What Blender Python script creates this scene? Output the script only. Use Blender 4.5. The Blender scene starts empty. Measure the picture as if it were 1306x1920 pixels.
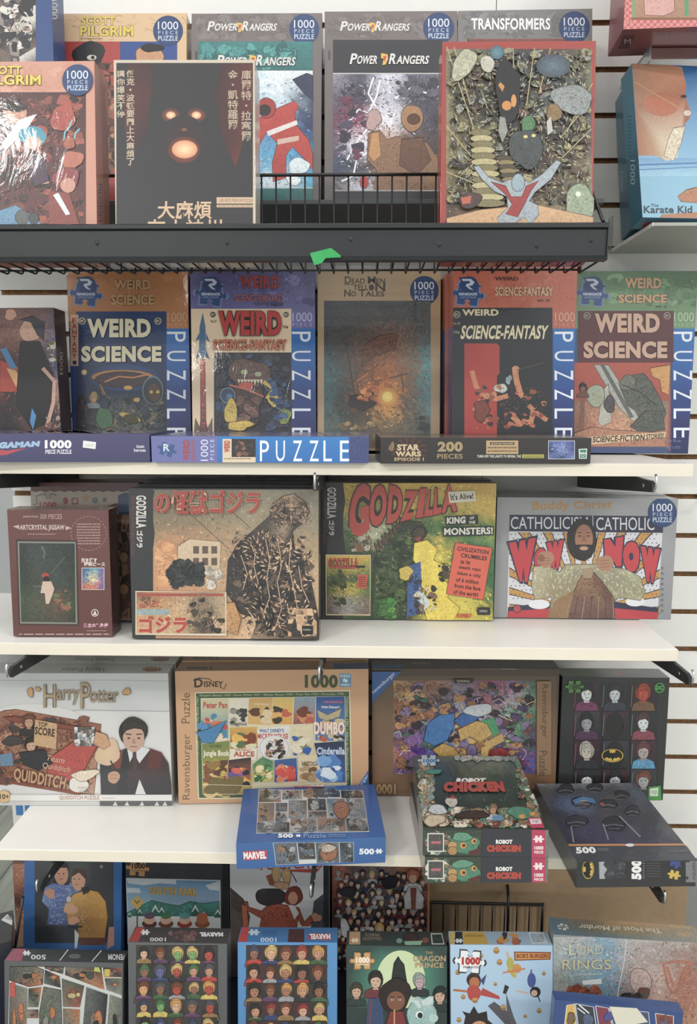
import bpy, bmesh, math, random
import numpy as np
from mathutils import Matrix, Vector

# ------------------------------------------------------------------ camera
SC = bpy.context.scene
COL = SC.collection
F, PITCH, YAW, ROLL, DIST = 1338.27, 0.147868, 0.022293, 0.0022775, 1.377437
cy, sy, cp, sp = math.cos(YAW), math.sin(YAW), math.cos(PITCH), math.sin(PITCH)
FWD = np.array([-sy*cp, cy*cp, -sp]); r0 = np.array([cy, sy, 0.0]); u0 = np.cross(r0, FWD)
RGT = math.cos(ROLL)*r0 + math.sin(ROLL)*u0
UP = -math.sin(ROLL)*r0 + math.cos(ROLL)*u0
CAM = np.array([0.0, -DIST, 0.0])
cd = bpy.data.cameras.new('camera'); cam = bpy.data.objects.new('camera', cd); COL.objects.link(cam)
cd.sensor_fit = 'VERTICAL'; cd.sensor_height = 36.0; cd.lens = 36.0*F/1920.0
cd.clip_start = 0.02; cd.clip_end = 60
m = Matrix(((RGT[0], UP[0], -FWD[0]), (RGT[1], UP[1], -FWD[1]), (RGT[2], UP[2], -FWD[2]))).to_4x4()
m.translation = Vector(CAM); cam.matrix_world = m
SC.camera = cam

# ------------------------------------------------------------------ light
SC.view_settings.view_transform = 'Standard'; SC.view_settings.look = 'None'
SC.view_settings.gamma = 1.0; SC.view_settings.use_curve_mapping = False
SC.view_settings.exposure = 0.27
w = bpy.data.worlds.new('world'); SC.world = w; w.use_nodes = True
w.node_tree.nodes['Background'].inputs[0].default_value = (0.95, 0.975, 1.0, 1)
w.node_tree.nodes['Background'].inputs[1].default_value = 0.80

def area(name, loc, size, sizey, power, target, color=(1.0, 0.97, 0.92)):
    d = bpy.data.lights.new(name, 'AREA'); d.shape = 'RECTANGLE'; d.size = size; d.size_y = sizey
    d.energy = power; d.color = color
    o = bpy.data.objects.new(name, d); COL.objects.link(o)
    o.location = loc
    o.rotation_euler = (Vector(target)-Vector(loc)).to_track_quat('-Z', 'Y').to_euler()
    return o
# rows of ceiling fluorescents over the aisle
area('ceiling_lamp_a', (-0.1, -1.25, 2.3), 1.2, 0.3, 9, (-0.1, -1.25, 0))
area('ceiling_lamp_b', (-2.5, -3.3, 2.1), 1.1, 0.3, 76, (-2.5, -3.3, 0))
area('ceiling_lamp_c', (2.6, -2.95, 2.1), 1.3, 0.3, 70, (2.6, -2.95, 0))
area('ceiling_lamp_d', (-2.15, -7.0, 2.1), 1.3, 0.4, 110, (-2.15, -7.0, 0))
area('ceiling_lamp_e', (1.45, -5.7, 2.1), 0.7, 0.06, 40, (1.45, -5.7, 0))

# ------------------------------------------------------------------ materials
def lin(c):
    c = c.lstrip('#'); v = [int(c[i:i+2], 16)/255 for i in (0, 2, 4)]
    return [x/12.92 if x <= .04045 else ((x+.055)/1.055)**2.4 for x in v]

def plin(c):                      # printing inks are a little greyer than pure
    v = lin(c); l = .3*v[0]+.6*v[1]+.1*v[2]; return [x*.84+l*.16 for x in v]

class NT:
    def __init__(s, name):
        s.m = bpy.data.materials.new(name); s.m.use_nodes = True; s.t = s.m.node_tree
        s.b = s.t.nodes['Principled BSDF']; s.o = s.t.nodes['Material Output']
    def n(s, k, **kw):
        x = s.t.nodes.new(k)
        for a, v in kw.items():
            if a.startswith('i_'):
                key = a[2:]
                x.inputs[int(key) if key.isdigit() else key.replace('_', ' ')].default_value = v
            else: setattr(x, a, v)
        return x
    def l(s, a, b): s.t.links.new(a, b)

def print_mat(name, rough, coat, wrinkle):
    N = NT(name); at = N.n('ShaderNodeVertexColor', layer_name='Col')
    tc = N.n('ShaderNodeTexCoord')
    no = N.n('ShaderNodeTexNoise', i_Scale=210.0, i_Detail=8.0, i_Roughness=0.78, i_Distortion=1.8)
    N.l(tc.outputs['Object'], no.inputs['Vector'])
    mr = N.n('ShaderNodeMapRange', i_1=0.36, i_2=0.64, i_3=0.30, i_4=1.9)
    N.l(no.outputs['Fac'], mr.inputs[0])
    mx = N.n('ShaderNodeMix', data_type='FLOAT', i_A=1.0)
    N.l(at.outputs['Alpha'], mx.inputs['Factor']); N.l(mr.outputs[0], mx.inputs['B'])
    vm = N.n('ShaderNodeVectorMath', operation='SCALE')
    N.l(at.outputs['Color'], vm.inputs[0]); N.l(mx.outputs['Result'], vm.inputs['Scale'])
    N.l(vm.outputs[0], N.b.inputs['Base Color'])
    N.b.inputs['Roughness'].default_value = rough
    N.b.inputs['Coat Weight'].default_value = coat
    N.b.inputs['Coat Roughness'].default_value = 0.07
    if wrinkle:
        mp = N.n('ShaderNodeMapping'); mp.inputs['Scale'].default_value = (1, 1, 0.45)
        N.l(tc.outputs['Object'], mp.inputs[0])
        n2 = N.n('ShaderNodeTexNoise', i_Scale=26.0, i_Detail=4.0, i_Roughness=0.55, i_Distortion=2.5)
        N.l(mp.outputs[0], n2.inputs['Vector'])
        bp = N.n('ShaderNodeBump', i_Strength=wrinkle, i_Distance=0.004)
        N.l(n2.outputs['Fac'], bp.inputs['Height']); N.l(bp.outputs[0], N.b.inputs['Coat Normal'])
    return N.m
M_PRINT = print_mat('printed_card', 0.42, 0.35, 0.05)
M_WRAP = print_mat('shrink_wrapped_card', 0.45, 0.6, 0.14)

def simple(name, col, rough=.5, metal=0, bump=0, scale=60, var=0, spec=.5, stretch=None):
    N = NT(name); c = lin(col); N.b.inputs['Base Color'].default_value = (*c, 1)
    N.b.inputs['Roughness'].default_value = rough; N.b.inputs['Metallic'].default_value = metal
    N.b.inputs['Specular IOR Level'].default_value = spec
    tc = N.n('ShaderNodeTexCoord'); no = N.n('ShaderNodeTexNoise', i_Scale=float(scale), i_Detail=6.0)
    src = tc.outputs['Object']
    if stretch:
        mp = N.n('ShaderNodeMapping'); mp.inputs['Scale'].default_value = stretch
        N.l(src, mp.inputs[0]); src = mp.outputs[0]
    N.l(src, no.inputs['Vector'])
    if var:
        mr = N.n('ShaderNodeMapRange', i_1=.3, i_2=.7, i_3=1-var, i_4=1+var); N.l(no.outputs['Fac'], mr.inputs[0])
        vm = N.n('ShaderNodeVectorMath', operation='SCALE'); vm.inputs[0].default_value = c
        N.l(mr.outputs[0], vm.inputs['Scale']); N.l(vm.outputs[0], N.b.inputs['Base Color'])
    if bump:
        bp = N.n('ShaderNodeBump', i_Strength=bump, i_Distance=.002)
        N.l(no.outputs['Fac'], bp.inputs['Height']); N.l(bp.outputs[0], N.b.inputs['Normal'])
    return N.m
M_SLAT = simple('slatwall_laminate', '#e6e5e0', .42, bump=.04, scale=40, var=.015)
M_MDF = simple('raw_mdf', '#8c6a49', .9, bump=.5, scale=130, var=.35)
M_SHELF = simple('melamine_shelf', '#eceae4', .33, bump=.03, scale=30, var=.012)
M_EDGE = simple('shelf_edge_band', '#e4dccb', .4, var=.02, scale=20)
M_BLACK = simple('black_powder_coat', '#27292a', .42, bump=.12, scale=300, var=.08)
M_CHANNEL = simple('charcoal_steel', '#292c2e', .38, metal=.25, bump=.06, scale=24, var=.06)
M_WIRE = simple('black_wire', '#191a1b', .35)
M_CHROME = simple('chrome', '#d9dbdc', .2, metal=1.0, bump=.1, scale=60)
M_BROWN = simple('tan_fibre_board', '#a88f70', .75, bump=.1, scale=70, var=.05)
M_GREYB = simple('grey_board', '#93948f', .7, var=.04, scale=9)
M_WALL = simple('grey_painted_wall', '#b4b6b5', .8, var=.03, scale=5)
M_TAPE = simple('green_tape', '#2f9a52', .4, bump=.3, scale=60, var=.1)
M_PLATE = simple('grey_metal_plate', '#45484a', .5, var=.05, scale=20)
M_FROST = simple('frosted_shelf', '#a9aca4', .3, var=.03, scale=12)
M_DECK = simple('dark_base_deck', '#1d2130', .6, var=.05, scale=20)
M_CEIL = simple('ceiling_tile', '#d8d8d4', .9, var=.03, scale=30)
def floor_mat():
    N = NT('vinyl_plank_floor'); tc = N.n('ShaderNodeTexCoord')
    mp = N.n('ShaderNodeMapping'); mp.inputs['Scale'].default_value = (14, 1.5, 1)
    N.l(tc.outputs['Object'], mp.inputs[0])
    no = N.n('ShaderNodeTexNoise', i_Scale=2.0, i_Detail=8.0, i_Distortion=.6); N.l(mp.outputs[0], no.inputs['Vector'])
    cr = N.n('ShaderNodeValToRGB'); cr.color_ramp.elements[0].position = .3; cr.color_ramp.elements[1].position = .7
    cr.color_ramp.elements[0].color = (*lin('#7d8075'), 1); cr.color_ramp.elements[1].color = (*lin('#9c9f92'), 1)
    N.l(no.outputs['Fac'], cr.inputs[0]); N.l(cr.outputs[0], N.b.inputs['Base Color']); N.b.inputs['Roughness'].default_value = .5
    return N.m
M_FLOOR = floor_mat()
def clear_mat():
    N = NT('clear_acrylic'); N.b.inputs['Base Color'].default_value = (.93, .96, .95, 1)
    N.b.inputs['Roughness'].default_value = .08; N.b.inputs['Transmission Weight'].default_value = .85
    N.b.inputs['IOR'].default_value = 1.2
    tc = N.n('ShaderNodeTexCoord'); no = N.n('ShaderNodeTexNoise', i_Scale=20.0); N.l(tc.outputs['Object'], no.inputs['Vector'])
    mr = N.n('ShaderNodeMapRange', i_3=.05, i_4=.2); N.l(no.outputs['Fac'], mr.inputs[0]); N.l(mr.outputs[0], N.b.inputs['Roughness'])
    return N.m
M_CLEAR = clear_mat()

# ------------------------------------------------------------------ mesh helpers
def add_box(bm, x0, x1, y0, y1, z0, z1, mi=0):
    v = [bm.verts.new((x, y, z)) for z in (z0, z1) for y in (y0, y1) for x in (x0, x1)]
    fs = []
    for q in ((0, 2, 3, 1), (4, 5, 7, 6), (0, 1, 5, 4), (1, 3, 7, 5), (3, 2, 6, 7), (2, 0, 4, 6)):
        f = bm.faces.new([v[i] for i in q]); f.material_index = mi; fs.append(f)
    return fs
def bevel(bm, r, seg=2):
    bmesh.ops.bevel(bm, geom=bm.edges[:], offset=r, segments=seg, affect='EDGES', profile=.5)
def add_tube(bm, pts, r, n=6):
    pts = [Vector(p) for p in pts]; rings = []
    up = Vector((1, 0, 0))
    for i, p in enumerate(pts):
        d = (pts[min(i+1, len(pts)-1)]-pts[max(i-1, 0)]).normalized()
        a = d.cross(up)
        if a.length < .1: a = d.cross(Vector((0, 1, .3)))
        a.normalize(); b = d.cross(a)
        rings.append([bm.verts.new(p+r*(math.cos(2*math.pi*k/n)*a+math.sin(2*math.pi*k/n)*b)) for k in range(n)])
    for A, B in zip(rings, rings[1:]):
        for k in range(n):
            f = bm.faces.new((A[k], A[(k+1) % n], B[(k+1) % n], B[k])); f.smooth = True
    bm.faces.new(rings[0][::-1]); bm.faces.new(rings[-1])
def add_prism(bm, prof, x0, x1):      # profile of (y, z) swept along x
    a = [bm.verts.new((x0, y, z)) for y, z in prof]; b = [bm.verts.new((x1, y, z)) for y, z in prof]
    n = len(prof)
    for i in range(n): bm.faces.new((a[i], a[(i+1) % n], b[(i+1) % n], b[i]))
    bm.faces.new(a[::-1]); bm.faces.new(b)
def obj(name, bm, mats, parent=None, loc=None):
    me = bpy.data.meshes.new(name); bmesh.ops.recalc_face_normals(bm, faces=bm.faces); bm.to_mesh(me); bm.free()
    for mm in (mats if isinstance(mats, (list, tuple)) else [mats]): me.materials.append(mm)
    o = bpy.data.objects.new(name, me); COL.objects.link(o)
    if parent: o.parent = parent
    if loc: o.location = loc
    return o
def dup(o, parent, loc=None):
    c = o.copy(); COL.objects.link(c); c.parent = parent
    if loc: c.location = loc
    return c
def thing(name, label, cat, loc=(0, 0, 0), group=None):
    o = bpy.data.objects.new(name, None); COL.objects.link(o); o.location = loc; o.empty_display_size = .05
    o['label'] = label; o['category'] = cat
    if group: o['group'] = group
    return o
def tag(o, label, cat, group=None):
    o['label'] = label; o['category'] = cat
    if group: o['group'] = group
    return o

# ------------------------------------------------------------------ structure
# slatwall: brown MDF core with a white laminate slat between every two grooves (76 mm pitch)
WL, WR, ZT, PITCHZ, GAP = -0.691, 1.15, 0.6716, 0.0762, 0.0095
bm = bmesh.new(); add_box(bm, WL, WR, .010, .022, -1.45, 1.02)
wall = obj('wall_back', bm, M_MDF); wall['kind'] = 'structure'
def slat_mesh(x0, x1):
    bm = bmesh.new(); h = PITCHZ-GAP
    fs = add_box(bm, x0, x1, 0, .0101, -h, 0, 1)
    fs[2].material_index = 0
    bmesh.ops.translate(bm, verts=bm.verts, vec=(0, 0, 0))
    me = bpy.data.meshes.new('slat'); bm.normal_update(); bm.to_mesh(me); bm.free()
    me.materials.append(M_SLAT); me.materials.append(M_MDF); return me
seam = .227
ms = [slat_mesh(WL, seam-.0006), slat_mesh(seam+.0006, WR)]
for n in range(-4, 21):
    for mm in ms:
        o = bpy.data.objects.new('slat', mm); COL.objects.link(o); o.parent = wall
        o.location = (0, 0, ZT-GAP-PITCHZ*n)
bm = bmesh.new(); add_box(bm, WL, WR, 0, .0101, -1.45, ZT-GAP-PITCHZ*21)
o = obj('kick_panel', bm, M_GREYB, wall)
bm = bmesh.new(); add_box(bm, -4, 4, -7, 4, -1.47, -1.45); o = obj('floor', bm, M_FLOOR); o['kind'] = 'structure'
bm = bmesh.new()
for i in range(24): add_box(bm, -4+i*.18, -4+i*.18+.003, -7, 4, -1.4505, -1.4495)
o2 = obj('floor_seams', bm, M_PLATE, o); o2['kind'] = 'stuff'
bm = bmesh.new(); add_box(bm, -4, 4, 1.9, 1.95, -1.45, 1.7); o = obj('wall_far', bm, M_WALL); o['kind'] = 'structure'

# tan board standing against the foot of the slatwall
bm = bmesh.new(); add_box(bm, -.2, .672, -.020, -.001, -1.12, -.90); bevel(bm, .001)
tag(obj('fibre_board', bm, M_BROWN), 'tan brown board standing against the wall under the lowest white shelf', 'board')
bm = bmesh.new(); add_box(bm, -.95, .95, -.46, -.0005, -1.45, -1.12); bevel(bm, .003)
tag(obj('base_deck', bm, M_DECK), 'dark base deck that the bottom rows of puzzle boxes stand on', 'deck')

# ------------------------------------------------------------------ white shelves and their brackets
Z2, Z3, Z4, SD, ST = -.0851, -.3733, -.7298, .302, .019
def shelf(x0, x1, z, label):
    t = thing('wall_shelf', label, 'shelf', ((x0+x1)/2, 0, z), 'white shelves on the slatwall')
    hw = (x1-x0)/2
    bm = bmesh.new(); add_box(bm, -hw, hw, -SD+.0012, -.0005, -ST, 0); bevel(bm, .0006, 1); obj('shelf_board', bm, M_SHELF, t)
    bm = bmesh.new(); add_box(bm, -hw, hw, -SD-.0005, -SD+.0011, -ST+.0002, -.0003); bevel(bm, .0003, 1); obj('edge_band', bm, M_EDGE, t)
    return t
shelf(-.73, .4905, Z2, 'upper white shelf, carrying the row of upright comic boxes and three flat boxes')
shelf(-.73, .4881, Z3, 'middle white shelf, holding the maroon box and two wide monster boxes')
shelf(-.6117, .486, Z4, 'lowest white shelf, with wide empty bright top and boxes overhanging its edge')

def bracket_meshes():
    bm = bmesh.new(); add_prism(bm, [(-.001, -.001), (-.348, -.001), (-.357, -.005), (-.359, -.014), (-.353, -.017), (-.02, -.048), (-.001, -.048)], -.0028, .0028)
    a = obj('bracket_arm', bm, M_BLACK)
    bm = bmesh.new()
    add_tube(bm, [(0, -.350, -.0145), (0, -.361, -.013), (0, -.365, -.006), (0, -.3645, .005), (0, -.361, .009)], .0018, 8)
    b = obj('hook_tip', bm, M_CHROME)
    bm = bmesh.new(); add_tube(bm, [(-.0035, -.325, -.0105), (.0035, -.325, -.0105)], .0028, 10); c = obj('screw_head', bm, M_CHROME)
    return a, b, c
BR = bracket_meshes()
first = True
for x, z, lab in ((.412, Z2, 'right black bracket under the upper white shelf, above the silver box'), (-.071, Z2, 'centre black bracket under the upper white shelf, between the two monster boxes'),
                  (-.56, Z2, 'left black bracket under the upper white shelf, above the maroon box'),
                  (.484, Z3, 'right black bracket under the middle white shelf, its tip beyond the shelf end'), (-.0655, Z3, 'centre bracket under the middle shelf with chrome hook over the tan box'),
                  (-.535, Z3, 'left black bracket under the middle shelf over the white box'),
                  (.467, Z4, 'right black bracket poking out below the dark overhanging box'), (-.08, Z4, 'centre bracket under the lowest shelf behind the blue flat box'),
                  (-.512, Z4, 'left black bracket under the lowest shelf over the blue two-person box')):
    t = thing('shelf_bracket', lab, 'bracket', (x, 0, z-ST-.0005), 'black shelf brackets')
    for p in BR:
        if first: p.parent = t
        else: dup(p, t)
    first = False

# ------------------------------------------------------------------ black wire baskets
def wire_basket(label, x0, x1, yb, yf, z0, z1, ch, pitch, side, front=True):
    t = thing('wire_basket', label, 'basket', (0, 0, z0), 'black wire baskets')
    H = z1-z0
    bm = bmesh.new(); add_tube(bm, [(0, yf, 0), (0, yb-.006, 0), (0, yb-.001, .002), (0, yb, .007), (0, yb, H)], .0014, 5)
    wr = obj('wire', bm, M_WIRE, t); n = int((x1-x0)/pitch); wr.location = (x1-.002, 0, 0)
    for i in range(1, n+1): dup(wr, t, (x1-.002-i*pitch, 0, 0))
    bm = bmesh.new(); add_tube(bm, [(x0, yb, H), (x1, yb, H)], .0024, 8); obj('top_rail', bm, M_WIRE, t)
    for zz in (.055, .006):
        bm = bmesh.new(); add_tube(bm, [(x0, yb+.0025, zz), (x1, yb+.0025, zz)], .0016, 6); obj('cross_wire', bm, M_WIRE, t)
    for xx in (x0, x1):
        bm = bmesh.new(); add_tube(bm, [(xx, yb, H), (xx, yf, side)], .0024, 6); obj('side_wire', bm, M_WIRE, t)
        bm = bmesh.new(); add_tube(bm, [(xx, yb, 0), (xx, yb, H)], .0024, 6); obj('side_wire', bm, M_WIRE, t)
    return t
CH0, CH1 = .1945, .2375
A = wire_basket('long black wire basket with charcoal front rail under the top row of boxes', -.80, .3155, -.2765, -.375, CH0-.001, .333, 0, .0212, CH1-CH0+.006)
bm = bmesh.new()
yf = -.385
add_prism(bm, [(yf, .004), (yf, CH1-CH0-.006), (yf-.004, CH1-CH0-.004), (yf-.004, CH1-CH0+.001), (yf, CH1-CH0+.003), (yf+.012, CH1-CH0+.003), (yf+.012, CH1-CH0), (yf+.003, CH1-CH0-.002), (yf+.003, .002), (yf+.012, .001), (yf+.012, -.002), (yf-.002, -.002), (yf-.003, .002)], -.80, .318)
obj('front_rail', bm, M_CHANNEL, A)
bm = bmesh.new(); add_box(bm, .318, .3195, yf-.003, yf+.014, -.002, CH1-CH0+.003); obj('end_cap', bm, M_BLACK, A)
for x, z in ((-.507, .020), (-.360, .022), (-.185, .022), (.0975, .019), (.226, .017), (.297, .024), (-.02, .026)):
    bm = bmesh.new(); bmesh.ops.create_icosphere(bm, subdivisions=2, radius=.0042)
    for v in bm.verts: v.co.y *= .35; v.co.x *= .7
    o = obj('dent', bm, M_CHANNEL, A); o.location = (x, yf+.0002, z)
# metal ledge the rear boxes stand on
bm = bmesh.new(); add_box(bm, -.80, .375, -.185, -.001, .3165, .3235); bevel(bm, .0008, 1)
tag(obj('steel_ledge', bm, M_PLATE), 'dark grey steel ledge carrying the rear top row of boxes', 'ledge')
B = thing('wire_grid_basket', 'low black wire grid basket against the wall behind the bottom boxes', 'basket', (0, 0, -1.119))
gx0, gx1, gy, gh = -.62, .374, -.028, .102
bm = bmesh.new(); add_tube(bm, [(0, gy, 0), (0, gy, gh)], .0016, 6); wr = obj('wire', bm, M_WIRE, B, (gx1-.002, 0, 0))
for i in range(1, int((gx1-gx0)/.0254)): dup(wr, B, (gx1-.002-i*.0254, 0, 0))
for zz in (gh, .012):
    bm = bmesh.new(); add_tube(bm, [(gx0, gy-.003, zz), (gx1, gy-.003, zz)], .0026, 8); obj('rail', bm, M_WIRE, B)
bm = bmesh.new(); add_tube(bm, [(gx1, gy, 0), (gx1, gy, gh)], .0028, 8); obj('end_post', bm, M_WIRE, B)
t = thing('wire_prong', 'thin black slanting wire in front of the blue-edged box at the lower left', 'wire', (-.633, -.22, -1.12))
bm = bmesh.new(); add_tube(bm, [(0, 0, 0), (0, 0, .137), (.022, 0, .242)], .0026, 8); obj('wire_rod', bm, M_WIRE, t)
# loose peg hooks
def peg(x, z, label, pts):
    t = thing('peg_hook', label, 'hook', (x, 0, z))
    bm = bmesh.new(); add_box(bm, -.012, .012, -.003, -.0003, -.02, .012); bevel(bm, .0008, 1); obj('back_plate', bm, M_WIRE, t)
    bm = bmesh.new(); add_tube(bm, pts, .0026, 8); obj('hook_rod', bm, M_WIRE, t)
peg(.655, -.165, 'small black peg hook on the slatwall right of the silver box', [(0, -.003, 0), (0, -.05, 0), (0, -.058, .008)])
t = thing('peg_hook', 'tall black hook rising behind the bottom wire fence', 'hook', (.297, -.036, -1.0))
bm = bmesh.new(); add_tube(bm, [(.004, .0145, .018), (.001, -.01, .008), (0, -.02, -.03), (0, -.02, -.118)], .003, 8); obj('hook_rod', bm, M_WIRE, t)
# green tape curling on the rail
bm = bmesh.new()
pts = [(-.074, .200), (-.046, .207), (-.033, .197), (-.033, .1945), (-.053, .1935), (-.058, .187), (-.068, .184)]
a = [bm.verts.new((x, yf-.0056-(.206-z)*.18, z)) for x, z in pts]; b = [bm.verts.new((x, yf-.0051-(.206-z)*.18, z)) for x, z in pts]
bm.faces.new(a); bm.faces.new(b[::-1])
for i in range(len(a)): bm.faces.new((a[i], a[(i+1) % len(a)], b[(i+1) % len(a)], b[i]))
tag(obj('tape_piece', bm, M_TAPE), 'torn piece of green tape stuck to the lower lip of the charcoal rail', 'tape')

# right-hand shelves at the top
t = thing('glass_shelf', 'grey frosted shelf at the right holding the leaning sky-blue boxes', 'shelf', (.4465, 0, .277))
bm = bmesh.new(); add_box(bm, 0, .6, -.205, -.0005, 0, .0055); bevel(bm, .0008, 1); obj('shelf_panel', bm, M_FROST, t)
bm = bmesh.new(); add_box(bm, -.0016, -.0001, -.205, -.0005, .0002, .0055); obj('pale_edge', bm, M_SHELF, t)
bm = bmesh.new(); add_box(bm, -.004, -.002, -.02, -.0005, -.001, .062); obj('end_riser', bm, M_CLEAR, t)
t = thing('acrylic_shelf', 'clear shelf with a label rail under the red checkered box', 'shelf', (.449, 0, .5585))
bm = bmesh.new(); add_box(bm, 0, .6, -.122, -.0005, 0, .0055); obj('shelf_panel', bm, M_CLEAR, t)
bm = bmesh.new(); add_prism(bm, [(-.1222, .0055), (-.138, .004), (-.1405, -.013), (-.1385, -.013), (-.1365, .0025), (-.1222, .0035)], .002, .6); obj('label_rail', bm, M_CHROME, t)
bm = bmesh.new(); add_box(bm, -.0015, .001, -.142, -.116, -.017, .024); obj('end_tab', bm, M_CLEAR, t)

# sign board seen beyond the left end of the shelving
t = thing('sign_board', 'white board with blue print on the floor beyond the left end', 'sign', (-.955, .5, -1.45))
bm = bmesh.new(); add_box(bm, -.045, .16, -.008, .008, 0, .62); bevel(bm, .001, 1); obj('panel', bm, M_SHELF, t)
M_BLUE = simple('blue_print', '#4d86bd', .6, var=.1)
for i in range(3):
    for j in range(4):
        bm = bmesh.new(); add_box(bm, -.034+i*.026, -.034+i*.026+.02, -.009, -.0078, .29+j*.05, .29+j*.05+.04); obj('blue_block', bm, M_BLUE, t)

# ------------------------------------------------------------------ puzzle boxes
# pose: support height, x, y, yaw, lean, roll, width, depth, height
POSE = {
"A1": [0.3235, -0.5979, -0.1852, 0.0111, 0.0768, -0.0098, 0.2119, 0.0501, 0.348], "A2": [0.3235, -0.411, -0.1299, 0.0084, 0.1542, 0.0003, 0.2199, 0.0497, 0.3219], "A3": [0.3235, -0.185, -0.1253, 0.005, 0.1552, 0.0024, 0.2193, 0.0496, 0.3222], "A4": [0.3235, 0.0413, -0.124, 0.0139, 0.1507, -0.0024, 0.2212, 0.0496, 0.3234], "A5": [0.3235, 0.2621, -0.1233, -0.0116, 0.1529, -0.0009, 0.2218, 0.0496, 0.3246],
"A6": [0.1948, -0.4794, -0.365, 0.0029, 0.0949, -0.0014, 0.2231, 0.05, 0.2622], "A7": [0.1948, -0.2459, -0.365, 0.0206, 0.1095, -0.0025, 0.1915, 0.05, 0.2639], "A8": [0.1948, 0.2031, -0.365, 0.0025, 0.1067, 0.002, 0.2049, 0.05, 0.2842],
"B0": [-0.0851, -0.6147, -0.1645, 0.0125, 0.0069, -0.0076, 0.1947, 0.0464, 0.2438], "B1": [-0.0851, -0.4157, -0.1051, 0.0197, 0.0572, -0.0045, 0.2124, 0.0499, 0.3132], "B2": [-0.0851, -0.1938, -0.12, 0.0364, 0.1126, -0.0082, 0.2179, 0.05, 0.3134], "B3": [-0.0851, 0.0244, -0.11, 0.0085, 0.1199, -0.0009, 0.2167, 0.05, 0.3155], "B4": [-0.0851, 0.2492, -0.1596, 0.0236, 0.0086, -0.0132, 0.2032, 0.0499, 0.3071], "B5": [-0.0851, 0.4643, -0.0998, -0.0152, 0.0428, 0.0025, 0.214, 0.0501, 0.3138],
"L1": [-0.0851, -0.4793, -0.3172, 0.059, 0, 0.0, 0.3136, 0.146, 0.0427], "L2": [-0.0851, -0.1566, -0.3136, -0.008, 0, 0.0, 0.3257, 0.185, 0.0394], "L3": [-0.0851, 0.1795, -0.3139, 0.0363, 0, 0, 0.313, 0.145, 0.0386],
"C0": [-0.3733, -0.4785, -0.1951, 0.0, 0.0992, -0.002, 0.187, 0.0496, 0.238], "C1": [-0.3733, -0.487, -0.2727, 0.025, 0.023, 0.0062, 0.1608, 0.0434, 0.2076], "C2": [-0.3733, -0.2211, -0.2813, 0.0051, 0.0548, -0.001, 0.3, 0.0499, 0.2416], "C3": [-0.3733, 0.0745, -0.1643, -0.0062, 0.0357, 0.0006, 0.3027, 0.0501, 0.2408], "C4": [-0.3733, 0.3851, -0.149, -0.0051, 0.029, 0.0031, 0.3107, 0.05, 0.2143],
"D1": [-0.7298, -0.5331, -0.169, 0.0314, 0.0001, 0.0023, 0.3666, 0.05, 0.2548], "D2": [-0.7298, -0.1641, -0.1529, 0.0498, 0.0443, -0.0042, 0.3505, 0.05, 0.2521], "D3": [-0.7298, 0.1896, -0.1219, -0.0018, 0.0087, -0.0100, 0.3433, 0.05, 0.2503], "D4": [-0.7298, 0.4625, -0.1259, 0.0123, 0.0312, 0.0003, 0.1957, 0.05, 0.2369],
"D5": [-0.7298, -0.0811, -0.3313, 0.0958, -0.0, 0.0, 0.2381, 0.162, 0.0449], "D6b": [-0.7298, 0.1913, -0.3657, 0.0437, 0, 0, 0.1904, 0.222, 0.0439], "D6": [-0.6857, 0.1884, -0.3654, 0.001, 0, 0, 0.1914, 0.2283, 0.0465], "D7": [-0.7298, 0.4194, -0.3694, 0.0441, 0, 0, 0.1852, 0.2270, 0.0436],
"E1": [-1.12, -0.5667, -0.1441, 0.025, 0.1546, 0.0096, 0.1911, 0.0491, 0.2569], "E2": [-1.12, -0.3611, -0.1226, 0.0201, 0.0648, -0.0011, 0.2018, 0.0497, 0.2637], "E3": [-1.12, -0.1606, -0.1222, 0.0197, 0.0682, -0.0012, 0.194, 0.0498, 0.2661], "E4": [-1.12, 0.0373, -0.0911, 0.0189, 0.0346, -0.0013, 0.1934, 0.0499, 0.2561],
"F1": [-1.12, -0.4996, -0.3404, 0.0379, 0.0667, 0.0304, 0.1962, 0.0299, 0.2013], "F2": [-1.12, -0.3069, -0.3395, 0.0061, 0.0953, 0.0046, 0.1652, 0.0402, 0.2337], "F3": [-1.12, -0.1228, -0.3393, 0.0196, 0.0924, 0.0012, 0.165, 0.039, 0.239], "F4": [-1.12, 0.0592, -0.3394, 0.0022, 0.0987, -0.0071, 0.1664, 0.039, 0.2345], "F5": [-1.12, 0.2337, -0.339, -0.017, 0.0814, -0.0233, 0.1668, 0.0342, 0.242], "F6": [-1.12, 0.4301, -0.3394, -0.05, 0.0576, 0.0031, 0.2381, 0.0439, 0.2628],
"K1": [0.2835, 0.52, -0.1832, 0.12, 0.2401, -0.0083, 0.1759, 0.0372, 0.2573], "K2": [0.2835, 0.5387, -0.1162, 0.0225, 0.2600, -0.0023, 0.1911, 0.0446, 0.2573], "K0": [0.5645, 0.4787, -0.1944, -0.0555, 0.0078, -0.0, 0.1808, 0.0837, 0.2],
"F0": [-1.12, -0.739, -0.295, 0.42, 0.0, 0.0, 0.25, 0.085, 0.1739], "E0": [-1.12, -0.668, -0.0567, 0.0045, 0.0316, 0.0033, 0.1, 0.0397, 0.1896], "F7": [-1.12, 0.3766, -0.4297, -0.0256, 0.089, 0.0555, 0.1918, 0.022, 0.2165]}

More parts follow.
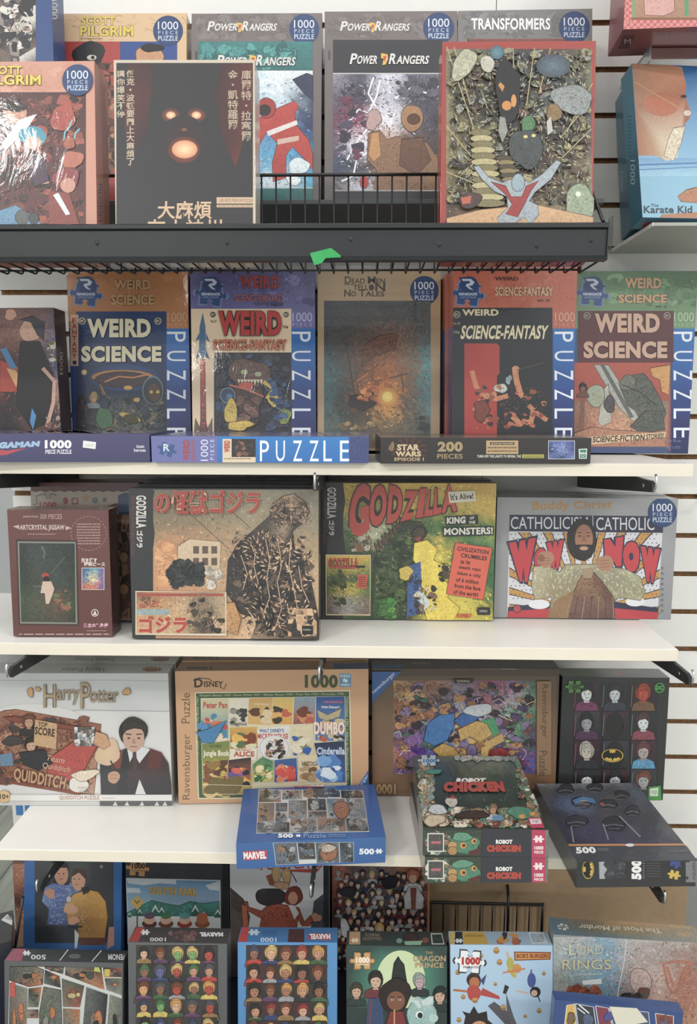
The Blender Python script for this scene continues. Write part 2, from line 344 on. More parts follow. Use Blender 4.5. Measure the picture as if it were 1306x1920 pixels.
_txt = {}
def glyphs(s, bold=0.0):
    k = (s, bold)
    if k not in _txt:
        cu = bpy.data.curves.new('t', 'FONT'); cu.body = s; cu.resolution_u = 3; cu.offset = min(bold, .032 if len(s) > 7 else .05) if bold < .07 else bold; cu.space_character = 1+1.6*cu.offset
        o = bpy.data.objects.new('t', cu); COL.objects.link(o)
        dg = bpy.context.evaluated_depsgraph_get(); dg.update()
        me = bpy.data.meshes.new_from_object(o.evaluated_get(dg))
        n = len(me.vertices); co = np.empty(n*3); me.vertices.foreach_get('co', co); co = co.reshape(-1, 3)[:, :2].copy()
        lo, hi = co.min(0), co.max(0); co = (co-lo)/np.maximum(hi-lo, 1e-6)
        _txt[k] = (co, [tuple(p.vertices) for p in me.polygons])
        bpy.data.objects.remove(o); bpy.data.curves.remove(cu); bpy.data.meshes.remove(me)
    return _txt[k]

STEP = 6e-6
def ph_of(k): return sum(map(ord, k))*.37
class Face:
    """flat print on one side of a box; points are read off the photograph and mapped onto the box side"""
    def __init__(s, box, side):
        s.box, s.side, s.k = box, side, 0
        s.parts = {}; s.rnd = random.Random(hash(box.key+side) & 0xffff if False else sum(map(ord, box.key+side)))
        s.part('front_print' if side == 'front' else side+'_print')
        w, d, h = box.dim
        s.lim = {'front': (-w/2, w/2, 0, h), 'top': (-w/2, w/2, 0, d), 'bottom': (-w/2, w/2, 0, d), 'left': (0, d, 0, h), 'right': (0, d, 0, h)}[side]
    def part(s, name):
        s.cur = s.parts.setdefault(name, ([], [], [])); return s
    def ab(s, x, y):
        w, d, h = s.box.dim
        ray = s.box.RT @ (FWD + (x-653)/F*RGT - (y-960)/F*UP); o = s.box.RT @ (CAM-s.box.off)
        ax, val = {'front': (1, 0), 'top': (2, h), 'bottom': (2, 0), 'left': (0, -w/2), 'right': (0, w/2)}[s.side]
        if abs(ray[ax]) < 1e-6: ray[ax] = 1e-6
        t = (val-o[ax])/ray[ax]; p = o+t*ray
        a, b = {'front': (0, 2), 'top': (0, 1), 'bottom': (0, 1), 'left': (1, 2), 'right': (1, 2)}[s.side]
        l = s.lim; e = 4e-4
        return (min(max(p[a], l[0]+e), l[1]-e), min(max(p[b], l[2]+e), l[3]-e))
    def p3(s, a, b, k):
        w, d, h = s.box.dim; q = 5e-5+k*STEP
        return {'front': (a, -q, b), 'top': (a, b, h+q), 'bottom': (a, b, -q), 'left': (-w/2-q, a, b), 'right': (w/2+q, a, b)}[s.side]
    def raw(s, abs_, cols, faces, k):
        V, Fc, C = s.cur; n = len(V)
        V += [s.p3(a, b, k) for a, b in abs_]; C += cols
        Fc += [tuple(i+n for i in f) for f in faces]
    def c(s, col, b): return (*plin(col), b) if isinstance(col, str) else (*col, b)
    def band(s, v0, v1, col, col2=None):
        l = s.lim; e = 3e-4; c1 = s.c(col, 0.05); c2 = s.c(col2 or col, 0.05); z0 = max(l[2]+e, l[3]*v0); z1 = min(l[3]-e, l[3]*v1)
        s.raw([(l[0]+e, z1), (l[1]-e, z1), (l[1]-e, z0), (l[0]+e, z0)], [c1, c1, c2, c2], [(0, 1, 2, 3)], s.tick())
    def tick(s, n=1): s.k += n; return s.k
    def ink(s, pts, col, b, line=True):
        """ink outline and brush flecks inside a painted shape"""
        c = col if isinstance(col, str) else (col[0] if isinstance(col[0], str) else None)
        if c is None: return
        xs = [p[0] for p in pts]; ys = [p[1] for p in pts]; w_, h_ = max(xs)-min(xs), max(ys)-min(ys)
        if min(w_, h_) < 6: return
        base = plin(c); r = s.rnd; n = len(pts)
        if min(w_, h_) > 11:
            k0 = s.tick(3)-3; area_ = w_*min(h_, 1925-min(ys)) if min(ys) < 1925 else 0
            for _ in range(int(min(area_/26, 900))):
                x, y = r.uniform(min(xs), max(xs)), r.uniform(min(ys), min(max(ys), 1925)); l = r.uniform(1.6, 4.6); w2 = l*r.uniform(.2, .4)
                a = math.atan2(y-(min(ys)+h_/2), x-(min(xs)+w_/2))+1.3+r.uniform(-.5, .5); dx, dy = math.cos(a), math.sin(a); ins = True
                for px, py in ((x-dx*l, y-dy*l), (x+dx*l, y+dy*l)):
                    q = False; j = n-1
                    for i in range(n):
                        if (pts[i][1] > py) != (pts[j][1] > py) and px < (pts[j][0]-pts[i][0])*(py-pts[i][1])/(pts[j][1]-pts[i][1])+pts[i][0]: q = not q
                        j = i
                    ins = ins and q
                if not ins: continue
                m_ = (1+(r.choice((.5, .7, .85, 1.2, 1.45))-1)*min(1, b*1.7))*(1.12-.3*(y-min(ys))/h_)
                s.P([(x-dx*l, y-dy*l), (x-dy*w2, y+dx*w2), (x+dx*l, y+dy*l), (x+dy*w2, y-dx*w2)], tuple(min(t*m_, .85) for t in base), b, k=k0+r.uniform(.3, 3))
        dark = tuple(t*.28 for t in base)
        if line: s.S([*pts, pts[0], pts[1]], .9 if min(w_, h_) < 14 else 1.2, dark)
    def P(s, pts, col, b=0.0, k=None):
        if k is None and b >= .2 and len(pts) > 4 or (k is None and b >= .2 and len(pts) == 3):
            s.P(pts, col, b, k=s.tick()); s.ink(pts, col, b); return
        k = s.tick() if k is None else k
        cols = [s.c(c, b) for c in col] if isinstance(col, (list, tuple)) and not isinstance(col[0], float) else [s.c(col, b)]*len(pts)
        if len(cols) != len(pts): cols = [cols[min(int(i*len(cols)/len(pts)), len(cols)-1)] for i in range(len(pts))]
        s.raw([s.ab(*p) for p in pts], cols, [tuple(range(len(pts)))], k)
    def R(s, x0, y0, x1, y1, col, col2=None, b=0.0):
        cc = [col, col, col2 or col, col2 or col]; s.P([(x0, y0), (x1, y0), (x1, y1), (x0, y1)], cc, b)
    def full(s, col, col2=None, b=0.0):
        l = s.lim; e = 3e-4; c1 = s.c(col, b); c2 = s.c(col2 or col, b)
        s.raw([(l[0]+e, l[3]-e), (l[1]-e, l[3]-e), (l[1]-e, l[2]+e), (l[0]+e, l[2]+e)], [c1, c1, c2, c2], [(0, 1, 2, 3)], s.tick())
    def E(s, cx, cy, rx, ry, col, b=0.0, n=20, edge=None, jit=0.0, ang=0, k=None, ink=True):
        k = s.tick() if k is None else k; ph = [s.rnd.uniform(0, 6.28) for _ in range(3)]; pts = []
        for i in range(n):
            t = 2*math.pi*i/n; r = 1+jit*(math.sin(2*t+ph[0])+.7*math.sin(3*t+ph[1])+.5*math.sin(5*t+ph[2]))
            x, y = rx*r*math.cos(t), ry*r*math.sin(t)
            pts.append((cx+x*math.cos(ang)-y*math.sin(ang), cy+x*math.sin(ang)+y*math.cos(ang)))
        if edge is None:
            s.P(pts, col, b, k=k)
            if b >= .2 and ink: s.ink(pts, col, b, ink != 'soft')
        else:
            A = [s.ab(cx, cy)]+[s.ab(*p) for p in pts]
            s.raw(A, [s.c(col, b)]+[s.c(edge, b)]*n, [(0, i+1, (i+1) % n+1) for i in range(n)], k)
    def S(s, pts, wd, col, b=0.0, k=None):
        k = s.tick() if k is None else k
        L, Rr = [], []
        for i, p in enumerate(pts):
            a = pts[max(i-1, 0)]; c = pts[min(i+1, len(pts)-1)]; dx, dy = c[0]-a[0], c[1]-a[1]; l = math.hypot(dx, dy) or 1
            ww = wd/2*(1 if isinstance(wd, (int, float)) else 1)
            L.append((p[0]-dy/l*ww, p[1]+dx/l*ww)); Rr.append((p[0]+dy/l*ww, p[1]-dx/l*ww))
        A = [s.ab(*p) for p in L+Rr]; n = len(pts)
        s.raw(A, [s.c(col, b)]*(2*n), [(i, i+1, n+i+1, n+i) for i in range(n-1)], k)
    def frame(s, x0, y0, x1, y1, wd, col):
        for a, b, c, d in ((x0, y0, x1, y0+wd), (x0, y1-wd, x1, y1), (x0, y0, x0+wd, y1), (x1-wd, y0, x1, y1)): s.R(a, b, c, d, col)
    def TQ(s, text, q, col, out=None, bold=0.0, ow=.05, n=0):
        """text warped into the quad q = TL, TR, BR, BL"""
        q = [np.array(p, float) for p in q]
        lays = ([(out, bold+ow)] if out else [])+[(col, bold)]
        for cc, bo in lays:
            co, fs = glyphs(text, round(bo, 3)); k = s.tick()
            g = (bo-bold)*.5 if (out and cc == out and bo != bold) else 0
            A = []
            for u, v in co:
                if g: u = -g/len(text)*1.5+u*(1+3*g/len(text)); v = -g+v*(1+2*g)
                p = (q[0]*(1-u)+q[1]*u)*v+(q[3]*(1-u)+q[2]*u)*(1-v); A.append(s.ab(p[0], p[1]))
            s.raw(A, [s.c(cc, 0)]*len(A), fs, k)
    def T(s, text, x0, y0, x1, y1, col, out=None, bold=0.0, rot=0, sh=0.0, ow=.05):
        q = [(x0, y0), (x1, y0), (x1, y1), (x0, y1)]
        if sh: q = [(x0+sh, y0), (x1+sh, y0), (x1, y1), (x0, y1)]
        if rot == 90: q = [(x1, y0), (x1, y1), (x0, y1), (x0, y0)]        # reads downwards
        if rot == -90: q = [(x0, y1), (x0, y0), (x1, y0), (x1, y1)]       # reads upwards
        if rot == 180: q = [(x1, y1), (x0, y1), (x0, y0), (x1, y0)]
        s.TQ(text, q, col, out, bold, ow)
    def dashes(s, x0, y0, x1, y1, rows, col, rot=False):
        k = s.tick()
        for r in range(rows):
            y = y0+(y1-y0)*(r+.5)/rows; hh = (y1-y0)/rows*.22; x = x0
            while x < x1:
                l = s.rnd.uniform(.03, .12)*(x1-x0); e = min(x+l, x1)
                s.P([(x, y-hh), (e, y-hh), (e, y+hh), (x, y+hh)], col, k=k); x = e+.02*(x1-x0)
    def M(s, x0, y0, x1, y1, nx, ny, pal, b=.6, jit=.38, split=0.0):
        """irregular collage of coloured cells"""
        r = s.rnd; k = s.tick(2)
        g = [[(x0+(x1-x0)*i/nx+(r.uniform(-jit, jit)*(x1-x0)/nx if 0 < i < nx else 0), y0+(y1-y0)*j/ny+(r.uniform(-jit, jit)*(y1-y0)/ny if 0 < j < ny else 0)) for i in range(nx+1)] for j in range(ny+1)]
        for j in range(ny):
            for i in range(nx):
                q = [g[j][i], g[j][i+1], g[j+1][i+1], g[j+1][i]]; c = r.choice(pal); c2 = r.choice(pal)
                s.P(q, [c, c, c2, c] if r.random() < .5 else [c]*4, b, k=k-1)
                if r.random() < split:
                    cx = sum(p[0] for p in q)/4; cyy = sum(p[1] for p in q)/4
                    s.P([((p[0]-cx)*.55+cx+r.uniform(-1, 1), (p[1]-cyy)*.55+cyy+r.uniform(-1, 1)) for p in q], r.choice(pal), b, k=k)
    def blobs(s, x0, y0, x1, y1, n, rad, pal, b=.5, asp=1.6):
        n0 = n; rad0 = rad
        if b >= .3: n = int(n*1.5); rad = rad*.72
        for _ in range(n):
            r = s.rnd; a = rad*r.uniform(.4, 1.3); x, y = r.uniform(x0, x1), r.uniform(y0, y1)
            if b >= .3 and x1-x0 < 120 and (2*(x-x0)/(x1-x0)-1)**2+(2*(y-y0)/(y1-y0)-1)**2 > 1.05: continue
            a2 = min(a, (x1-x0)/3)
            s.E(min(max(x, x0+a2), x1-a2), min(max(y, y0+a2/asp), y1-a2/asp), a2, a2/r.uniform(1, asp), r.choice(pal), b, n=9, jit=.18, ang=0, ink='soft' if a > 7 and b > .42 else False)
        if b >= .3: s.shards(x0, y0, x1, y1, int(n0*5), max(rad0*.42, 2.2), pal, .2)
    def shards(s, x0, y0, x1, y1, n, z, pal, b=.3):
        """small brush-like flecks"""
        r = s.rnd; k0 = s.tick(4)-4; z *= .8; n = int(n*1.25)
        if x1-x0 < 2*z or y1-y0 < 2*z: z = min(x1-x0, y1-y0)/2.2
        for _ in range(n):
            x, y = r.uniform(x0+z, x1-z), r.uniform(y0+z, y1-z)
            if x1-x0 < 120 and (2*(x-x0)/(x1-x0)-1)**2+(2*(y-y0)/(y1-y0)-1)**2 > 1.05: continue
            a = 3*math.sin(x*.03+ph_of(s.box.key))+2*math.cos(y*.025)+r.uniform(-.5, .5); l = z*r.uniform(.5, 1); w_ = l*r.uniform(.18, .45)
            dx, dy = math.cos(a), math.sin(a); c = pal(x, y) if callable(pal) else r.choice(pal)
            s.P([(x-dx*l, y-dy*l), (x-dy*w_, y+dx*w_), (x+dx*l, y+dy*l), (x+dy*w_*.6, y-dx*w_*.6)], c, b, k=k0+r.uniform(.5, 4))
    def G(s, x0, y0, x1, y1, rows, b=.4, sub=6, wob=.35, quad=None):
        """soft colour field interpolated from a small table of colours"""
        rows = [[plin(c) for c in r.split()] for r in rows]; H, W = len(rows), len(rows[0]); g = np.array(rows)
        nx, ny = (W-1)*sub, (H-1)*sub; A, C = [], []; rr = np.random.RandomState(s.rnd.randrange(9999)); N = rr.rand(ny+1, nx+1, 2)-.5
        for j in range(ny+1):
            for i in range(nx+1):
                x = i/nx*(W-1)+N[j, i, 0]*wob; y = j/ny*(H-1)+N[j, i, 1]*wob
                x = min(max(x, 0), W-1.001); y = min(max(y, 0), H-1.001); a, c = int(x), int(y); u, v = x-a, y-c
                u = u*u*(3-2*u); v = v*v*(3-2*v)
                col = (g[c, a]*(1-u)+g[c, a+1]*u)*(1-v)+(g[c+1, a]*(1-u)+g[c+1, a+1]*u)*v
                if quad: p = [(quad[0][t]*(1-i/nx)+quad[1][t]*i/nx)*(1-j/ny)+(quad[3][t]*(1-i/nx)+quad[2][t]*i/nx)*j/ny for t in (0, 1)]
                else: p = (x0+(x1-x0)*i/nx, y0+(y1-y0)*j/ny)
                A.append(s.ab(*p)); C.append((*col, b))
        s.raw(A, C, [(j*(nx+1)+i, j*(nx+1)+i+1, (j+1)*(nx+1)+i+1, (j+1)*(nx+1)+i) for j in range(ny) for i in range(nx)], s.tick())
        if b >= .3 and not quad:
            def pal(x, y):
                u = (x-x0)/(x1-x0)*(W-1); v = (y-y0)/(y1-y0)*(H-1); a = min(max(int(u+s.rnd.uniform(-.3, 1.3)), 0), W-1); c = min(max(int(v+s.rnd.uniform(-.3, 1.3)), 0), H-1)
                m_ = s.rnd.choice((.45, .65, .8, 1.0, 1.3, 1.7)); return tuple(min(t*m_, .8) for t in g[c, a])
            area_ = (x1-x0)*(min(y1, 1920)-y0)
            s.shards(x0, y0, x1, min(y1, 1922), int(min(area_/38, 2200)*b*1.5), 5.5, pal, .2)
    def bust(s, cx, cy, r, skin, hair, cloth, b=.25, eyes=True):
        """plain unnamed head and shoulders"""
        s.P([(cx-r*1.5, cy+r*2.2), (cx-r*1.3, cy+r*1.3), (cx-r*.4, cy+r*.9), (cx+r*.4, cy+r*.9), (cx+r*1.3, cy+r*1.3), (cx+r*1.5, cy+r*2.2)], cloth, b)
        s.E(cx, cy-r*.15, r*.95, r*1.15, hair, b, n=12, jit=.05)
        s.P([(cx-r*.3, cy+r*.5), (cx+r*.3, cy+r*.5), (cx+r*.32, cy+r*1.15), (cx-r*.32, cy+r*1.15)], skin, b)
        s.E(cx, cy+r*.15, r*.66, r*.85, skin, b, n=12)
        s.P([(cx-r*.7, cy-r*.1), (cx-r*.5, cy-r*.95), (cx+r*.5, cy-r*.95), (cx+r*.7, cy-r*.1), (cx+r*.2, cy-r*.45), (cx-r*.3, cy-r*.35)], hair, b)
        if eyes:
            for sx in (-1, 1): s.E(cx+sx*r*.28, cy+r*.08, r*.12, r*.06, '#1c1614', 0, n=6)
            s.P([(cx-r*.2, cy+r*.55), (cx+r*.2, cy+r*.55), (cx, cy+r*.62)], '#6a3027')
    def clip(s, pts, x0, y0, x1, y1):
        for ax, lim, sg in ((0, x0, 1), (0, x1, -1), (1, y0, 1), (1, y1, -1)):
            out = []
            for i, p in enumerate(pts):
                q = pts[i-1]; a, b_ = (p[ax]-lim)*sg >= 0, (q[ax]-lim)*sg >= 0
                if a != b_: t = (lim-q[ax])/(p[ax]-q[ax]); out.append((q[0]+t*(p[0]-q[0]), q[1]+t*(p[1]-q[1])))
                if a: out.append(p)
            pts = out
            if not pts: return []
        return pts
    def piece(s, cx, cy, z, col, out=None, ang=0.0, sq=1.0):
        """jigsaw piece icon: two tabs, two sockets"""
        def shape(z):
            base = [(-1, -1), (-.32, -1), (-.16, -.82), (-.30, -.60), (0, -.42), (.30, -.60), (.16, -.82), (.32, -1), (1, -1), (1, -.32), (1.2, -.16), (1.42, -.30), (1.6, 0), (1.42, .30), (1.2, .16), (1, .32),
                    (1, 1), (.32, 1), (.16, .82), (.30, .60), (0, .42), (-.30, .60), (-.16, .82), (-.32, 1), (-1, 1), (-1, .32), (-1.2, .16), (-1.42, .30), (-1.6, 0), (-1.42, -.30), (-1.2, -.16), (-1, -.32)]
            return [(cx+z*(x*math.cos(ang)-y*math.sin(ang)), cy+sq*z*(x*math.sin(ang)+y*math.cos(ang))) for x, y in base]
        if out: s.P(shape(z*1.13), out)
        s.P(shape(z), col)
    def badge(s, cx, cy, r):
        o = s.cur; s.part('count_badge')
        s.E(cx, cy, r, r*1.02, '#2c4a7e', n=36, edge='#23406f'); s.E(cx-r*.1, cy+r*.4, r*.6, r*.4, '#2a558c', n=20, edge='#28487b')
        s.T('1000', cx-r*.68, cy-r*.62, cx+r*.68, cy-r*.08, '#dfe3e8'); s.T('P I E C E', cx-r*.66, cy+.0*r, cx+r*.66, cy+r*.24, '#c5cdd8'); s.T('PUZZLE', cx-r*.66, cy+r*.34, cx+r*.66, cy+r*.66, '#dfe3e8')
        s.cur = o
    def done(s):
        made = []
        for name, (V, Fc, C) in s.parts.items():
            if not Fc: continue
            me = bpy.data.meshes.new(name); me.from_pydata(V, [], Fc)
            want = {'front': (0, -1, 0), 'top': (0, 0, 1), 'bottom': (0, 0, -1), 'left': (-1, 0, 0), 'right': (1, 0, 0)}[s.side]
            flip = [p.index for p in me.polygons if p.normal.dot(Vector(want)) < 0]
            if flip:
                bm = bmesh.new(); bm.from_mesh(me); bm.faces.ensure_lookup_table()
                bmesh.ops.reverse_faces(bm, faces=[bm.faces[i] for i in flip]); bm.to_mesh(me); bm.free()
            at = me.color_attributes.new('Col', 'FLOAT_COLOR', 'POINT')
            at.data.foreach_set('color', np.array(C, dtype=np.float32).ravel())
            me.materials.append(s.box.mat)
            o = bpy.data.objects.new(name, me); COL.objects.link(o); o.parent = s.box.root; made.append(o)
        return made

def colour_mesh(me, col):
    at = me.color_attributes.new('Col', 'FLOAT_COLOR', 'POINT')
    at.data.foreach_set('color', np.tile(np.array((*plin(col), 0.12), dtype=np.float32), len(me.vertices)))

class Box:
    def __init__(s, key, label, body='#444444', tray=None, wrap=True, behind=0, blabel=None, group='jigsaw puzzle boxes', cat='puzzle box', bdx=0.0):
        s.key = key; z, X, Y, ya, le, ro, w, d, h = POSE[key]; s.dim = (w, d, h); s.mat = M_WRAP if wrap else M_PRINT
        R = Matrix.Rotation(ya, 3, 'Z') @ Matrix.Rotation(-le, 3, 'X') @ Matrix.Rotation(ro, 3, 'Y')
        mz = min((R @ Vector((a, b, c))).z for a in (-w/2, w/2) for b in (0, d) for c in (0, h))
        s.off = np.array([X, Y, z-mz+.0002]); s.RT = np.array(R.transposed())
        s.root = thing('puzzle_box', label, cat, (0, 0, 0), group)
        M = R.to_4x4(); M.translation = Vector(s.off); s.root.matrix_world = M
        lying = h < d
        bm = bmesh.new()
        if lying: add_box(bm, -w/2, w/2, 0, d, h*.12, h)
        else: add_box(bm, -w/2, w/2, 0, d*.90, 0, h)
        bevel(bm, .0005, 2); me = bpy.data.meshes.new('lid'); bm.to_mesh(me); bm.free(); colour_mesh(me, body); me.materials.append(s.mat)
        o = bpy.data.objects.new('lid', me); COL.objects.link(o); o.parent = s.root; lid = o
        bm = bmesh.new(); e = .0009
        if lying: add_box(bm, -w/2+e, w/2-e, e, d-e, 0, h*.12+.001)
        else: add_box(bm, -w/2+e, w/2-e, d*.90-.001, d, e, h-e)
        bevel(bm, .0004, 1); me = bpy.data.meshes.new('tray'); bm.to_mesh(me); bm.free(); colour_mesh(me, tray or body); me.materials.append(s.mat)
        o = bpy.data.objects.new('tray', me); COL.objects.link(o); o.parent = s.root; tr = o
        n0 = R @ Vector((0, 1, 0))
        s.copies = []
        for i in range(behind):
            r2 = s.root.copy(); COL.objects.link(r2)
            dy = (d+.0012)*(i+1)/max(n0.y, .5)
            r2.matrix_world = Matrix.Translation((bdx*(i+1), dy, .0005)) @ M
            r2['label'] = blabel[i]; dup(lid, r2); dup(tr, r2); s.copies.append(r2)
        s.faces = []
    def f(s, side):
        F_ = Face(s, side); s.faces.append(F_); return F_
    def done(s):
        for f in s.faces:
            made = f.done()
            if f.side in ('left', 'top', 'right'):
                for r2 in s.copies:
                    for o in made: dup(o, r2)

# ================================================================== top row, rear
DARKS = ['#2a2522', '#3b322c', '#1d1b1e', '#4a3b30', '#57504a']
b = Box('A1', 'blue-bordered box with dark picture, cut off at the top left corner', '#2c4c86')
f = b.f('front'); f.full('#2b4b85'); f.part('picture'); f.R(-90, -90, 67, 200, '#3b3a40'); f.M(-90, -90, 67, 150, 7, 9, ['#2a2a30', '#47434a', '#8d8178', '#c9c2b6', '#1c1d22', '#6e5a4e'], .5, split=.5)
f.blobs(0, 0, 67, 90, 10, 18, ['#d6d0c6', '#26262b', '#9b7c66', '#38353c'], .4)
b.f('right').T('1000', 95, -2, 108, 36, '#c8ccd2', rot=90); b.done()

def title2(f, a, b_, ca, cb, out, bold=.03, ow=.04):
    f.part('title_lettering'); f.T(a, *ca, '#e0c430', out=out, bold=bold, ow=ow); f.T(b_, *cb, '#e0c430', out=out, bold=bold, ow=ow)

b = Box('A2', 'cream-orange box with blocky yellow title, partly behind the front boxes', '#cfa67a')
f = b.f('front'); f.full('#d8b384'); f.part('background_line_art')
for i in range(26):
    r = f.rnd; x, y = r.uniform(108, 345), r.uniform(27, 76); f.S([(x, y), (x+r.uniform(-14, 14), y+r.uniform(-8, 8)), (x+r.uniform(-22, 22), y+r.uniform(-12, 12))], 1.4, '#c69a68')
f.part('picture'); f.R(119, 78, 225, 384, '#ad342b'); f.R(225, 78, 332, 384, '#27498e')
f.E(166, 104, 30, 26, '#231d1c', .2, jit=.08); f.E(172, 108, 9, 5, '#d8cdb8'); f.E(174, 108, 3.5, 3.5, '#1a1512'); f.E(280, 108, 28, 22, '#c58f62', .2, jit=.06); f.E(285, 90, 20, 8, '#1f1a18', .2, jit=.1)
f.P([(185, 118), (215, 118), (215, 320), (185, 320)], '#6e4630', .6); f.M(183, 118, 216, 325, 3, 16, ['#8a5636', '#3b2720', '#b98a5c', '#5f3424', '#22191a', '#a9472f'], .5, split=.5)
title2(f, 'SCOTT', 'PILGRIM', (152, 31, 216, 47), (150, 49, 250, 68), '#54440f'); f.part('title_lettering'); f.dashes(152, 71, 192, 74, 1, '#7c5f33'); f.badge(315, 58, 28); b.done()

def bolt(f, x, y, s):
    f.P([(x-5*s, y-8*s), (x+5*s, y-6*s), (x+6*s, y+1*s), (x+2*s, y+10*s), (x-3*s, y+11*s), (x-1*s, y+1*s), (x-5*s, y)], '#e2b331')
    f.P([(x-2*s, y-3*s), (x+3*s, y-4*s), (x+3*s, y), (x, y+6*s), (x-1*s, y+1*s)], '#c4472c')
def pr_box(key, label, x0, body, art, hdr, t2, y2, bx):
    b = Box(key, label, body); f = b.f('front'); f.full('#766b68', '#655c59')
    f.part('background_line_art')
    f.blobs(x0+6, 26, x0+236, 74, 26, 17, ['#6f6461', '#7d7370', '#6a605d', '#827877'], .35)
    f.part('title_lettering'); c = '#d9d5d0'
    f.T('P', x0+29, 40, x0+41, 58, c, sh=4, bold=.03, out='#3d3836', ow=.03); f.T('OWER', x0+42, 44, x0+85, 58, c, sh=3, bold=.03, out='#3d3836', ow=.03)
    f.T('R', x0+94, 40, x0+106, 58, c, sh=4, bold=.03, out='#3d3836', ow=.03); f.T('ANGERS', x0+107, 44, x0+158, 58, c, sh=3, bold=.03, out='#3d3836', ow=.03); bolt(f, x0+90, 50, 1.0)
    f.badge(*bx); f.part('picture'); art(f)
    f.part('picture_lettering'); a, e, g, h = t2
    f.T('P', a, y2, a+12, y2+20, c, sh=4, bold=.03, out='#20302f', ow=.03); f.T('OWER', a+13, y2+4, e, y2+20, c, sh=3, bold=.03, out='#20302f', ow=.03)
    f.T('R', g, y2, g+13, y2+20, c, sh=4, bold=.03, out='#20302f', ow=.03); f.T('ANGERS', g+14, y2+4, h, y2+20, c, sh=3, bold=.03, out='#20302f', ow=.03); bolt(f, (e+g)/2+3, y2+9, 1.2)
    f.part('side_lettering'); f.dashes(x0+7, 95, x0+11, 112, 5, '#4f4745'); return b, f
def artA3(f):
    f.R(372, 78, 586, 132, '#2e7a78', '#256866', .45); f.blobs(374, 82, 560, 128, 22, 14, ['#3b8c88', '#22605f', '#4a9c96'], .5)
    f.G(372, 133, 586, 353, ['#cfe0e6 #9cc4d6 #dde6e8 #d8dde0', '#5a98bd #8fc0d8 #c2d5de #2c3558', '#4b7fae #3f78a8 #5f8fc0 #27305a', '#8d6fae #6fa8d0 #4fa3c9 #3b88b8', '#3f9cb8 #56a9c9 #e0e6e8 #49a8c8'], .4, 6)
    f.P([(548, 150), (575, 138), (586, 142), (586, 190), (570, 176)], '#2f3454', .5)
    f.S([(478, 160), (500, 150), (520, 158), (530, 175)], 5, '#e3ecef', .3); f.S([(478, 178), (498, 168), (516, 178)], 4, '#dce8ee', .3)
    # a plain red tumbling shape with pale bands
    f.P([(482, 225), (500, 214), (528, 200), (552, 190), (560, 200), (552, 214), (556, 236), (578, 262), (586, 290), (586, 320), (572, 300), (548, 276), (536, 292), (536, 334), (512, 342), (510, 306), (520, 270), (500, 248), (484, 276), (478, 268)], '#b93a30', .25)
    f.P([(500, 247), (556, 226), (558, 234), (503, 256)], '#dcd6d2', .2); f.P([(520, 262), (560, 255), (560, 264), (520, 272)], '#cfae9c', .2)
    f.E(500, 203, 17, 19, '#a5332b', .2, jit=.03); f.E(496, 207, 11, 10, '#2b2422', .2); f.E(560, 312, 22, 14, '#d9e6ea', .3, jit=.1); f.E(550, 338, 14, 10, '#e4ecee', .3, jit=.1)
    f.R(372, 354, 586, 384, '#2a6f6c', '#1f5a58', .4); f.R(372, 352, 586, 354, '#b9cfd0')
b, f = pr_box('A3', 'grey-bordered box with teal picture and red figure, behind the wire fence', 359, '#6d625f', artA3, None, (406, 462, 479, 552), 104, (570, 55, 28)); b.done()
def artA4(f):
    f.R(624, 75, 829, 137, '#2c2d31'); f.R(624, 137, 829, 139, '#c4c0bd')
    f.G(624, 139, 829, 357, ['#8d8994 #4a4656 #c9c9d4 #5a5765 #6b6874', '#5c5566 #3c3546 #b9b6c4 #3f3c49 #4a4754', '#6a3b52 #8d3b52 #e3dfe6 #5b5566 #2f2b36', '#5d4a62 #d8d8e2 #a8785a #5a4436 #403740', '#34435e #2d2c38 #8a6a4a #6e4c34 #3b3440', '#5a4a48 #c9ccd6 #6d4632 #7e5136 #4a2e2a'], .65, 6)
    for p in ([(640, 235), (660, 222), (672, 205), (690, 212), (706, 180), (712, 150)], [(700, 145), (690, 175), (704, 200)], [(740, 185), (770, 165), (800, 175), (826, 160)], [(650, 300), (672, 262), (690, 240)], [(640, 340), (662, 330), (668, 300), (690, 285)], [(800, 300), (822, 320)], [(735, 355), (738, 325), (752, 318)]):
        f.S(p, 3.2, '#e6e6f0', .1)
    f.blobs(630, 150, 690, 300, 16, 13, ['#2e2938', '#3c3346', '#6a2f48', '#4a4458'], .6); f.blobs(740, 145, 825, 190, 9, 16, ['#3a3742', '#4e4a56', '#5f5b68'], .5)
    f.P([(690, 250), (712, 244), (724, 262), (742, 256), (765, 262), (800, 268), (822, 300), (829, 357), (700, 357), (706, 320), (688, 300)], '#8c6646', .35)
    f.P([(696, 250), (710, 248), (714, 292), (700, 304), (690, 290)], '#c08a4e', .2); f.E(772, 222, 20, 26, '#a3764a', .25, jit=.04); f.E(775, 224, 12, 10, '#5b3420', .2)
    f.P([(752, 262), (790, 258), (808, 300), (780, 330), (748, 310)], '#6b4630', .35); f.E(700, 225, 14, 19, '#b99690', .2, jit=.14); f.E(682, 342, 8, 12, '#b52f28', .1)
    f.R(624, 357, 829, 359, '#b5b1ae'); f.R(624, 359, 829, 384, '#2b2c30')
b, f = pr_box('A4', 'grey-bordered box with black-headed picture of a golden armoured figure', 608, '#5c5553', artA4, None, (655, 706, 728, 802), 101, (822, 53, 29))
g = b.f('bottom'); g.part('side_lettering'); g.T('PUZZLE', 613, 388, 706, 398, '#6f6d6b'); b.done()
b = Box('A5', 'grey box with heavy white title behind the red-edged box', '#6c6a68')
f = b.f('front'); f.full('#7b7977', '#6f6d6b'); f.part('background_line_art'); f.blobs(864, 22, 1104, 70, 26, 16, ['#74726f', '#868482', '#6c6a68'], .35)
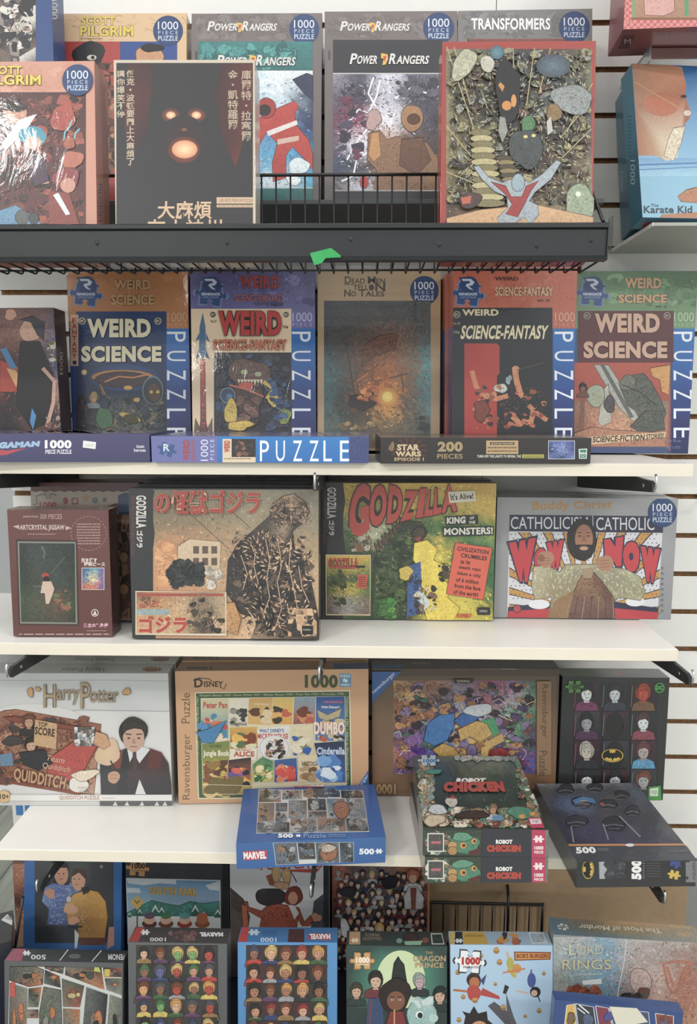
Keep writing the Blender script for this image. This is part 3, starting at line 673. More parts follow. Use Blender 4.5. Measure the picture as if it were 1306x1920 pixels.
f.part('picture'); f.R(876, 73, 1092, 384, '#2f2523'); f.R(878, 73, 1060, 84, '#8a4434', '#3a2420', .5)
f.part('title_lettering'); f.T('TRANSFORMERS', 883, 34, 1031, 56, '#e4e4e2', bold=.05, out='#55514f', ow=.02); f.badge(1076, 51, 29); b.done()

# ================================================================== top row, front (standing in the wire basket)
b = Box('A6', 'salmon box with yellow blocky title and a glare patch, front left of the top row', '#b97b66', wrap=True)
f = b.f('front'); f.full('#cf9279', '#c98a72'); f.part('background_line_art'); f.blobs(0, 119, 176, 170, 22, 18, ['#c98b72', '#d69a82', '#c4866c'], .2)
f.part('picture'); f.R(-70, 173, 161, 424, '#4d2a2a', '#5c3030', .4); f.blobs(-20, 180, 158, 420, 46, 20, ['#7d3f34', '#3b2326', '#a35240', '#5f2f2c', '#26201f', '#8c4636'], .35)
f.E(28, 212, 22, 22, '#c98d6e', .2, jit=.06); f.E(26, 200, 22, 10, '#2a1c1a', .2, jit=.1); f.E(118, 222, 22, 26, '#a8483a', .3, jit=.08); f.P([(105, 205), (133, 188), (138, 214), (120, 210)], '#b04c3c', .2)
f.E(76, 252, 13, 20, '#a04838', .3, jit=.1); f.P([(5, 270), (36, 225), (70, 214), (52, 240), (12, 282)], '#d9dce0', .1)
f.E(62, 256, 26, 19, '#3f93a6', .15, jit=.06); f.E(62, 268, 16, 12, '#d6ab92', .1); f.S([(70, 284), (82, 310), (86, 345)], 13, '#c99c86', .1); f.P([(62, 285), (84, 290), (92, 340), (66, 350), (52, 320)], '#4a3446', .3)
f.S([(120, 265), (122, 248), (130, 240), (136, 225)], 3, '#7fb9bd'); f.S([(138, 265), (142, 250), (150, 242)], 3, '#7fb9bd'); f.E(130, 268, 10, 14, '#a95a44', .2, jit=.1); f.E(136, 300, 22, 16, '#b96a52', .25, jit=.12)
f.E(124, 335, 24, 22, '#8c3e3e', .2, jit=.08); f.E(128, 348, 14, 14, '#c98e7a', .15); f.P([(92, 360), (130, 362), (150, 424), (92, 424)], '#8a3f38', .3); f.P([(100, 366), (110, 362), (132, 402), (124, 404)], '#d9dde2')
f.P([(-20, 424), (0, 395), (30, 385), (70, 410), (80, 424)], '#5f8fae', .3); f.E(42, 408, 13, 14, '#5b605e', .2); f.E(64, 410, 9, 11, '#444b4c', .2)
title2(f, 'SCOTT', 'PILGRIM', (-28, 124, 41, 140), (-30, 141, 77, 160), '#5a4a14'); f.badge(146, 151, 29)
g = b.f('right'); g.full('#a9705c'); g.part('side_lettering'); g.T('PILGRIM', 184, 345, 191, 415, '#2f5a9a', rot=90); b.done()

b = Box('A7', 'near-black cover with glowing eyes and mouth and cream vertical characters', '#cdbda6', wrap=True)
f = b.f('front'); f.full('#cbbba4'); f.part('picture'); f.R(218, 118, 474, 460, '#302d2f', '#2b2a2d', .12)
f.P([(240, 119), (286, 119), (284, 170), (276, 240), (258, 292), (238, 270), (232, 200)], ['#4a2622', '#3a2523', '#4f2722', '#43231f', '#33262a', '#5c2c26', '#5c2a25'], .15)
f.P([(414, 119), (473, 119), (472, 200), (456, 262), (442, 312), (430, 290), (414, 240), (404, 180)], ['#3b2422', '#5f2824', '#632a25', '#5a2621', '#6a2a22', '#4a2421', '#4d2521', '#40231f'], .15)
for x, q in ((320, 1), (368, 1)): f.E(x, 216, 19, 14, '#a5542e', .05, edge='#352c2d', n=24); f.E(x, 216, 9, 7, '#f7e0b6', 0, edge='#d98a54', n=20)
f.E(344, 262, 44, 46, '#3f2722', .1, edge='#302d2f', n=28); f.E(345, 281, 30, 25, '#a3502c', .05, edge='#5a2b20', n=28); f.E(346, 280, 24, 17, '#f6d4a2', 0, edge='#d98c5c', n=24); f.E(345, 243, 5, 3, '#8a4a34', 0)
f.part('vertical_lettering')
def vtext(f, s, x0, x1, y0, y1, col):
    n = len(s); st = (y1-y0)/n
    for i, ch in enumerate(s):
        if ch == '·': f.E((x0+x1)/2, y0+st*(i+.5), 2, 2, col)
        else: f.T(ch, x0, y0+st*i+.8, x1, y0+st*(i+1)-.8, col, bold=.012)
vtext(f, '庫爾特·拉塞爾', 452, 471, 131, 265, '#b9a48a'); vtext(f, '金·凱特羅爾', 427, 446, 131, 243, '#b9a48a'); f.part('left_vertical_lettering'); vtext(f, '讓你爆笑不停', 219, 234, 131, 221, '#cbb79a'); vtext(f, '傑克·波頓要攤上大麻煩了', 237, 252, 131, 311, '#cbb79a')
f.part('title_lettering'); f.T('大麻煩', 295, 377, 397, 411, '#d5b28a', bold=.018); f.T('有小神州', 276, 411, 416, 446, '#d5b28a', bold=.018)
f.part('small_label'); f.R(406, 370, 474, 382, '#cdb08c'); f.T('1,000-PIECE PREMIUM PUZZLE', 410, 373, 473, 380, '#8a4a34'); f.R(406, 384, 474, 389, '#cdb08c'); f.dashes(408, 385, 473, 388, 1, '#8a5a40')
b.f('right').full('#bdb7a8'); b.done()

b = Box('A8', 'red-edged box with a crowded olive creature scene, right of the fence', '#a8382c', wrap=True)
f = b.f('front'); f.full('#a5392d'); f.part('picture'); OL = ['#6b6548', '#3b3528', '#8d8560', '#4a4a45', '#2a2420', '#8c8c80', '#5b3f33', '#9a8f63', '#35302b']
f.G(836, 92, 1109, 440, ['#8a8668 #5a5a52 #3f3a3c #4a4034 #6b6444', '#7b745a #4d463c #2f2a2b #56626b #6f6a50', '#857a5a #3f382e #33291f #6b6f70 #5a5250', '#8f8258 #544a36 #4a4a3b #5f5646 #63544a', '#857850 #7d7048 #3e3d36 #6b5a42 #857a56', '#4e3b30 #6b5a3e #5a4e44 #8a7654 #7d8466', '#5b4636 #b08a5e #c79b6a #c09668 #aaa68e'], .6, 6)
f.blobs(838, 94, 1106, 385, 190, 13, OL, .7); f.shards(838, 94, 1106, 392, 1500, 7, OL+['#b3aa80', '#a8a898', '#1c1817'], .3)
for p in ([(836, 92), (905, 300)], [(850, 92), (880, 200)], [(1108, 160), (1060, 250)], [(1106, 245), (1050, 300)], [(836, 240), (885, 300)], [(1000, 94), (985, 200)], [(960, 94), (962, 170)], [(1106, 190), (1048, 262)], [(836, 325), (900, 352)], [(1030, 94), (1008, 180)]):
    f.S(p, 1.8, '#a99c6a', .2)
for i in range(13): f.E(900+i*1.2, 252+i*11, 20+i*.9, 7, '#b3a572' if i % 2 else '#7c7146', .3, n=14)
for i in range(9): f.E(945+i*2, 300+i*8, 16, 5, '#8a7647' if i % 2 else '#4b3f2a', .3, n=12)
f.E(930, 103, 13, 13, '#5f8a96', .3, edge='#3f6470'); f.E(1035, 128, 32, 22, '#5b6f7c', .5, edge='#3e4850'); f.E(1070, 190, 40, 26, '#858a88', .7, jit=.1); f.E(868, 125, 20, 30, '#a9a88c', .6, jit=.1, ang=.5)
f.E(912, 124, 13, 16, '#b9b5a2', .3, jit=.06); f.E(950, 175, 22, 60, '#1f1c1c', .3, jit=.08); f.P([(936, 158), (944, 166), (940, 176), (932, 164)], '#c98436'); f.E(948, 202, 9, 9, '#c98436', .1); f.E(961, 193, 5, 12, '#cf8c3c', .1)
f.E(988, 238, 13, 17, '#4a7a4a', .4, jit=.08); f.E(984, 282, 30, 38, '#3d4342', .6, jit=.08); f.E(983, 260, 4, 3, '#d6c56a'); f.E(998, 258, 4, 3, '#d6c56a'); f.E(1036, 215, 13, 18, '#86683a', .4, jit=.1)
f.P([(1022, 232), (1030, 222), (1034, 250), (1024, 258)], '#b3b2aa', .2); f.P([(935, 222), (945, 224), (950, 250), (940, 272), (932, 250)], '#8d8d85', .3); f.E(1085, 385, 30, 34, '#8d9a7e', .45, jit=.08); f.E(1081, 367, 5, 5, '#d9dccd'); f.E(880, 378, 22, 14, '#4a3430', .5, jit=.1); f.P([(862, 374), (882, 370), (880, 384), (866, 386)], '#b9573c', .2)
f.P([(836, 440), (836, 412), (900, 396), (1000, 386), (1109, 410), (1109, 440)], '#c79c6c', .3)
# plain red and silver crouching shape
f.P([(886, 316), (896, 314), (915, 336), (940, 346), (952, 340), (976, 340), (990, 346), (1014, 330), (1040, 304), (1049, 308), (1030, 340), (1000, 364), (990, 380), (1006, 388), (1008, 406), (992, 424), (980, 410), (960, 424), (935, 424), (930, 412), (950, 392), (948, 372), (925, 362), (902, 340)], '#9aa4aa', .3)
f.P([(918, 344), (946, 352), (956, 372), (976, 372), (984, 352), (1008, 342), (992, 362), (982, 384), (968, 410), (946, 404), (958, 386), (946, 368)], '#9c2d2a', .2); f.E(969, 346, 12, 17, '#8fa2ac', .2, jit=.03)
b.done()
# ================================================================== right-hand boxes
b = Box('K0', 'red checkered box high on the right, seen from below', '#9a4a4c', wrap=False)
f = b.f('front'); f.full('#c4605e'); f.part('checkered_border'); k = f.tick()
for i in range(26):
    for j in range(3):
        if (i+j) % 2: x = 1168+i*6.2; y = 38+j*5.8; f.P([(x, y), (x+6.2, y-.3), (x+6.2, y+5.5), (x, y+5.8)], '#dd8a84', k=k)
for j in range(9):
    for i in range(3):
        if (i+j+1) % 2: x = 1167+i*5.6; y = -8+j*5.8; f.P([(x, y), (x+5.6, y), (x+5.6, y+5.8), (x, y+5.8)], '#dd8a84', k=k)
f.part('picture'); f.R(1184, -60, 1320, 33, '#b58d70', '#a77a5c', .3); f.R(1184, -60, 1190, 33, '#7e9a6a'); f.P([(1206, -20), (1262, -20), (1264, 20), (1244, 30), (1208, 28)], '#d39c92', .2); f.R(1283, -30, 1290, 30, '#3f9a62'); f.R(1184, 33, 1320, 37, '#8a5a34')
g = b.f('bottom'); g.full('#96504e', '#8a4644'); g.part('side_lettering'); g.T('550', 1230, 58, 1258, 66, '#5c2426', rot=180); g.P([(1168, 66), (1190, 66), (1178, 90), (1158, 92)], '#6a2426'); g.T('M', 1170, 73, 1182, 82, '#c9b7ae'); b.f('left').full('#8d4644', '#874343', .2); b.done()
b = Box('K1', 'sky-blue box with a tan portrait over a beach, leaning at the right edge', '#5f8c9c', tray='#4d7c8c', wrap=False)
f = b.f('front'); f.full('#7fb3cb'); f.part('picture'); f.R(1186, 110, 1330, 300, '#2d6ba8', '#7fb0cf'); f.R(1186, 296, 1330, 330, '#6a9cc4', '#8fbdd2', .2); f.S([(1190, 309), (1330, 305)], 3, '#3f74a8', .3); f.S([(1190, 318), (1330, 312)], 2, '#4a80b0', .3)
f.P([(1176, 112), (1255, 118), (1278, 126), (1286, 160), (1284, 182), (1294, 208), (1292, 222), (1284, 232), (1280, 256), (1268, 296), (1250, 302), (1230, 292), (1200, 292), (1180, 292), (1176, 200)], ['#a3785c', '#c08464', '#c98a66', '#b3704e', '#a86548', '#b06b4c', '#a05c40', '#96573e', '#b0a08c', '#d9cbae', '#cfc0a2', '#b58a66', '#a86c4a', '#ae6c48', '#94674c'], .18)
f.P([(1262, 240), (1284, 236), (1276, 270), (1262, 302), (1244, 292), (1252, 262)], '#cbbda2', .5); f.E(1240, 196, 34, 22, '#b4623f', .2, edge='#ad6848'); f.S([(1190, 154), (1288, 212)], 2, '#b98a62'); f.E(1288, 212, 8, 6, '#c9b8a8', .2); f.E(1281, 181, 6, 3, '#4a2a20')
f.P([(1330, 345), (1286, 356), (1270, 368), (1276, 378), (1330, 382)], '#ac7148', .3); f.P([(1240, 402), (1330, 396), (1330, 412), (1236, 410)], '#a8704c', .2)
f.part('title_lettering'); f.T('The', 1219, 382, 1234, 388, '#1b3646', bold=.01); f.T('Karate Kid', 1206, 386, 1297, 400, '#1b3646', bold=.03)
g = b.f('left'); g.full('#5a8494', '#356a7c', .12); g.part('side_lettering'); g.T('1000', 1181, 300, 1190, 346, '#a9c3c8', rot=90); g.dashes(1176, 215, 1183, 296, 12, '#3c6474')
g = b.f('bottom'); g.full('#3b7490'); g.part('side_lettering'); g.P([(1207, 417), (1243, 415), (1235, 427), (1200, 430)], '#94483e', .3); g.dashes(1262, 416, 1280, 422, 2, '#7fb4cb'); b.done()
b = Box('K2', 'teal box whose side shows behind the sky-blue box', '#4e7c8c', tray='#3d6676', wrap=False)
g = b.f('left'); g.full('#557f8f', '#2f6274', .12); g.part('side_lettering'); g.T('1000', 1162, 322, 1167, 358, '#7fa0a8', rot=90); b.done()

# ================================================================== second row
def comic(key, label, x0, body, hdr, hdr2, title, num, cover, countcol, behind=0, blabel=None, lx=36, cx=191, side='#2b5a94', bdx=0):
    b = Box(key, label, body, tray=side, behind=behind, blabel=blabel, bdx=bdx); f = b.f('front'); f.full(side, '#26366e')
    f.R(x0-30, 495, x0+260, 616, hdr, hdr2, .15); f.part('header_art'); f.blobs(x0+lx+30, 512, x0+236, 574, 16, 16, [hdr, hdr2, hdr], .4)
    f.part('maker_logo'); f.piece(x0+lx, 552, 19, '#2d4a80', out='#6f86a8', ang=.12, sq=1.05); f.E(x0+lx+2, 534, 17, 16, '#27406f', n=24); f.P([(x0+lx-18, 520), (x0+lx+2, 519), (x0+lx+26, 538), (x0+lx-4, 540)], '#27406f')
    f.P([(x0+lx-12, 523), (x0+lx+5, 523), (x0+lx+12, 529), (x0+lx+8, 535), (x0+lx+1, 536), (x0+lx+10, 544), (x0+lx+2, 542), (x0+lx-5, 535), (x0+lx-2, 532), (x0+lx+4, 531), (x0+lx+3, 527), (x0+lx-10, 527)], '#b9c3d2')
    f.T('RENEGADE', x0+lx-17, 549, x0+lx+17, 554, '#c6d0dc', bold=.03); f.T('GAME STUDIOS', x0+lx-15, 556, x0+lx+15, 559, '#9fb0c8')
    f.part('title_lettering')
    for t, c, col, out in title: f.T(t, *c, col, out=out, bold=.05)
    if num: f.T(num[0], *num[1], '#2a2623', bold=.03)
    f.part('count_lettering'); f.T('1000', x0+cx, 586, x0+cx+37, 603, countcol); f.T('P I E C E', x0+cx, 606, x0+cx+37, 612, countcol)
    f.part('puzzle_band'); f.G(x0+cx-4, 616, x0+cx+45, 856, ['#1f6fb8 #1f6fb8', '#1d61aa #1d61aa', '#1e4288 #1e4288', '#1e2a66 #1e2a66', '#1c2358 #1c2358'], .05, 2, 0)
    for i, ch in enumerate('PUZZLE'): f.T(ch, x0+cx-1, 622+i*36, x0+cx+34, 641+i*36, '#dfe5ec', rot=90)
    f.part('cover_picture'); cover(f, x0); g = b.f('left'); g.band(0, 1, hdr); g.band(0, .70, '#2a66a8', '#27346e'); b.done(); return b
def ec(f, x, y, c='#d8cba6'): f.E(x, y, 6.5, 6.5, c, n=20); f.E(x, y, 5.2, 5.2, '#2c3138', n=20); f.T('EC', x-3.5, y-2.5, x+3.5, y+2.5, c, bold=.04)
def covB1(f, x0):
    f.R(143, 584, 312, 830, '#26416e', '#1d2a44', .15); f.R(132, 590, 147, 686, '#c9a686'); 
    for i, ch in enumerate('FANTASY'): f.T(ch, 135, 596+i*11.2, 144, 605+i*11.2, '#a8352b', bold=.03)
    f.E(140, 680, 4, 4, '#27305a'); ec(f, 154, 602); ec(f, 296, 602)
    f.E(232, 708, 66, 26, '#3f6da0', .1, edge='#26416e', n=28); f.E(230, 706, 58, 13, '#b8824c', .2, jit=.02); f.E(230, 712, 52, 15, '#4a3a3c', .35); f.E(158, 698, 5, 5, '#d3c071')
    f.S([(196, 716), (222, 706), (250, 708), (278, 702)], 3, '#c9804a', .3); f.E(240, 727, 8, 4, '#e0a33c'); f.P([(186, 720), (190, 720), (210, 760), (212, 790), (206, 790)], '#8f6a44', .3)
    f.G(143, 740, 312, 830, ['#1d2c4a #33384a #3a4450 #2a3a52 #1e2c48', '#2a2428 #46484a #555c54 #3a4244 #202c40', '#241d20 #3a3e38 #4d4c3c #3b3a34 #262b34'], .7, 6)
    f.blobs(150, 742, 310, 806, 40, 11, ['#3b4146', '#5a5f58', '#2a2d33', '#7a6a4a', '#20242c'], .6)
    f.bust(176, 746, 9, '#c4936c', '#b39a62', '#7a8a92'); f.bust(155, 752, 8, '#3c2a30', '#251c22', '#3a2430', eyes=False); f.E(196, 784, 15, 22, '#3f6b48', .3, jit=.08); f.E(196, 756, 9, 10, '#2b3a4a', .2)
    f.E(287, 732, 20, 27, '#6d8580', .1); f.E(287, 733, 18, 25, '#2c3d4c', .1); f.E(289, 736, 13, 18, '#5c4232', .4, jit=.06); f.E(284, 735, 3, 3, '#d7b44a'); f.E(296, 735, 3, 3, '#d7b44a'); f.blobs(266, 762, 310, 804, 16, 9, ['#3a4248', '#232a33', '#6f7f7a'], .5)
    f.E(244, 782, 22, 6, '#b89a4a', .3, ang=.35); f.E(246, 786, 14, 8, '#46411f', .4, ang=.3); f.E(257, 750, 6, 4, '#c7a646')
    f.part('cover_lettering'); f.T('WEIRD', 164, 598, 283, 633, '#e3d9b0', bold=.05, out='#1c2c50', ow=.03); f.T('SCIENCE', 153, 649, 303, 679, '#e3d9b0', bold=.05, out='#1c2c50', ow=.03)
comic('B1', 'orange-headed box with deep blue comic cover and cream lettering', 123, '#a86a38', '#b0713c', '#b87a46', [('WEIRD', (214, 524, 282, 543), '#bf935c', '#3a2a1a'), ('SCIENCE', (208, 552, 288, 572), '#bf935c', '#4a3420')], None, covB1, '#c4a277', lx=38)
def covB2(f, x0):
    f.R(358, 579, 546, 830, '#e0c6a2'); ec(f, 399, 590, '#cfc0a0'); ec(f, 536, 590, '#cfc0a0')
    f.P([(380, 586), (385, 612), (386, 655), (382, 672), (376, 672), (373, 655), (374, 612)], '#4a6e90', .15); f.P([(373, 624), (366, 640), (374, 636)], '#4a6e90'); f.P([(386, 624), (394, 642), (386, 637)], '#4a6e90'); f.P([(373, 655), (367, 672), (376, 668)], '#3c5a7a'); f.P([(386, 655), (393, 674), (384, 668)], '#3c5a7a')
    f.P([(376, 674), (384, 674), (386, 790), (394, 830), (370, 830), (376, 790)], ['#c4504a', '#c4504a', '#6a4038', '#4a3c3a', '#4a3c3a', '#6a4038'], .3); f.P([(366, 784), (376, 806), (364, 810)], '#6b5a50', .3); f.P([(398, 784), (388, 806), (398, 812)], '#6b5a50', .3)
    f.T('No.27', 395, 600, 406, 605, '#3a3230', bold=.03); f.T('10¢', 530, 610, 540, 617, '#5c2a24', bold=.04)
    f.R(401, 661, 546, 830, '#23262c', '#2a2a30', .35); f.blobs(404, 664, 544, 808, 60, 14, ['#2e3542', '#1c1e24', '#3d3a44', '#344a68'], .6)
    f.E(468, 702, 38, 30, '#5d463c', .75, jit=.1); f.E(466, 742, 26, 34, '#4a3630', .75, jit=.1); f.E(458, 698, 7, 5, '#9aa37a', .2); f.E(484, 702, 7, 5, '#9aa37a', .2)
    for i in range(8): f.P([(445+i*6, 712), (451+i*6, 712), (448+i*6, 720+(i % 3)*2)], '#d6cba8')
    f.E(462, 724, 12, 9, '#c4523c', .4, jit=.15); f.S([(430, 722), (462, 730), (494, 744)], 3, '#cf6a48'); f.blobs(440, 740, 490, 800, 22, 10, ['#6a4a40', '#3a2c2c', '#7a564a'], .6)
    for x, y, sx in ((427, 742, 1), (507, 722, .8), (527, 757, .8)):
        f.E(x, y, 14*sx, 15*sx, '#8aa2b2', .1, n=16); f.E(x, y, 12*sx, 13*sx, '#2c4664', .2, n=16); f.E(x+3, y+2, 6*sx, 7*sx, '#4b7a96', .3, jit=.1)
        f.E(x+6, y+30*sx, 14*sx, 20*sx, '#c2a53c' if x < 520 else '#7d8a3c', .5, jit=.14)
    f.E(450, 798, 24, 9, '#c9a93c', .4, jit=.15); f.S([(494, 716), (512, 730), (500, 748)], 7, '#c9a93c', .3); f.blobs(505, 700, 545, 800, 16, 9, ['#27476e', '#3b5f84', '#1f2c44'], .5)
    f.part('cover_lettering'); f.T('WEIRD', 410, 584, 528, 630, '#b6322c', bold=.06, out='#2a2422', ow=.04); f.T('SCIENCE-FANTASY', 400, 637, 538, 657, '#c46a44', bold=.05, out='#5a2a20', ow=.03)
comic('B2', 'purple-headed box with cream comic cover and a small rocket', 355, '#54538a', '#4d4a78', '#6e6daa', [('WEIRD', (448, 517, 525, 541), '#8f3038', '#3a2a4a'), ('SCIENCE-FANTASY', (440, 552, 533, 566), '#9a5a5c', '#3e3058')], ('NO. 27', (508, 569, 532, 574)), covB2, '#b9b7da', lx=40, cx=193, side='#2f66ac')
b = Box('B3', 'tan box with a burning ship painting in teal and orange', '#a8895f')
f = b.f('front'); f.full('#b5976e', '#a98c66'); f.part('title_lettering'); c = '#3c2c1c'
f.T('D', 646, 518, 658, 532, c, bold=.02); f.T('EAD', 659, 522, 684, 532, c, bold=.02); f.T('M', 689, 518, 704, 532, c, bold=.02); f.T('EN', 705, 522, 722, 532, c, bold=.02); f.T('TELL', 662, 534, 690, 544, c, bold=.02); f.T('N', 703, 530, 722, 546, c, bold=.03)
f.T('N', 645, 543, 657, 556, c, bold=.02); f.T('O', 658, 546, 667, 556, c, bold=.02); f.T('T', 673, 543, 684, 556, c, bold=.02); f.T('ALES', 685, 546, 720, 556, c, bold=.02); f.E(696, 539, 5, 6, c); f.R(645, 533, 661, 534.2, c)
f.badge(795, 545, 27); f.part('picture')
f.G(607, 564, 807, 840, ['#3e4142 #434647 #3f4243 #414445 #4a4d4e #565a5c', '#3c3f40 #3f3f3e #47423f #4e4642 #505050 #5a6060', '#454647 #4a4744 #5d4a40 #7a5340 #6d5a4c #566264', '#3f5154 #4c4c48 #6e4c3a #8f5836 #7c6450 #4f8488', '#3f6a6c #4f5450 #80502e #b3682e #86664a #58999c', '#356264 #3c403c #a8602c #d68a2a #7a5c40 #4d8084', '#3f5e5c #35342e #4f3c2c #c48a34 #5f4d3c #5d8482', '#48615c #45493f #4b4336 #6b5a40 #5a5344 #4a5f5a', '#4a5a50 #5d5c46 #7d6844 #5d5340 #3c443c #2c3430'], .45, 7, .8)
for p, w_, c_ in (([(648, 640), (656, 690), (664, 738)], 3, '#4a3626'), ([(660, 640), (668, 700), (672, 740)], 2, '#5a4430'), ([(662, 706), (700, 690), (745, 652)], 2, '#6b4a30'), ([(700, 716), (735, 708), (765, 700)], 2, '#54402c'), ([(630, 716), (660, 708)], 1.5, '#453a30'), ([(752, 700), (756, 735)], 2, '#54402c'), ([(668, 715), (690, 700)], 2, '#c97a3a')): f.S(p, w_, c_, .3)
f.P([(690, 640), (715, 628), (745, 625), (740, 655), (700, 668), (678, 690), (680, 655)], '#6a4434', .6); f.P([(654, 742), (700, 736), (706, 758), (680, 772), (652, 760)], '#2f2822', .5)
f.blobs(668, 705, 745, 760, 26, 9, ['#c8762c', '#b3602a', '#8a4c2a', '#d98c34'], .5); f.E(727, 745, 20, 18, '#e8b53c', .15, edge='#c8802e', n=22); f.E(726, 744, 10, 10, '#f6e07a', .1, edge='#ecc040', n=18)
f.blobs(630, 790, 730, 806, 12, 9, ['#8a7048', '#6b5a3e', '#a8844e'], .4); f.blobs(775, 780, 806, 808, 6, 9, ['#27302c', '#313a34'], .3); b.done()
def covB4(f, x0):
    f.R(846, 577, 1035, 840, '#22262a', '#1d2024', .2); f.R(870, 644, 931, 840, '#ae342a', None, .06); f.P([(931, 644), (931, 690), (924, 700), (931, 705), (936, 700), (936, 650)], '#ae342a'); ec(f, 856, 590, '#a9a17c')
    for pts, wd in (([(884, 695), (892, 724), (905, 742), (930, 738)], 9), ([(895, 760), (902, 780), (912, 792)], 12), ([(965, 695), (968, 715), (975, 738), (984, 748)], 11), ([(905, 745), (930, 748), (952, 742)], 9), ([(960, 780), (975, 795), (995, 790), (1000, 770)], 11), ([(990, 760), (1010, 778), (1025, 788)], 8), ([(900, 750), (888, 770)], 8)): f.S(pts, wd, '#c07a50', .5)
    f.E(938, 728, 12, 9, '#b9c0b4', .3, jit=.1); f.E(966, 692, 7, 6, '#c98a5c'); f.S([(968, 694), (1018, 680)], 2, '#4c4038'); f.E(953, 712, 6, 8, '#8a9a9a', .3, jit=.2); f.blobs(890, 720, 1025, 804, 36, 7, ['#8f4a34', '#26282a', '#b3684a', '#3a2a26'], .4); f.E(902, 770, 16, 18, '#7a3a2a', .4, jit=.15)
    f.part('cover_lettering'); f.T('WEIRD', 866, 580, 934, 592, '#cfc094', bold=.04); f.T('SCIENCE-FANTASY', 862, 610, 1024, 636, '#d8cba4', bold=.04, sh=4); f.T('No.29', 848, 604, 862, 609, '#b3ac8c'); f.T('10¢', 850, 620, 861, 627, '#b3ac8c')
comic('B4', 'red-orange-headed box with black comic cover, foremost of its stack', 844, '#a8523a', '#b4583e', '#b9624a', [('WEIRD', (927, 519, 972, 526), '#4a2a20', None), ('SCIENCE-FANTASY', (928, 538, 1036, 555), '#c9a47c', '#6a3226')], ('NO. 29', (1007, 561, 1030, 566)), covB4, '#d0a088', behind=2, blabel=['red-orange box directly behind the foremost red-orange box', 'red-orange box at the back of the red-orange stack'], lx=33, cx=196, side='#2d5688', bdx=-.007)
def covB5(f, x0):
    f.R(1083, 583, 1262, 680, '#5b2c30', None, .15); ec(f, 1100, 592, '#b09a86'); ec(f, 1250, 592, '#b09a86'); f.R(1076, 680, 1256, 845, '#b04f3c', '#8f4434', .25)
    f.G(1076, 752, 1252, 845, ['#8c6a50 #a87a5c #9c8268 #8a7a62 #7c7260', '#8a5a48 #b37a5c #b98562 #a87a5a #a06c4c', '#7a5040 #b07a58 #c08a62 #a86c50 #8c6048'], .5, 6)
    f.P([(1112, 684), (1140, 684), (1200, 780), (1186, 790), (1160, 764)], '#a3a49c', .4); f.P([(1124, 684), (1132, 684), (1188, 782), (1180, 784)], '#5d615c', .3); f.P([(1130, 730), (1140, 720), (1146, 790), (1128, 800), (1120, 790)], '#aaa89c', .4)
    f.P([(1160, 720), (1180, 704), (1206, 700), (1220, 716), (1236, 745), (1248, 775), (1236, 800), (1206, 800), (1190, 770), (1176, 760), (1168, 742)], '#55584f', .6); f.E(1176, 718, 16, 14, '#6a6c60', .5, jit=.08); f.P([(1180, 800), (1210, 770), (1240, 770), (1246, 806), (1200, 812)], '#4d5048', .6); f.S([(1168, 722), (1200, 736), (1230, 760)], 2, '#34372f')
    f.P([(1218, 690), (1256, 684), (1254, 740), (1240, 735), (1236, 712), (1222, 706)], '#c9914c', .3); f.E(1116, 742, 18, 20, '#9aa38a', .3, jit=.05); f.bust(1092, 728, 8, '#7d5240', '#2a1f1c', '#6a4030', .4); f.S([(1092, 748), (1090, 790), (1088, 808)], 8, '#7d5240', .4)
    f.E(1142, 758, 9, 18, '#4a4648', .6, jit=.1); f.P([(1076, 812), (1110, 800), (1150, 806), (1246, 812), (1246, 838), (1076, 838)], '#a87456', .4); f.R(1066, 838, 1252, 856, '#3a4c78')
    f.P([(1060, 822), (1248, 810), (1246, 820), (1060, 838)], '#d3b48c'); f.part('banner_lettering')
    f.TQ('SCIENCE-FICTION', [(1111, 819), (1208, 814), (1207, 826), (1110, 830)], '#2a2522', bold=.05); f.TQ('STORIES!', [(1211, 814), (1244, 812), (1243, 822), (1210, 824)], '#3a2a22', bold=.03); f.part('cover_lettering')
    f.T('WEIRD', 1114, 588, 1236, 624, '#c9a288', bold=.06, out='#3c1e22', ow=.03); f.T('SCIENCE', 1093, 640, 1250, 672, '#c9a288', bold=.06, out='#3c1e22', ow=.03)
    f.part('size_lettering'); f.T('50 x 70 cm', 1248, 824, 1275, 829, '#8a94b4'); f.T('19.5" x 27.5"', 1248, 836, 1275, 841, '#8a94b4')
comic('B5', 'green-headed box at the right end with maroon and red comic cover', 1072, '#557a55', '#4d704c', '#6f9368', [('WEIRD', (1171, 521, 1239, 541), '#bf9468', '#3a3a2a'), ('SCIENCE', (1159, 552, 1249, 568), '#bf9468', '#3a3a2a')], ('NO. 15', (1229, 573, 1249, 577)), covB5, '#a9bd96', lx=38, cx=191, side='#33688a')
b = Box('B0', 'box with brown and red comic art cut off at the left, second row', '#4a3a3e', wrap=False)
f = b.f('front'); f.full('#5d3a38'); f.part('picture'); f.G(-90, 578, 120, 830, ['#5a3c3a #633f3c #6a4440 #5f3e3b #4a3a46', '#6d4238 #5a3c3c #7a4a3c #8a6450 #2f4470', '#8a4434 #8f3c2e #3a2a2a #5a4040 #38507c', '#a03a2c #a8402e #2a2224 #6f4a46 #a98470', '#3b2a30 #35262a #241f22 #5a3a36 #3b3034', '#55403c #3f2e30 #26242a #6d4c42 #4b3c3c'], .5, 6)
f.E(58, 618, 22, 22, '#bd9078', .2, jit=.06, ang=.6); f.P([(36, 600), (62, 592), (84, 606), (82, 640), (70, 628), (58, 604)], '#2a2a34', .3); f.E(20, 590, 12, 10, '#b9866c', .3, jit=.1)
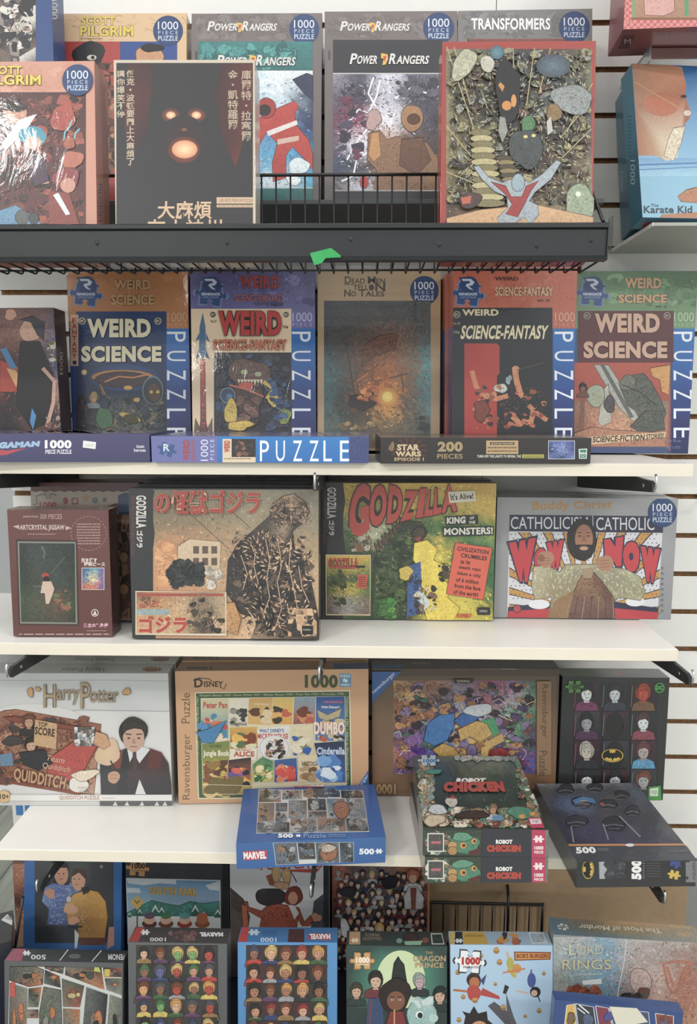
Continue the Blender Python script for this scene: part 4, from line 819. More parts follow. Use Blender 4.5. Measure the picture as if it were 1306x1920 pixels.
f.P([(0, 675), (30, 685), (55, 710), (50, 735), (0, 735)], '#a83a2a', .2); f.P([(12, 690), (30, 695), (44, 720), (30, 725)], '#cf9a58', .1); f.P([(0, 655), (12, 652), (32, 690), (20, 692)], '#3f7aa6', .1); f.P([(38, 640), (74, 640), (100, 700), (98, 790), (60, 806), (30, 760)], '#231e21', .2); f.S([(80, 690), (102, 715), (100, 755), (88, 800)], 7, '#c79a86', .3); f.P([(60, 765), (68, 780), (62, 806), (56, 790)], '#4a8ec4'); f.blobs(84, 640, 106, 690, 7, 7, ['#c9a86a', '#6b5a40', '#c3bda4'], .3); f.blobs(84, 780, 120, 806, 7, 8, ['#b3938a', '#7c4a34', '#8f8f90'], .3)
g = b.f('right'); g.full('#4b3437', '#3a3136', .5); g.part('side_lettering'); g.T('1000', 112, 660, 118, 702, '#b9aaa6', rot=-90); b.done()

# flat boxes along the front of the upper shelf
b = Box('L1', 'flat dark blue box with a white price sticker on its long side', '#3f3e68')
f = b.f('front'); f.full('#454470', '#3b3a64'); f.part('title_lettering'); f.P([(-30, 838), (10, 845), (50, 840), (12, 853), (-30, 856)], '#b53a44'); f.TQ('MEGAMAN', [(-28, 830), (75, 827), (73, 837), (-30, 843)], '#8fb4d8', out='#c9d6e4', bold=.05, ow=.03); f.T('1000', 84, 825, 134, 841, '#e6e6ea', bold=.06); f.T('PIECE PUZZLE', 85, 843, 134, 851, '#d5d5dc', bold=.04)
f.T('icon', 256, 834, 270, 840, '#d0d0da', bold=.03); f.T('heroes', 251, 841, 273, 847, '#d0d0da', bold=.03); f.part('price_sticker'); f.P([(156, 826), (180, 829), (179, 842), (155, 839)], '#e3e4e2'); f.dashes(160, 832, 176, 838, 2, '#aab0b0')
g = b.f('top'); g.full('#5f5a80', '#77708c', .2); g.blobs(0, 804, 290, 811, 20, 16, ['#8a7f90', '#5a5678', '#a08f90'], .3); b.done()
b = Box('L2', 'flat purple and bright blue box with big thin white lettering on its side', '#4a6fae')
f = b.f('front'); f.full('#6a6eaa'); f.R(407, 810, 656, 875, '#1c7cc6', '#1d6cb8'); f.R(654, 810, 700, 875, '#3a4478', None, .6); f.part('maker_logo'); f.piece(313, 843, 12, '#34568c', ang=.3); f.T('R', 306, 832, 318, 846, '#c9d2e0', bold=.03)
f.part('title_lettering'); f.T('WEIRD', 343, 825, 356, 864, '#a8343a', rot=-90, bold=.05); f.T('SCIENCE-FANTASY', 359, 825, 366, 864, '#a0483e', rot=-90, bold=.03); f.T('1000', 376, 824, 390, 864, '#d3d6ea', rot=-90); f.T('P I E C E', 394, 824, 401, 862, '#d3d6ea', rot=-90)
for x, ch in zip((487, 517, 549, 580, 606, 637), 'PUZZLE'): f.T(ch, x, 826, x+(17 if ch != 'L' else 16), 865, '#e6eef6')
f.part('cover_picture'); f.R(417, 823, 479, 867, '#dcc6a6'); f.R(434, 823, 479, 857, '#2d2a2c', None, .5); f.blobs(438, 826, 476, 855, 12, 6, ['#6a4a3a', '#8a5c44', '#35404a'], .4); f.T('WEIRD', 420, 826, 431, 848, '#b53730', rot=-90, bold=.06); f.dashes(420, 858, 470, 862, 1, '#8a7458')
g = b.f('top'); g.full('#6a6a98', '#7f7fa8', .15); g.blobs(300, 808, 680, 816, 20, 16, ['#8a8aa8', '#5c6090', '#a59a98'], .3); b.done()
b = Box('L3', 'flat black box with gold lettering and a small blue picture on its side', '#2a2622')
f = b.f('front'); f.full('#2a2622', '#241f1c'); f.part('title_lettering')
for i in range(14): t = i/14*6.28; f.P([(766, 843), (766+34*math.cos(t), 843+24*math.sin(t)), (766+34*math.cos(t+.16), 843+24*math.sin(t+.16))], '#5a261c')
f.T('STAR', 744, 833, 786, 845, '#c9b184', bold=.06, out='#2a1a12', ow=.02); f.T('WARS', 741, 846, 789, 856, '#c9b184', bold=.06, out='#2a1a12', ow=.02); f.T('EPISODE I', 739, 858, 794, 864, '#c0a678', bold=.02); f.E(734, 838, 6, 8, '#7d6244', .4, jit=.2)
f.T('200', 820, 828, 867, 847, '#a38b5e', bold=.05); f.T('PIECES', 819, 851, 867, 860, '#9c855a', bold=.02); f.part('gold_label'); f.R(911, 826, 971, 851, '#b89766'); f.R(918, 829, 964, 834, '#33261a'); f.T('GLOW-IN-THE-DARK', 920, 830, 962, 833, '#e0d2b0'); f.dashes(914, 836, 968, 849, 2, '#6b5232')
f.T('TURN OFF THE LIGHTS TO REVEAL THE', 894, 853, 976, 858, '#dcd6c8', bold=.02); f.R(978, 852, 1019, 859, '#a8a13c'); f.T('HIDDEN IMAGE!', 981, 854, 1016, 858, '#4a4416')
f.part('small_picture'); f.frame(1027, 826, 1077, 861, 1, '#c6c8cc'); f.G(1028, 827, 1076, 860, ['#4a5a94 #5f6fae #42508c', '#2a3560 #7d8fc4 #39477e', '#5a6cae #2b3866 #6a7cb8'], .5, 5); f.part('round_logo'); f.P([(1084, 842), (1100, 841), (1099, 860), (1085, 860)], '#d4e4dc'); f.P([(1086, 843.5), (1098.5, 843), (1097.5, 858.5), (1086.5, 858.5)], '#1f7a58'); f.T('Hasbro', 1087, 847, 1098, 852, '#e6f0ea', bold=.03); f.S([(1088, 854), (1092, 856), (1096, 854)], 1, '#e6f0ea')
g = b.f('top'); g.full('#4d463e', '#8a8072', .2); b.f('left').full('#3c3630'); b.done()

# ================================================================== third row
b = Box('C0', 'box with beige icon-printed front behind the small maroon box', '#6a413a', behind=1, blabel=['dark red box hidden at the back behind the beige icon box'])
f = b.f('front'); f.full('#a59788', '#8c7c70'); f.part('header_band'); f.P([(40, 900), (320, 900), (320, 921)]+[(310-i*9, 919+(i % 2)*3) for i in range(30)]+[(40, 919)], '#6b423b', .25)
f.part('icons'); f.E(123, 939, 5, 7, '#8a3f34', .1); f.R(134, 933, 147, 946, '#8a4a3c'); f.R(137, 936, 144, 943, '#a98f7c'); k = 933
f.P([(161+9*math.sin(i*math.pi/5)*(1 if i % 2 == 0 else .45), 934-9*math.cos(i*math.pi/5)*(1 if i % 2 == 0 else .45)) for i in range(10)], '#a8804c'); f.E(178, 938, 6, 6, '#5f7264', .1)
for i in range(4): a = i*math.pi/4; f.S([(196-5*math.cos(a), 937-5*math.sin(a)), (196+5*math.cos(a), 937+5*math.sin(a))], 1.3, '#5a4a40')
f.P([(202, 950), (218, 944), (230, 950), (228, 958), (204, 958)], '#6a4038', .2); f.part('count_lettering'); f.T('1000', 74, 941, 106, 953, '#8f3c36', bold=.06); f.S([(62, 946), (70, 945), (68, 930), (84, 926), (88, 934), (94, 934), (94, 926), (106, 928)], 1.6, '#4a3f3c')
f.part('picture'); f.P([(222, 930), (236, 924), (250, 930), (250, 965), (222, 965)], '#35456a', .2); f.M(215, 965, 252, 1160, 3, 12, ['#4a3630', '#6a4a3c', '#8a6a50', '#33282a', '#5a3c34'], .5, split=.6); f.E(232, 1045, 8, 10, '#8c6a48', .2); f.E(232, 1105, 9, 10, '#9a6a4c', .2); b.done()
b = Box('C1', 'small maroon box with dark framed picture, left on the middle shelf', '#653a35')
f = b.f('front'); f.full('#6a3c37', '#5e322e'); f.part('title_lettering'); f.T('JIGSAW PUZZLE', 43, 967, 72, 971, '#bfa49a', bold=.02); f.T('300 PIECES', 75, 964, 116, 973, '#bfa49a')
f.T('ARTCRYSTAL JIGSAW', 37, 984, 121, 996, '#c9b3aa', bold=.03); f.P([(24, 987), (36, 984), (36, 992)], '#c0a69c'); f.P([(134, 990), (123, 986), (123, 994)], '#c0a69c'); f.dashes(52, 1000, 104, 1003, 1, '#b39a90')
f.part('round_notice'); 
for i in range(30): a = i*math.pi/15; f.S([(166+33*math.cos(a), 1000+32*math.sin(a)), (166+33*math.cos(a+.12), 1000+32*math.sin(a+.12))], 1, '#a8837a')
f.dashes(144, 980, 188, 1022, 8, '#a8877e'); f.T('光を通す', 152, 1046, 182, 1055, '#d9c8c0', bold=.04); f.T('透明ピース', 157, 1054, 197, 1062, '#d9c8c0', bold=.04)
f.part('picture'); f.P([(30, 1011), (145, 1013), (148, 1173), (35, 1172)], '#3c2a26'); f.P([(33, 1015), (142, 1016), (145, 1170), (38, 1169)], '#7f8076'); f.P([(36, 1018), (140, 1019), (142, 1167), (40, 1166)], '#242a27', .5)
f.G(36, 1019, 141, 1166, ['#2c322e #363e38 #2c3330 #262c2a', '#262e2a #3a423a #323b36 #29302c', '#2f3a30 #3c4038 #36423c #2e3830', '#3b4a34 #4a4c3c #5a4438 #34402e', '#333c2e #3c4434 #44402f #2c3428'], .7, 6, quad=[(36, 1018), (140, 1019), (142, 1167), (40, 1166)])
f.S([(78, 1024), (84, 1036), (82, 1046)], 3, '#5a6a54', .5); f.S([(122, 1044), (96, 1075), (108, 1080)], 1.5, '#566058'); f.R(62, 1098, 100, 1101, '#59605a'); f.E(85, 1079, 7, 5, '#a83a2e'); f.E(87, 1086, 6, 6, '#2c1c18'); f.P([(80, 1090), (96, 1090), (102, 1104), (98, 1116), (92, 1132), (86, 1132), (84, 1112), (76, 1112)], '#c9ab98', .15); f.blobs(100, 1105, 134, 1150, 12, 7, ['#7d4a3c', '#5a6a3c', '#8a5a48'], .6)
f.part('small_picture'); f.R(153, 1064, 196, 1106, '#b9aeb0'); f.G(154.5, 1065.5, 194.5, 1104.5, ['#3a5a8a #4b8aa0 #6a5a9c', '#3f6a96 #c9c08a #7a5f9a', '#b35a3c #c9604a #5a4a8a'], .6, 6); f.part('pink_lettering'); f.T('魔女の宅急便', 157, 1168, 203, 1177, '#d9a0b4', bold=.05); f.dashes(163, 1181, 200, 1184, 1, '#b38a84'); f.dashes(36, 1187, 204, 1191, 1, '#b99a92'); f.E(178, 1149, 7, 7, '#cfc6bf'); f.E(178, 1149, 5.6, 5.6, '#5e322e'); f.P([(178, 1144), (182, 1153), (174, 1153)], '#cfc6bf')
b.f('right').full('#4c2a27', '#43231f'); g = b.f('top'); g.full('#7f6a64'); b.done()

b = Box('C2', 'wide black-spined box with sepia picture of a dark shape, front on the middle shelf', '#2c2d2e', behind=3, bdx=-.003, blabel=['dark wide box first behind the sepia-picture box', 'dark wide box second behind the sepia-picture box', 'dark wide box at the very back behind the sepia-picture box'])
f = b.f('front'); f.full('#2b2c2d'); f.part('spine_lettering'); f.T('GODZILLA', 255, 929, 274, 990, '#cfcbc2', rot=90, bold=.05); f.T('ゴジラ', 256, 995, 268, 1027, '#cfcbc2', rot=90, bold=.04); f.T('1000 PIECE SUPERSIZED PUZZLE', 246, 930, 252, 1042, '#7a3632', rot=90)
f.part('picture'); f.G(287, 918, 597, 1198, ['#6f6c5c #6f6a58 #77705a #807862 #7c745f #6f6a58', '#7c6e56 #857456 #8c7c5e #97876a #8d8068 #857a62', '#b98a5c #b08058 #a8865f #b8966f #b89468 #a08862', '#c48a58 #c08c62 #b99468 #c49c72 #c9a47c #b3926c', '#c08c66 #b98a62 #b58e68 #c4a07a #cba680 #b9966e', '#b3835e #b08460 #b88f68 #c8a27a #c9a680 #c29c76'], .3, 6, .5)
f.P([(290, 920), (284, 950), (290, 1000), (284, 1060), (292, 1198), (280, 1198), (280, 918)], '#2b2c2d')
f.blobs(290, 1000, 330, 1100, 14, 22, ['#cf9460', '#d9a06c', '#b97f50'], .3); f.P([(333, 1024), (355, 1010), (414, 1016), (412, 1078), (333, 1074)], '#c6ab8a', .2)
for i in range(3):
    for j in range(2): f.R(362+i*17, 1024+j*22, 373+i*17, 1038+j*22, '#5f4d42')
f.S([(330, 940), (430, 1030)], 1, '#4a4238'); f.S([(400, 930), (470, 990)], 1, '#4a4238')
f.blobs(312, 1050, 384, 1104, 50, 13, ['#22262a', '#2f3432', '#3c4038', '#1c2024'], .6); f.blobs(384, 1060, 420, 1104, 12, 12, ['#c9bfb0', '#8f8578', '#a89c8c'], .4)
# large dark, rough, cream-streaked mass
f.P([(512, 945), (530, 930), (550, 926), (572, 940), (580, 960), (566, 980), (548, 996), (552, 1030), (572, 1060), (585, 1100), (597, 1160), (597, 1198), (470, 1198), (485, 1160), (452, 1150), (424, 1110), (428, 1050), (446, 1020), (480, 990), (505, 968)], ['#5c4a3e', '#8f765c', '#a58a6c', '#54443a', '#6c5848', '#2a2626', '#3c3430', '#54443a', '#2a2626', '#3a322e', '#1e1d20', '#2c2827', '#8c7058', '#4c4038', '#242326', '#2b2829', '#2a2829', '#2f2c2c', '#35302e', '#4a4038'], .75)
f.blobs(470, 1000, 588, 1195, 70, 12, ['#26262a', '#1c1d21', '#5a483c', '#3a3330', '#2d2a2b', '#8a6c54'], .7); f.blobs(438, 1030, 480, 1140, 16, 10, ['#26262a', '#2c2a2c', '#6a5444'], .6); f.blobs(508, 930, 576, 985, 34, 8, ['#9a7c60', '#4a3c34', '#b09070', '#2c2626', '#7a6450'], .6)
f.shards(505, 935, 580, 990, 160, 5, ['#2b2626', '#b5967a', '#6a5442'], .3); f.shards(450, 1000, 590, 1196, 420, 8, ['#c9a482', '#a88868', '#1c1c20', '#26262a', '#d4b08c', '#26262a'], .2); f.shards(430, 990, 520, 1060, 120, 7, ['#26262a', '#b3906e', '#3a322e'], .2)
for p in ([(498, 1010), (506, 1050), (500, 1085), (506, 1120), (494, 1150)], [(522, 1015), (528, 1060), (520, 1090), (528, 1140), (515, 1180)], [(545, 1010), (542, 1060), (552, 1110), (560, 1150), (570, 1185)], [(452, 1040), (464, 1075), (456, 1105)], [(480, 1030), (476, 1060), (484, 1090)], [(560, 1060), (566, 1100), (580, 1130)]): f.S(p, 2.0, '#a88a6c', .6)
f.P([(424, 1130), (440, 1128), (452, 1160), (445, 1190), (424, 1180)], '#b3824e', .5); f.M(540, 1140, 594, 1192, 6, 5, ['#c9a47c', '#2b2828', '#b89068', '#3a3330'], .3, split=.4)
f.part('red_lettering'); f.T('の怪獣ゴジラ', 290, 918, 488, 966, '#a63a2e', bold=.03, out='#c99a7c', ow=.015)
f.part('inset_picture'); f.P([(255, 1107), (425, 1109), (425, 1191), (255, 1189)], '#cfc0a4'); f.G(257, 1109, 423, 1187, ['#8a5a3c #a8704a #a88460 #8a7a60 #a89070', '#c08a60 #b98a5c #c09c70 #6a5a4a #b0946c', '#b8956c #c0a078 #b0906a #4a4038 #a88c68'], .4, 6)
f.R(259, 1112, 420, 1117, '#9c4434', None, .3); f.R(257, 1141, 318, 1152, '#8a9c9c', None, .5); f.blobs(350, 1115, 400, 1184, 20, 9, ['#2a2727', '#4a4038', '#8a7054'], .5); f.blobs(392, 1150, 422, 1186, 10, 8, ['#3a302c', '#c9a07c', '#2a2422'], .3); f.blobs(262, 1116, 300, 1140, 8, 7, ['#c99a78', '#a8563c', '#6a4a3a'], .3)
f.T('ゴジラ', 262, 1153, 352, 1186, '#b03a30', bold=.06, out='#d6b48c', ow=.02); f.part('small_label'); f.R(564, 1172, 587, 1188, '#1e1d1e'); f.T('GODZILLA', 568, 1178, 583, 1181, '#cfcbc2'); f.R(564, 1172, 566, 1188, '#d0b08c')
g = b.f('top'); g.full('#3a3b3b', '#2e2f30'); b.done()

b = Box('C3', 'wide yellow and green box with huge red warped lettering', '#33342f', behind=1, blabel=['dark wide box behind the yellow and green box'])
f = b.f('front'); f.full('#2b2c2a'); f.part('spine_lettering'); f.T('GODZILLA', 613, 914, 630, 972, '#cfccc2', rot=90, bold=.05); f.T('ゴジラ', 616, 976, 627, 1004, '#cfccc2', rot=90, bold=.04); f.T('1000 PIECE SUPERSIZED PUZZLE', 606, 914, 611, 1020, '#7a3632', rot=90)
f.part('picture'); f.G(643, 906, 931, 1165, ['#c9a12a #cfa92a #d0aa2c #d2ac2e #c49a30 #cfa840', '#bf9c2c #6a7a34 #c9a630 #8a9a44 #c9a83a #d0ac40', '#4a6a34 #c9c6a0 #4f6a38 #3a6a38 #3a6c3e #8a9a3e', '#3a4a2c #3d4a30 #57703a #d0b52c #2f6238 #336a3c', '#33482c #37472c #3c5a30 #c9b42c #4d7a38 #2c6638', '#30502c #2f4228 #3b4a30 #b3a52c #c9b82e #2f5c34', '#4a6a2c #2c3a24 #3a4428 #c9b82c #c0b02e #a89c2e'], .35, 6, .6)
f.P([(643, 906), (647, 940), (641, 980), (648, 1040), (643, 1165), (636, 1165), (636, 906)], '#2b2c2a')
f.P([(700, 1060), (712, 1020), (736, 990), (764, 976), (790, 978), (802, 998), (790, 1016), (772, 1026), (776, 1060), (766, 1110), (760, 1165), (698, 1165)], ['#2f3f26', '#3c4c2c', '#46563a', '#3c3f2c', '#4a4a34', '#35302a', '#2b3524', '#2c3826', '#2a3824', '#31402a', '#2a3624', '#334a2a'], .75)
f.shards(700, 985, 790, 1160, 260, 7, ['#6a7a3c', '#1f2a1c', '#4b5c30', '#8a7a50', '#26331f'], .2); f.shards(775, 1010, 850, 1160, 160, 7, ['#f0dc50', '#c4aa28', '#8a9a34', '#e6d040'], .1); f.blobs(700, 990, 775, 1160, 60, 10, ['#26331f', '#3c4d2a', '#1f2a1c', '#4b5c30', '#5a6a34'], .6)
for i in range(9): f.P([(706+i*6, 1034-i*7), (700+i*7, 1018-i*7), (716+i*6, 1026-i*7)], '#5c4a3a', .4)
f.E(785, 998, 13, 9, '#4a3c34', .5, jit=.1); f.P([(774, 1008), (790, 1006), (786, 1018)], '#8c3a30')
f.P([(776, 1018), (800, 1012), (820, 1030), (812, 1050), (834, 1060), (824, 1080), (846, 1100), (838, 1120), (862, 1140), (850, 1165), (800, 1165), (792, 1130), (800, 1110), (780, 1090), (790, 1068), (774, 1050)], ['#d9bf2c', '#d6bc2e', '#cfae2a', '#e0ca34', '#d3b82c', '#dcc534', '#ceb42c', '#dcc633', '#c9ae2c', '#d6bf30', '#e2cd3a', '#d9c132', '#cbb22c', '#dcc636', '#d0b82e', '#e2cf3c'], .3)
f.P([(764, 1062), (788, 1052), (792, 1150), (762, 1156)], '#39578c', .5); f.blobs(762, 1055, 792, 1156, 14, 8, ['#27406e', '#6a8ab0', '#2b3244'], .5); f.P([(786, 1100), (806, 1130), (796, 1145), (782, 1120)], '#b9c6c0', .2); f.blobs(775, 1095, 820, 1155, 12, 9, ['#2f2c2a', '#7a5a48', '#c9c2a0'], .4); f.E(760, 1074, 14, 12, '#bfa636', .3, jit=.15)
f.blobs(706, 1120, 745, 1162, 12, 13, ['#4f8a34', '#3b7a2c', '#2a5a24'], .5); f.blobs(820, 1050, 842, 1090, 8, 7, ['#2b2a26', '#4a4030'], .4); f.blobs(655, 1005, 700, 1034, 10, 9, ['#7c5a38', '#b0a890', '#5a4a34'], .5)
f.part('title_lettering')
for ch, q in (('G', [(661, 908), (694, 905), (692, 1000), (649, 1012)]), ('O', [(697, 908), (727, 909), (722, 984), (689, 990)]), ('D', [(730, 909), (757, 915), (750, 978), (724, 982)]), ('Z', [(757, 920), (784, 920), (774, 972), (750, 978)]), ('I', [(787, 916), (799, 915), (791, 970), (779, 971)]), ('L', [(803, 919), (812, 918), (812, 966), (794, 969)]), ('L', [(815, 915), (824, 914), (828, 962), (811, 966)]), ('A', [(834, 909), (848, 908), (856, 958), (827, 962)])):
    f.TQ(ch, q, '#c4473a', out='#3a211c', bold=.05, ow=.07)
f.part('white_tag'); f.P([(839, 922), (890, 920), (892, 940), (842, 943)], '#d6cdb8'); f.TQ("It's Alive!", [(843, 926), (886, 924), (887, 935), (845, 938)], '#2e2a26', bold=.03)
f.part('black_lettering'); f.P([(834, 968), (895, 965), (896, 982), (835, 985)], '#23302a'); f.TQ('KING', [(837, 970), (872, 968), (872, 981), (837, 982)], '#ded9cc', bold=.06); f.TQ('OF', [(880, 969), (888, 968), (888, 973), (880, 974)], '#ded9cc', bold=.04); f.TQ('THE', [(878, 977), (890, 976), (890, 981), (878, 982)], '#ded9cc', bold=.04)
f.P([(829, 988), (925, 986), (925, 1003), (830, 1006)], '#23302a'); f.TQ('MONSTERS!', [(832, 990), (923, 988), (923, 1001), (832, 1003)], '#ded9cc', bold=.05)
f.part('orange_panel'); f.P([(853, 1017), (922, 1027), (905, 1124), (836, 1113)], '#d3573e'); f.S([(853, 1017), (922, 1027), (905, 1124), (836, 1113), (853, 1017)], 1, '#6a2a1c')
for i, (t, x0, x1) in enumerate((('CIVILIZATION', 857, 916), ('CRUMBLES', 864, 913), ('as its', 864, 882), ('death rays', 861, 902), ('blast a city', 859, 903), ('of 6 million', 857, 899), ('from the face', 854, 903), ('of the earth!', 853, 899))):
    y = 1024+i*11.6; f.TQ(t, [(x0-i*.4, y+(x0-857)*.13), (x1-i*.4, y+(x1-857)*.13), (x1-1-i*.4, y+8+(x1-857)*.13), (x0-1-i*.4, y+8+(x0-857)*.13)], '#3a1c16', bold=.05 if i < 2 else .03)
f.part('inset_picture'); f.P([(610, 1039), (695, 1040), (694, 1154), (611, 1153)], '#c9b48a'); f.G(612, 1042, 693, 1151, ['#c9a22c #d0aa2c #c4a02e', '#8a8a34 #b9a03a #8a8a40', '#3c4a2c #4d5a34 #3a6a3a', '#3a4630 #c0aa2e #4a6a38', '#6a5a50 #8a8a80 #7a6a58', '#5a4c48 #9a948c #6a5a50'], .6, 6)
f.T('GODZILLA', 615, 1046, 672, 1066, '#c0402f', out='#3a211c', bold=.05, ow=.05); f.P([(671, 1076), (689, 1078), (686, 1104), (668, 1101)], '#cc5440'); f.dashes(672, 1080, 686, 1100, 5, '#5a2018'); f.blobs(622, 1068, 650, 1140, 14, 8, ['#2a3622', '#3c4a2c', '#4a5a34'], .5); f.R(666, 1060, 684, 1064, '#23302a')
f.part('small_label'); f.T('SUPER7', 855, 1150, 884, 1158, '#c2452f', bold=.05); f.R(894, 1138, 918, 1152, '#1e1d1e'); f.T('GODZILLA', 898, 1143, 913, 1147, '#cfcbc2'); g = b.f('top'); g.full('#4a4232', '#8a7230', .1); b.done()

b = Box('C4', 'silver-grey wide box with red bubble lettering and a robed figure', '#8a8b8d', tray='#6e6f72', behind=1, blabel=['silver-grey wide box directly behind the robed figure box'])
f = b.f('front'); f.full('#98989a', '#8b8c8e'); f.part('title_lettering'); f.TQ('Buddy Christ', [(998, 940), (1147, 939), (1146, 956), (997, 961)], '#b0813f', out='#7a5a30', bold=.03, ow=.015)
f.part('picture'); f.P([(955, 965), (1243, 968), (1232, 1161), (950, 1159)], '#c9cacd')
for i in range(15):
    a = math.pi*(1.0+i*.07); q = f.clip([(1092, 1146), (1092+400*math.cos(a), 1146+400*math.sin(a)), (1092+400*math.cos(a+.10), 1146+400*math.sin(a+.10))], 954, 998, 1236, 1160)
    if len(q) > 2: f.P(q, '#3a3440'); q2 = f.clip([(1092, 1146), (1092+400*math.cos(a+.012), 1146+400*math.sin(a+.012)), (1092+400*math.cos(a+.088), 1146+400*math.sin(a+.088))], 954, 998, 1236, 1160); f.P(q2, '#bd8a3a')
k = f.tick()
for j in range(16):
    for i in range(36):
        x = 958+i*8+(j % 2)*4; y = 1002+j*8
        if x < 1234: f.E(x, y, 1.3, 1.3, '#4b5272', n=5, k=k)
f.P([(950, 1161), (952, 1138), (1040, 1128), (1150, 1128), (1234, 1140), (1232, 1161)], '#2c2f4a'); f.P([(950, 1161), (952, 1146), (1040, 1140), (1150, 1140), (1233, 1148), (1232, 1161)], '#b8303a')
f.E(1010, 1133, 20, 9, '#d6d8dc'); f.E(1190, 1128, 18, 9, '#d6d8dc')
for n_, (ch, q) in enumerate((('W', [(953, 1018), (1004, 1008), (996, 1092), (966, 1090)]), ('O', [(1000, 1030), (1026, 1026), (1024, 1070), (1002, 1072)]), ('W', [(1024, 1018), (1056, 1012), (1052, 1066), (1030, 1068)]), ('N', [(1132, 1012), (1168, 1006), (1164, 1062), (1134, 1060)]), ('O', [(1168, 1014), (1200, 1016), (1196, 1078), (1166, 1066)]), ('W', [(1200, 1024), (1237, 1030), (1230, 1094), (1206, 1090)]))):
    f.part('left_comic_lettering' if n_ < 3 else 'right_comic_lettering')
    f.TQ(ch, q, '#c0313a', out='#2a2c48', bold=.13, ow=.10)
f.part('banner'); f.P([(955, 965), (1243, 968), (1242, 999), (954, 996)], '#2b2e44'); f.T('CATHOLICISM', 957, 969, 1101, 992, '#cfcfd4'); f.T('CATHOLIC', 1117, 970, 1226, 994, '#cfcfd4'); f.R(1110, 967, 1111.4, 996, '#b9bac2')
f.part('robed_figure'); f.P([(1000, 1062), (1024, 1060), (1048, 1072), (1060, 1058), (1120, 1058), (1136, 1062), (1175, 1068), (1200, 1082), (1209, 1110), (1200, 1126), (1160, 1120), (1150, 1130), (1150, 1160), (1026, 1160), (1034, 1120), (1002, 1124), (996, 1096)], ['#b3ab8c', '#a39c7c', '#8f8a6c', '#9a9070', '#a59c7c', '#8e8a70', '#a7a584', '#9a9a7c', '#8c8c6e', '#a0a080', '#95906f', '#6a5240', '#5c453c', '#7a6248', '#8c8060', '#a69f80', '#aaa384'], .25)
f.P([(1060, 1160), (1074, 1112), (1088, 1080), (1112, 1072), (1128, 1090), (1150, 1120), (1152, 1160)], ['#6a4c40', '#7a5848', '#94724e', '#6e4a40', '#6a483c', '#634440', '#5c4038'], .35); f.P([(1026, 1160), (1040, 1126), (1076, 1106), (1064, 1160)], '#8a6a44', .35)
for i in range(7): f.S([(1070+i*13, 1118), (1060+i*15, 1160)], 1.6, '#4e3630' if i % 2 else '#98785c', .2)
f.P([(1088, 1066), (1114, 1066), (1108, 1084), (1094, 1084)], '#9c8468', .2)
f.E(1090, 1012, 27, 40, '#2b2523', .2, jit=.02); f.E(1094, 1010, 17, 27, '#9c6b50', .12); f.P([(1078, 1022), (1110, 1022), (1108, 1044), (1094, 1052), (1080, 1044)], '#2d2422', .2); f.E(1094, 1028, 8, 4, '#b58a72'); f.P([(1084, 1021), (1104, 1021), (1108, 1026), (1094, 1023), (1080, 1026)], '#2b2220')
for sx in (-1, 1): f.E(1094+sx*8, 1005, 3.2, 1.3, '#3a241c'); f.S([(1094+sx*4, 999), (1094+sx*12, 998)], 1.4, '#3a241c')
f.P([(1092, 1004), (1096, 1004), (1099, 1015), (1090, 1015)], '#8a5a42')
f.E(1022, 1048, 17, 15, '#a9785c', .15, jit=.06); f.E(1014, 1046, 7, 7, '#8a5a44'); f.E(1134, 1056, 15, 16, '#a9785c', .15, jit=.06); 
for i in range(3): f.S([(1124, 1052+i*6), (1142, 1050+i*6)], 1, '#7c5240'); f.S([(1010, 1048+i*5), (1030, 1046+i*5)], 1, '#7c5240')
f.part('round_seal'); f.E(969, 1141, 8, 8, '#3a2422'); f.E(969, 1141, 6.8, 6.8, '#a8404a'); f.badge(1241, 961, 27); f.part('side_lettering'); f.dashes(1238, 1060, 1243, 1150, 9, '#74767c'); g = b.f('top'); g.full('#a3a4a6', '#8d8e90', .3); b.done()

# ================================================================== fourth row
b = Box('D1', 'wide white-grey box with golden spiky title and a dark-robed figure', '#b4b4b2', tray='#a3a3a1', behind=1, blabel=['white-grey box directly behind the golden-titled box'])
f = b.f('front'); f.full('#bcbebe', '#c2c0bc'); f.part('picture'); f.R(-70, 1334, 327, 1489, '#c9c8c6', '#cfcdc9'); f.S([(-70, 1333), (60, 1335), (160, 1331), (327, 1334)], 1.4, '#8f9292'); f.S([(-70, 1275), (50, 1276), (200, 1275), (327, 1277)], 1.2, '#9a9c9c')
f.E(60, 1410, 145, 92, '#b9b6b4', n=40); f.E(60, 1410, 143, 90, '#c9c6c4', n=40)
f.P([(8, 1332), (30, 1330), (190, 1358), (186, 1400), (176, 1490), (150, 1488), (20, 1462), (-40, 1440), (-40, 1350)], ['#8c5a44', '#9a6248', '#8a5240', '#a36a4c', '#b08a6c', '#8c5238', '#7a4430', '#6a4434', '#7c5440'], .45)
f.blobs(-10, 1345, 172, 1470, 60, 15, ['#7a4a38', '#5a3a34', '#a8765a', '#3b3232', '#8c5844', '#6a3c30'], .5); f.P([(6, 1344), (26, 1342), (164, 1364), (166, 1372), (20, 1352)], '#7a3a2c', .2); f.P([(20, 1462), (152, 1484), (150, 1490), (18, 1468)], '#7a3f2a', .3)
f.P([(92, 1420), (160, 1375), (184, 1395), (160, 1440), (120, 1470), (90, 1450)], '#a8423a', .35); f.bust(55, 1352, 12, '#b5866a', '#6a3a26', '#2a2422'); f.bust(59, 1396, 13, '#bf9278', '#231d1c', '#26262c'); f.P([(36, 1410), (82, 1404), (100, 1430), (72, 1444), (44, 1432)], '#26262b', .3)
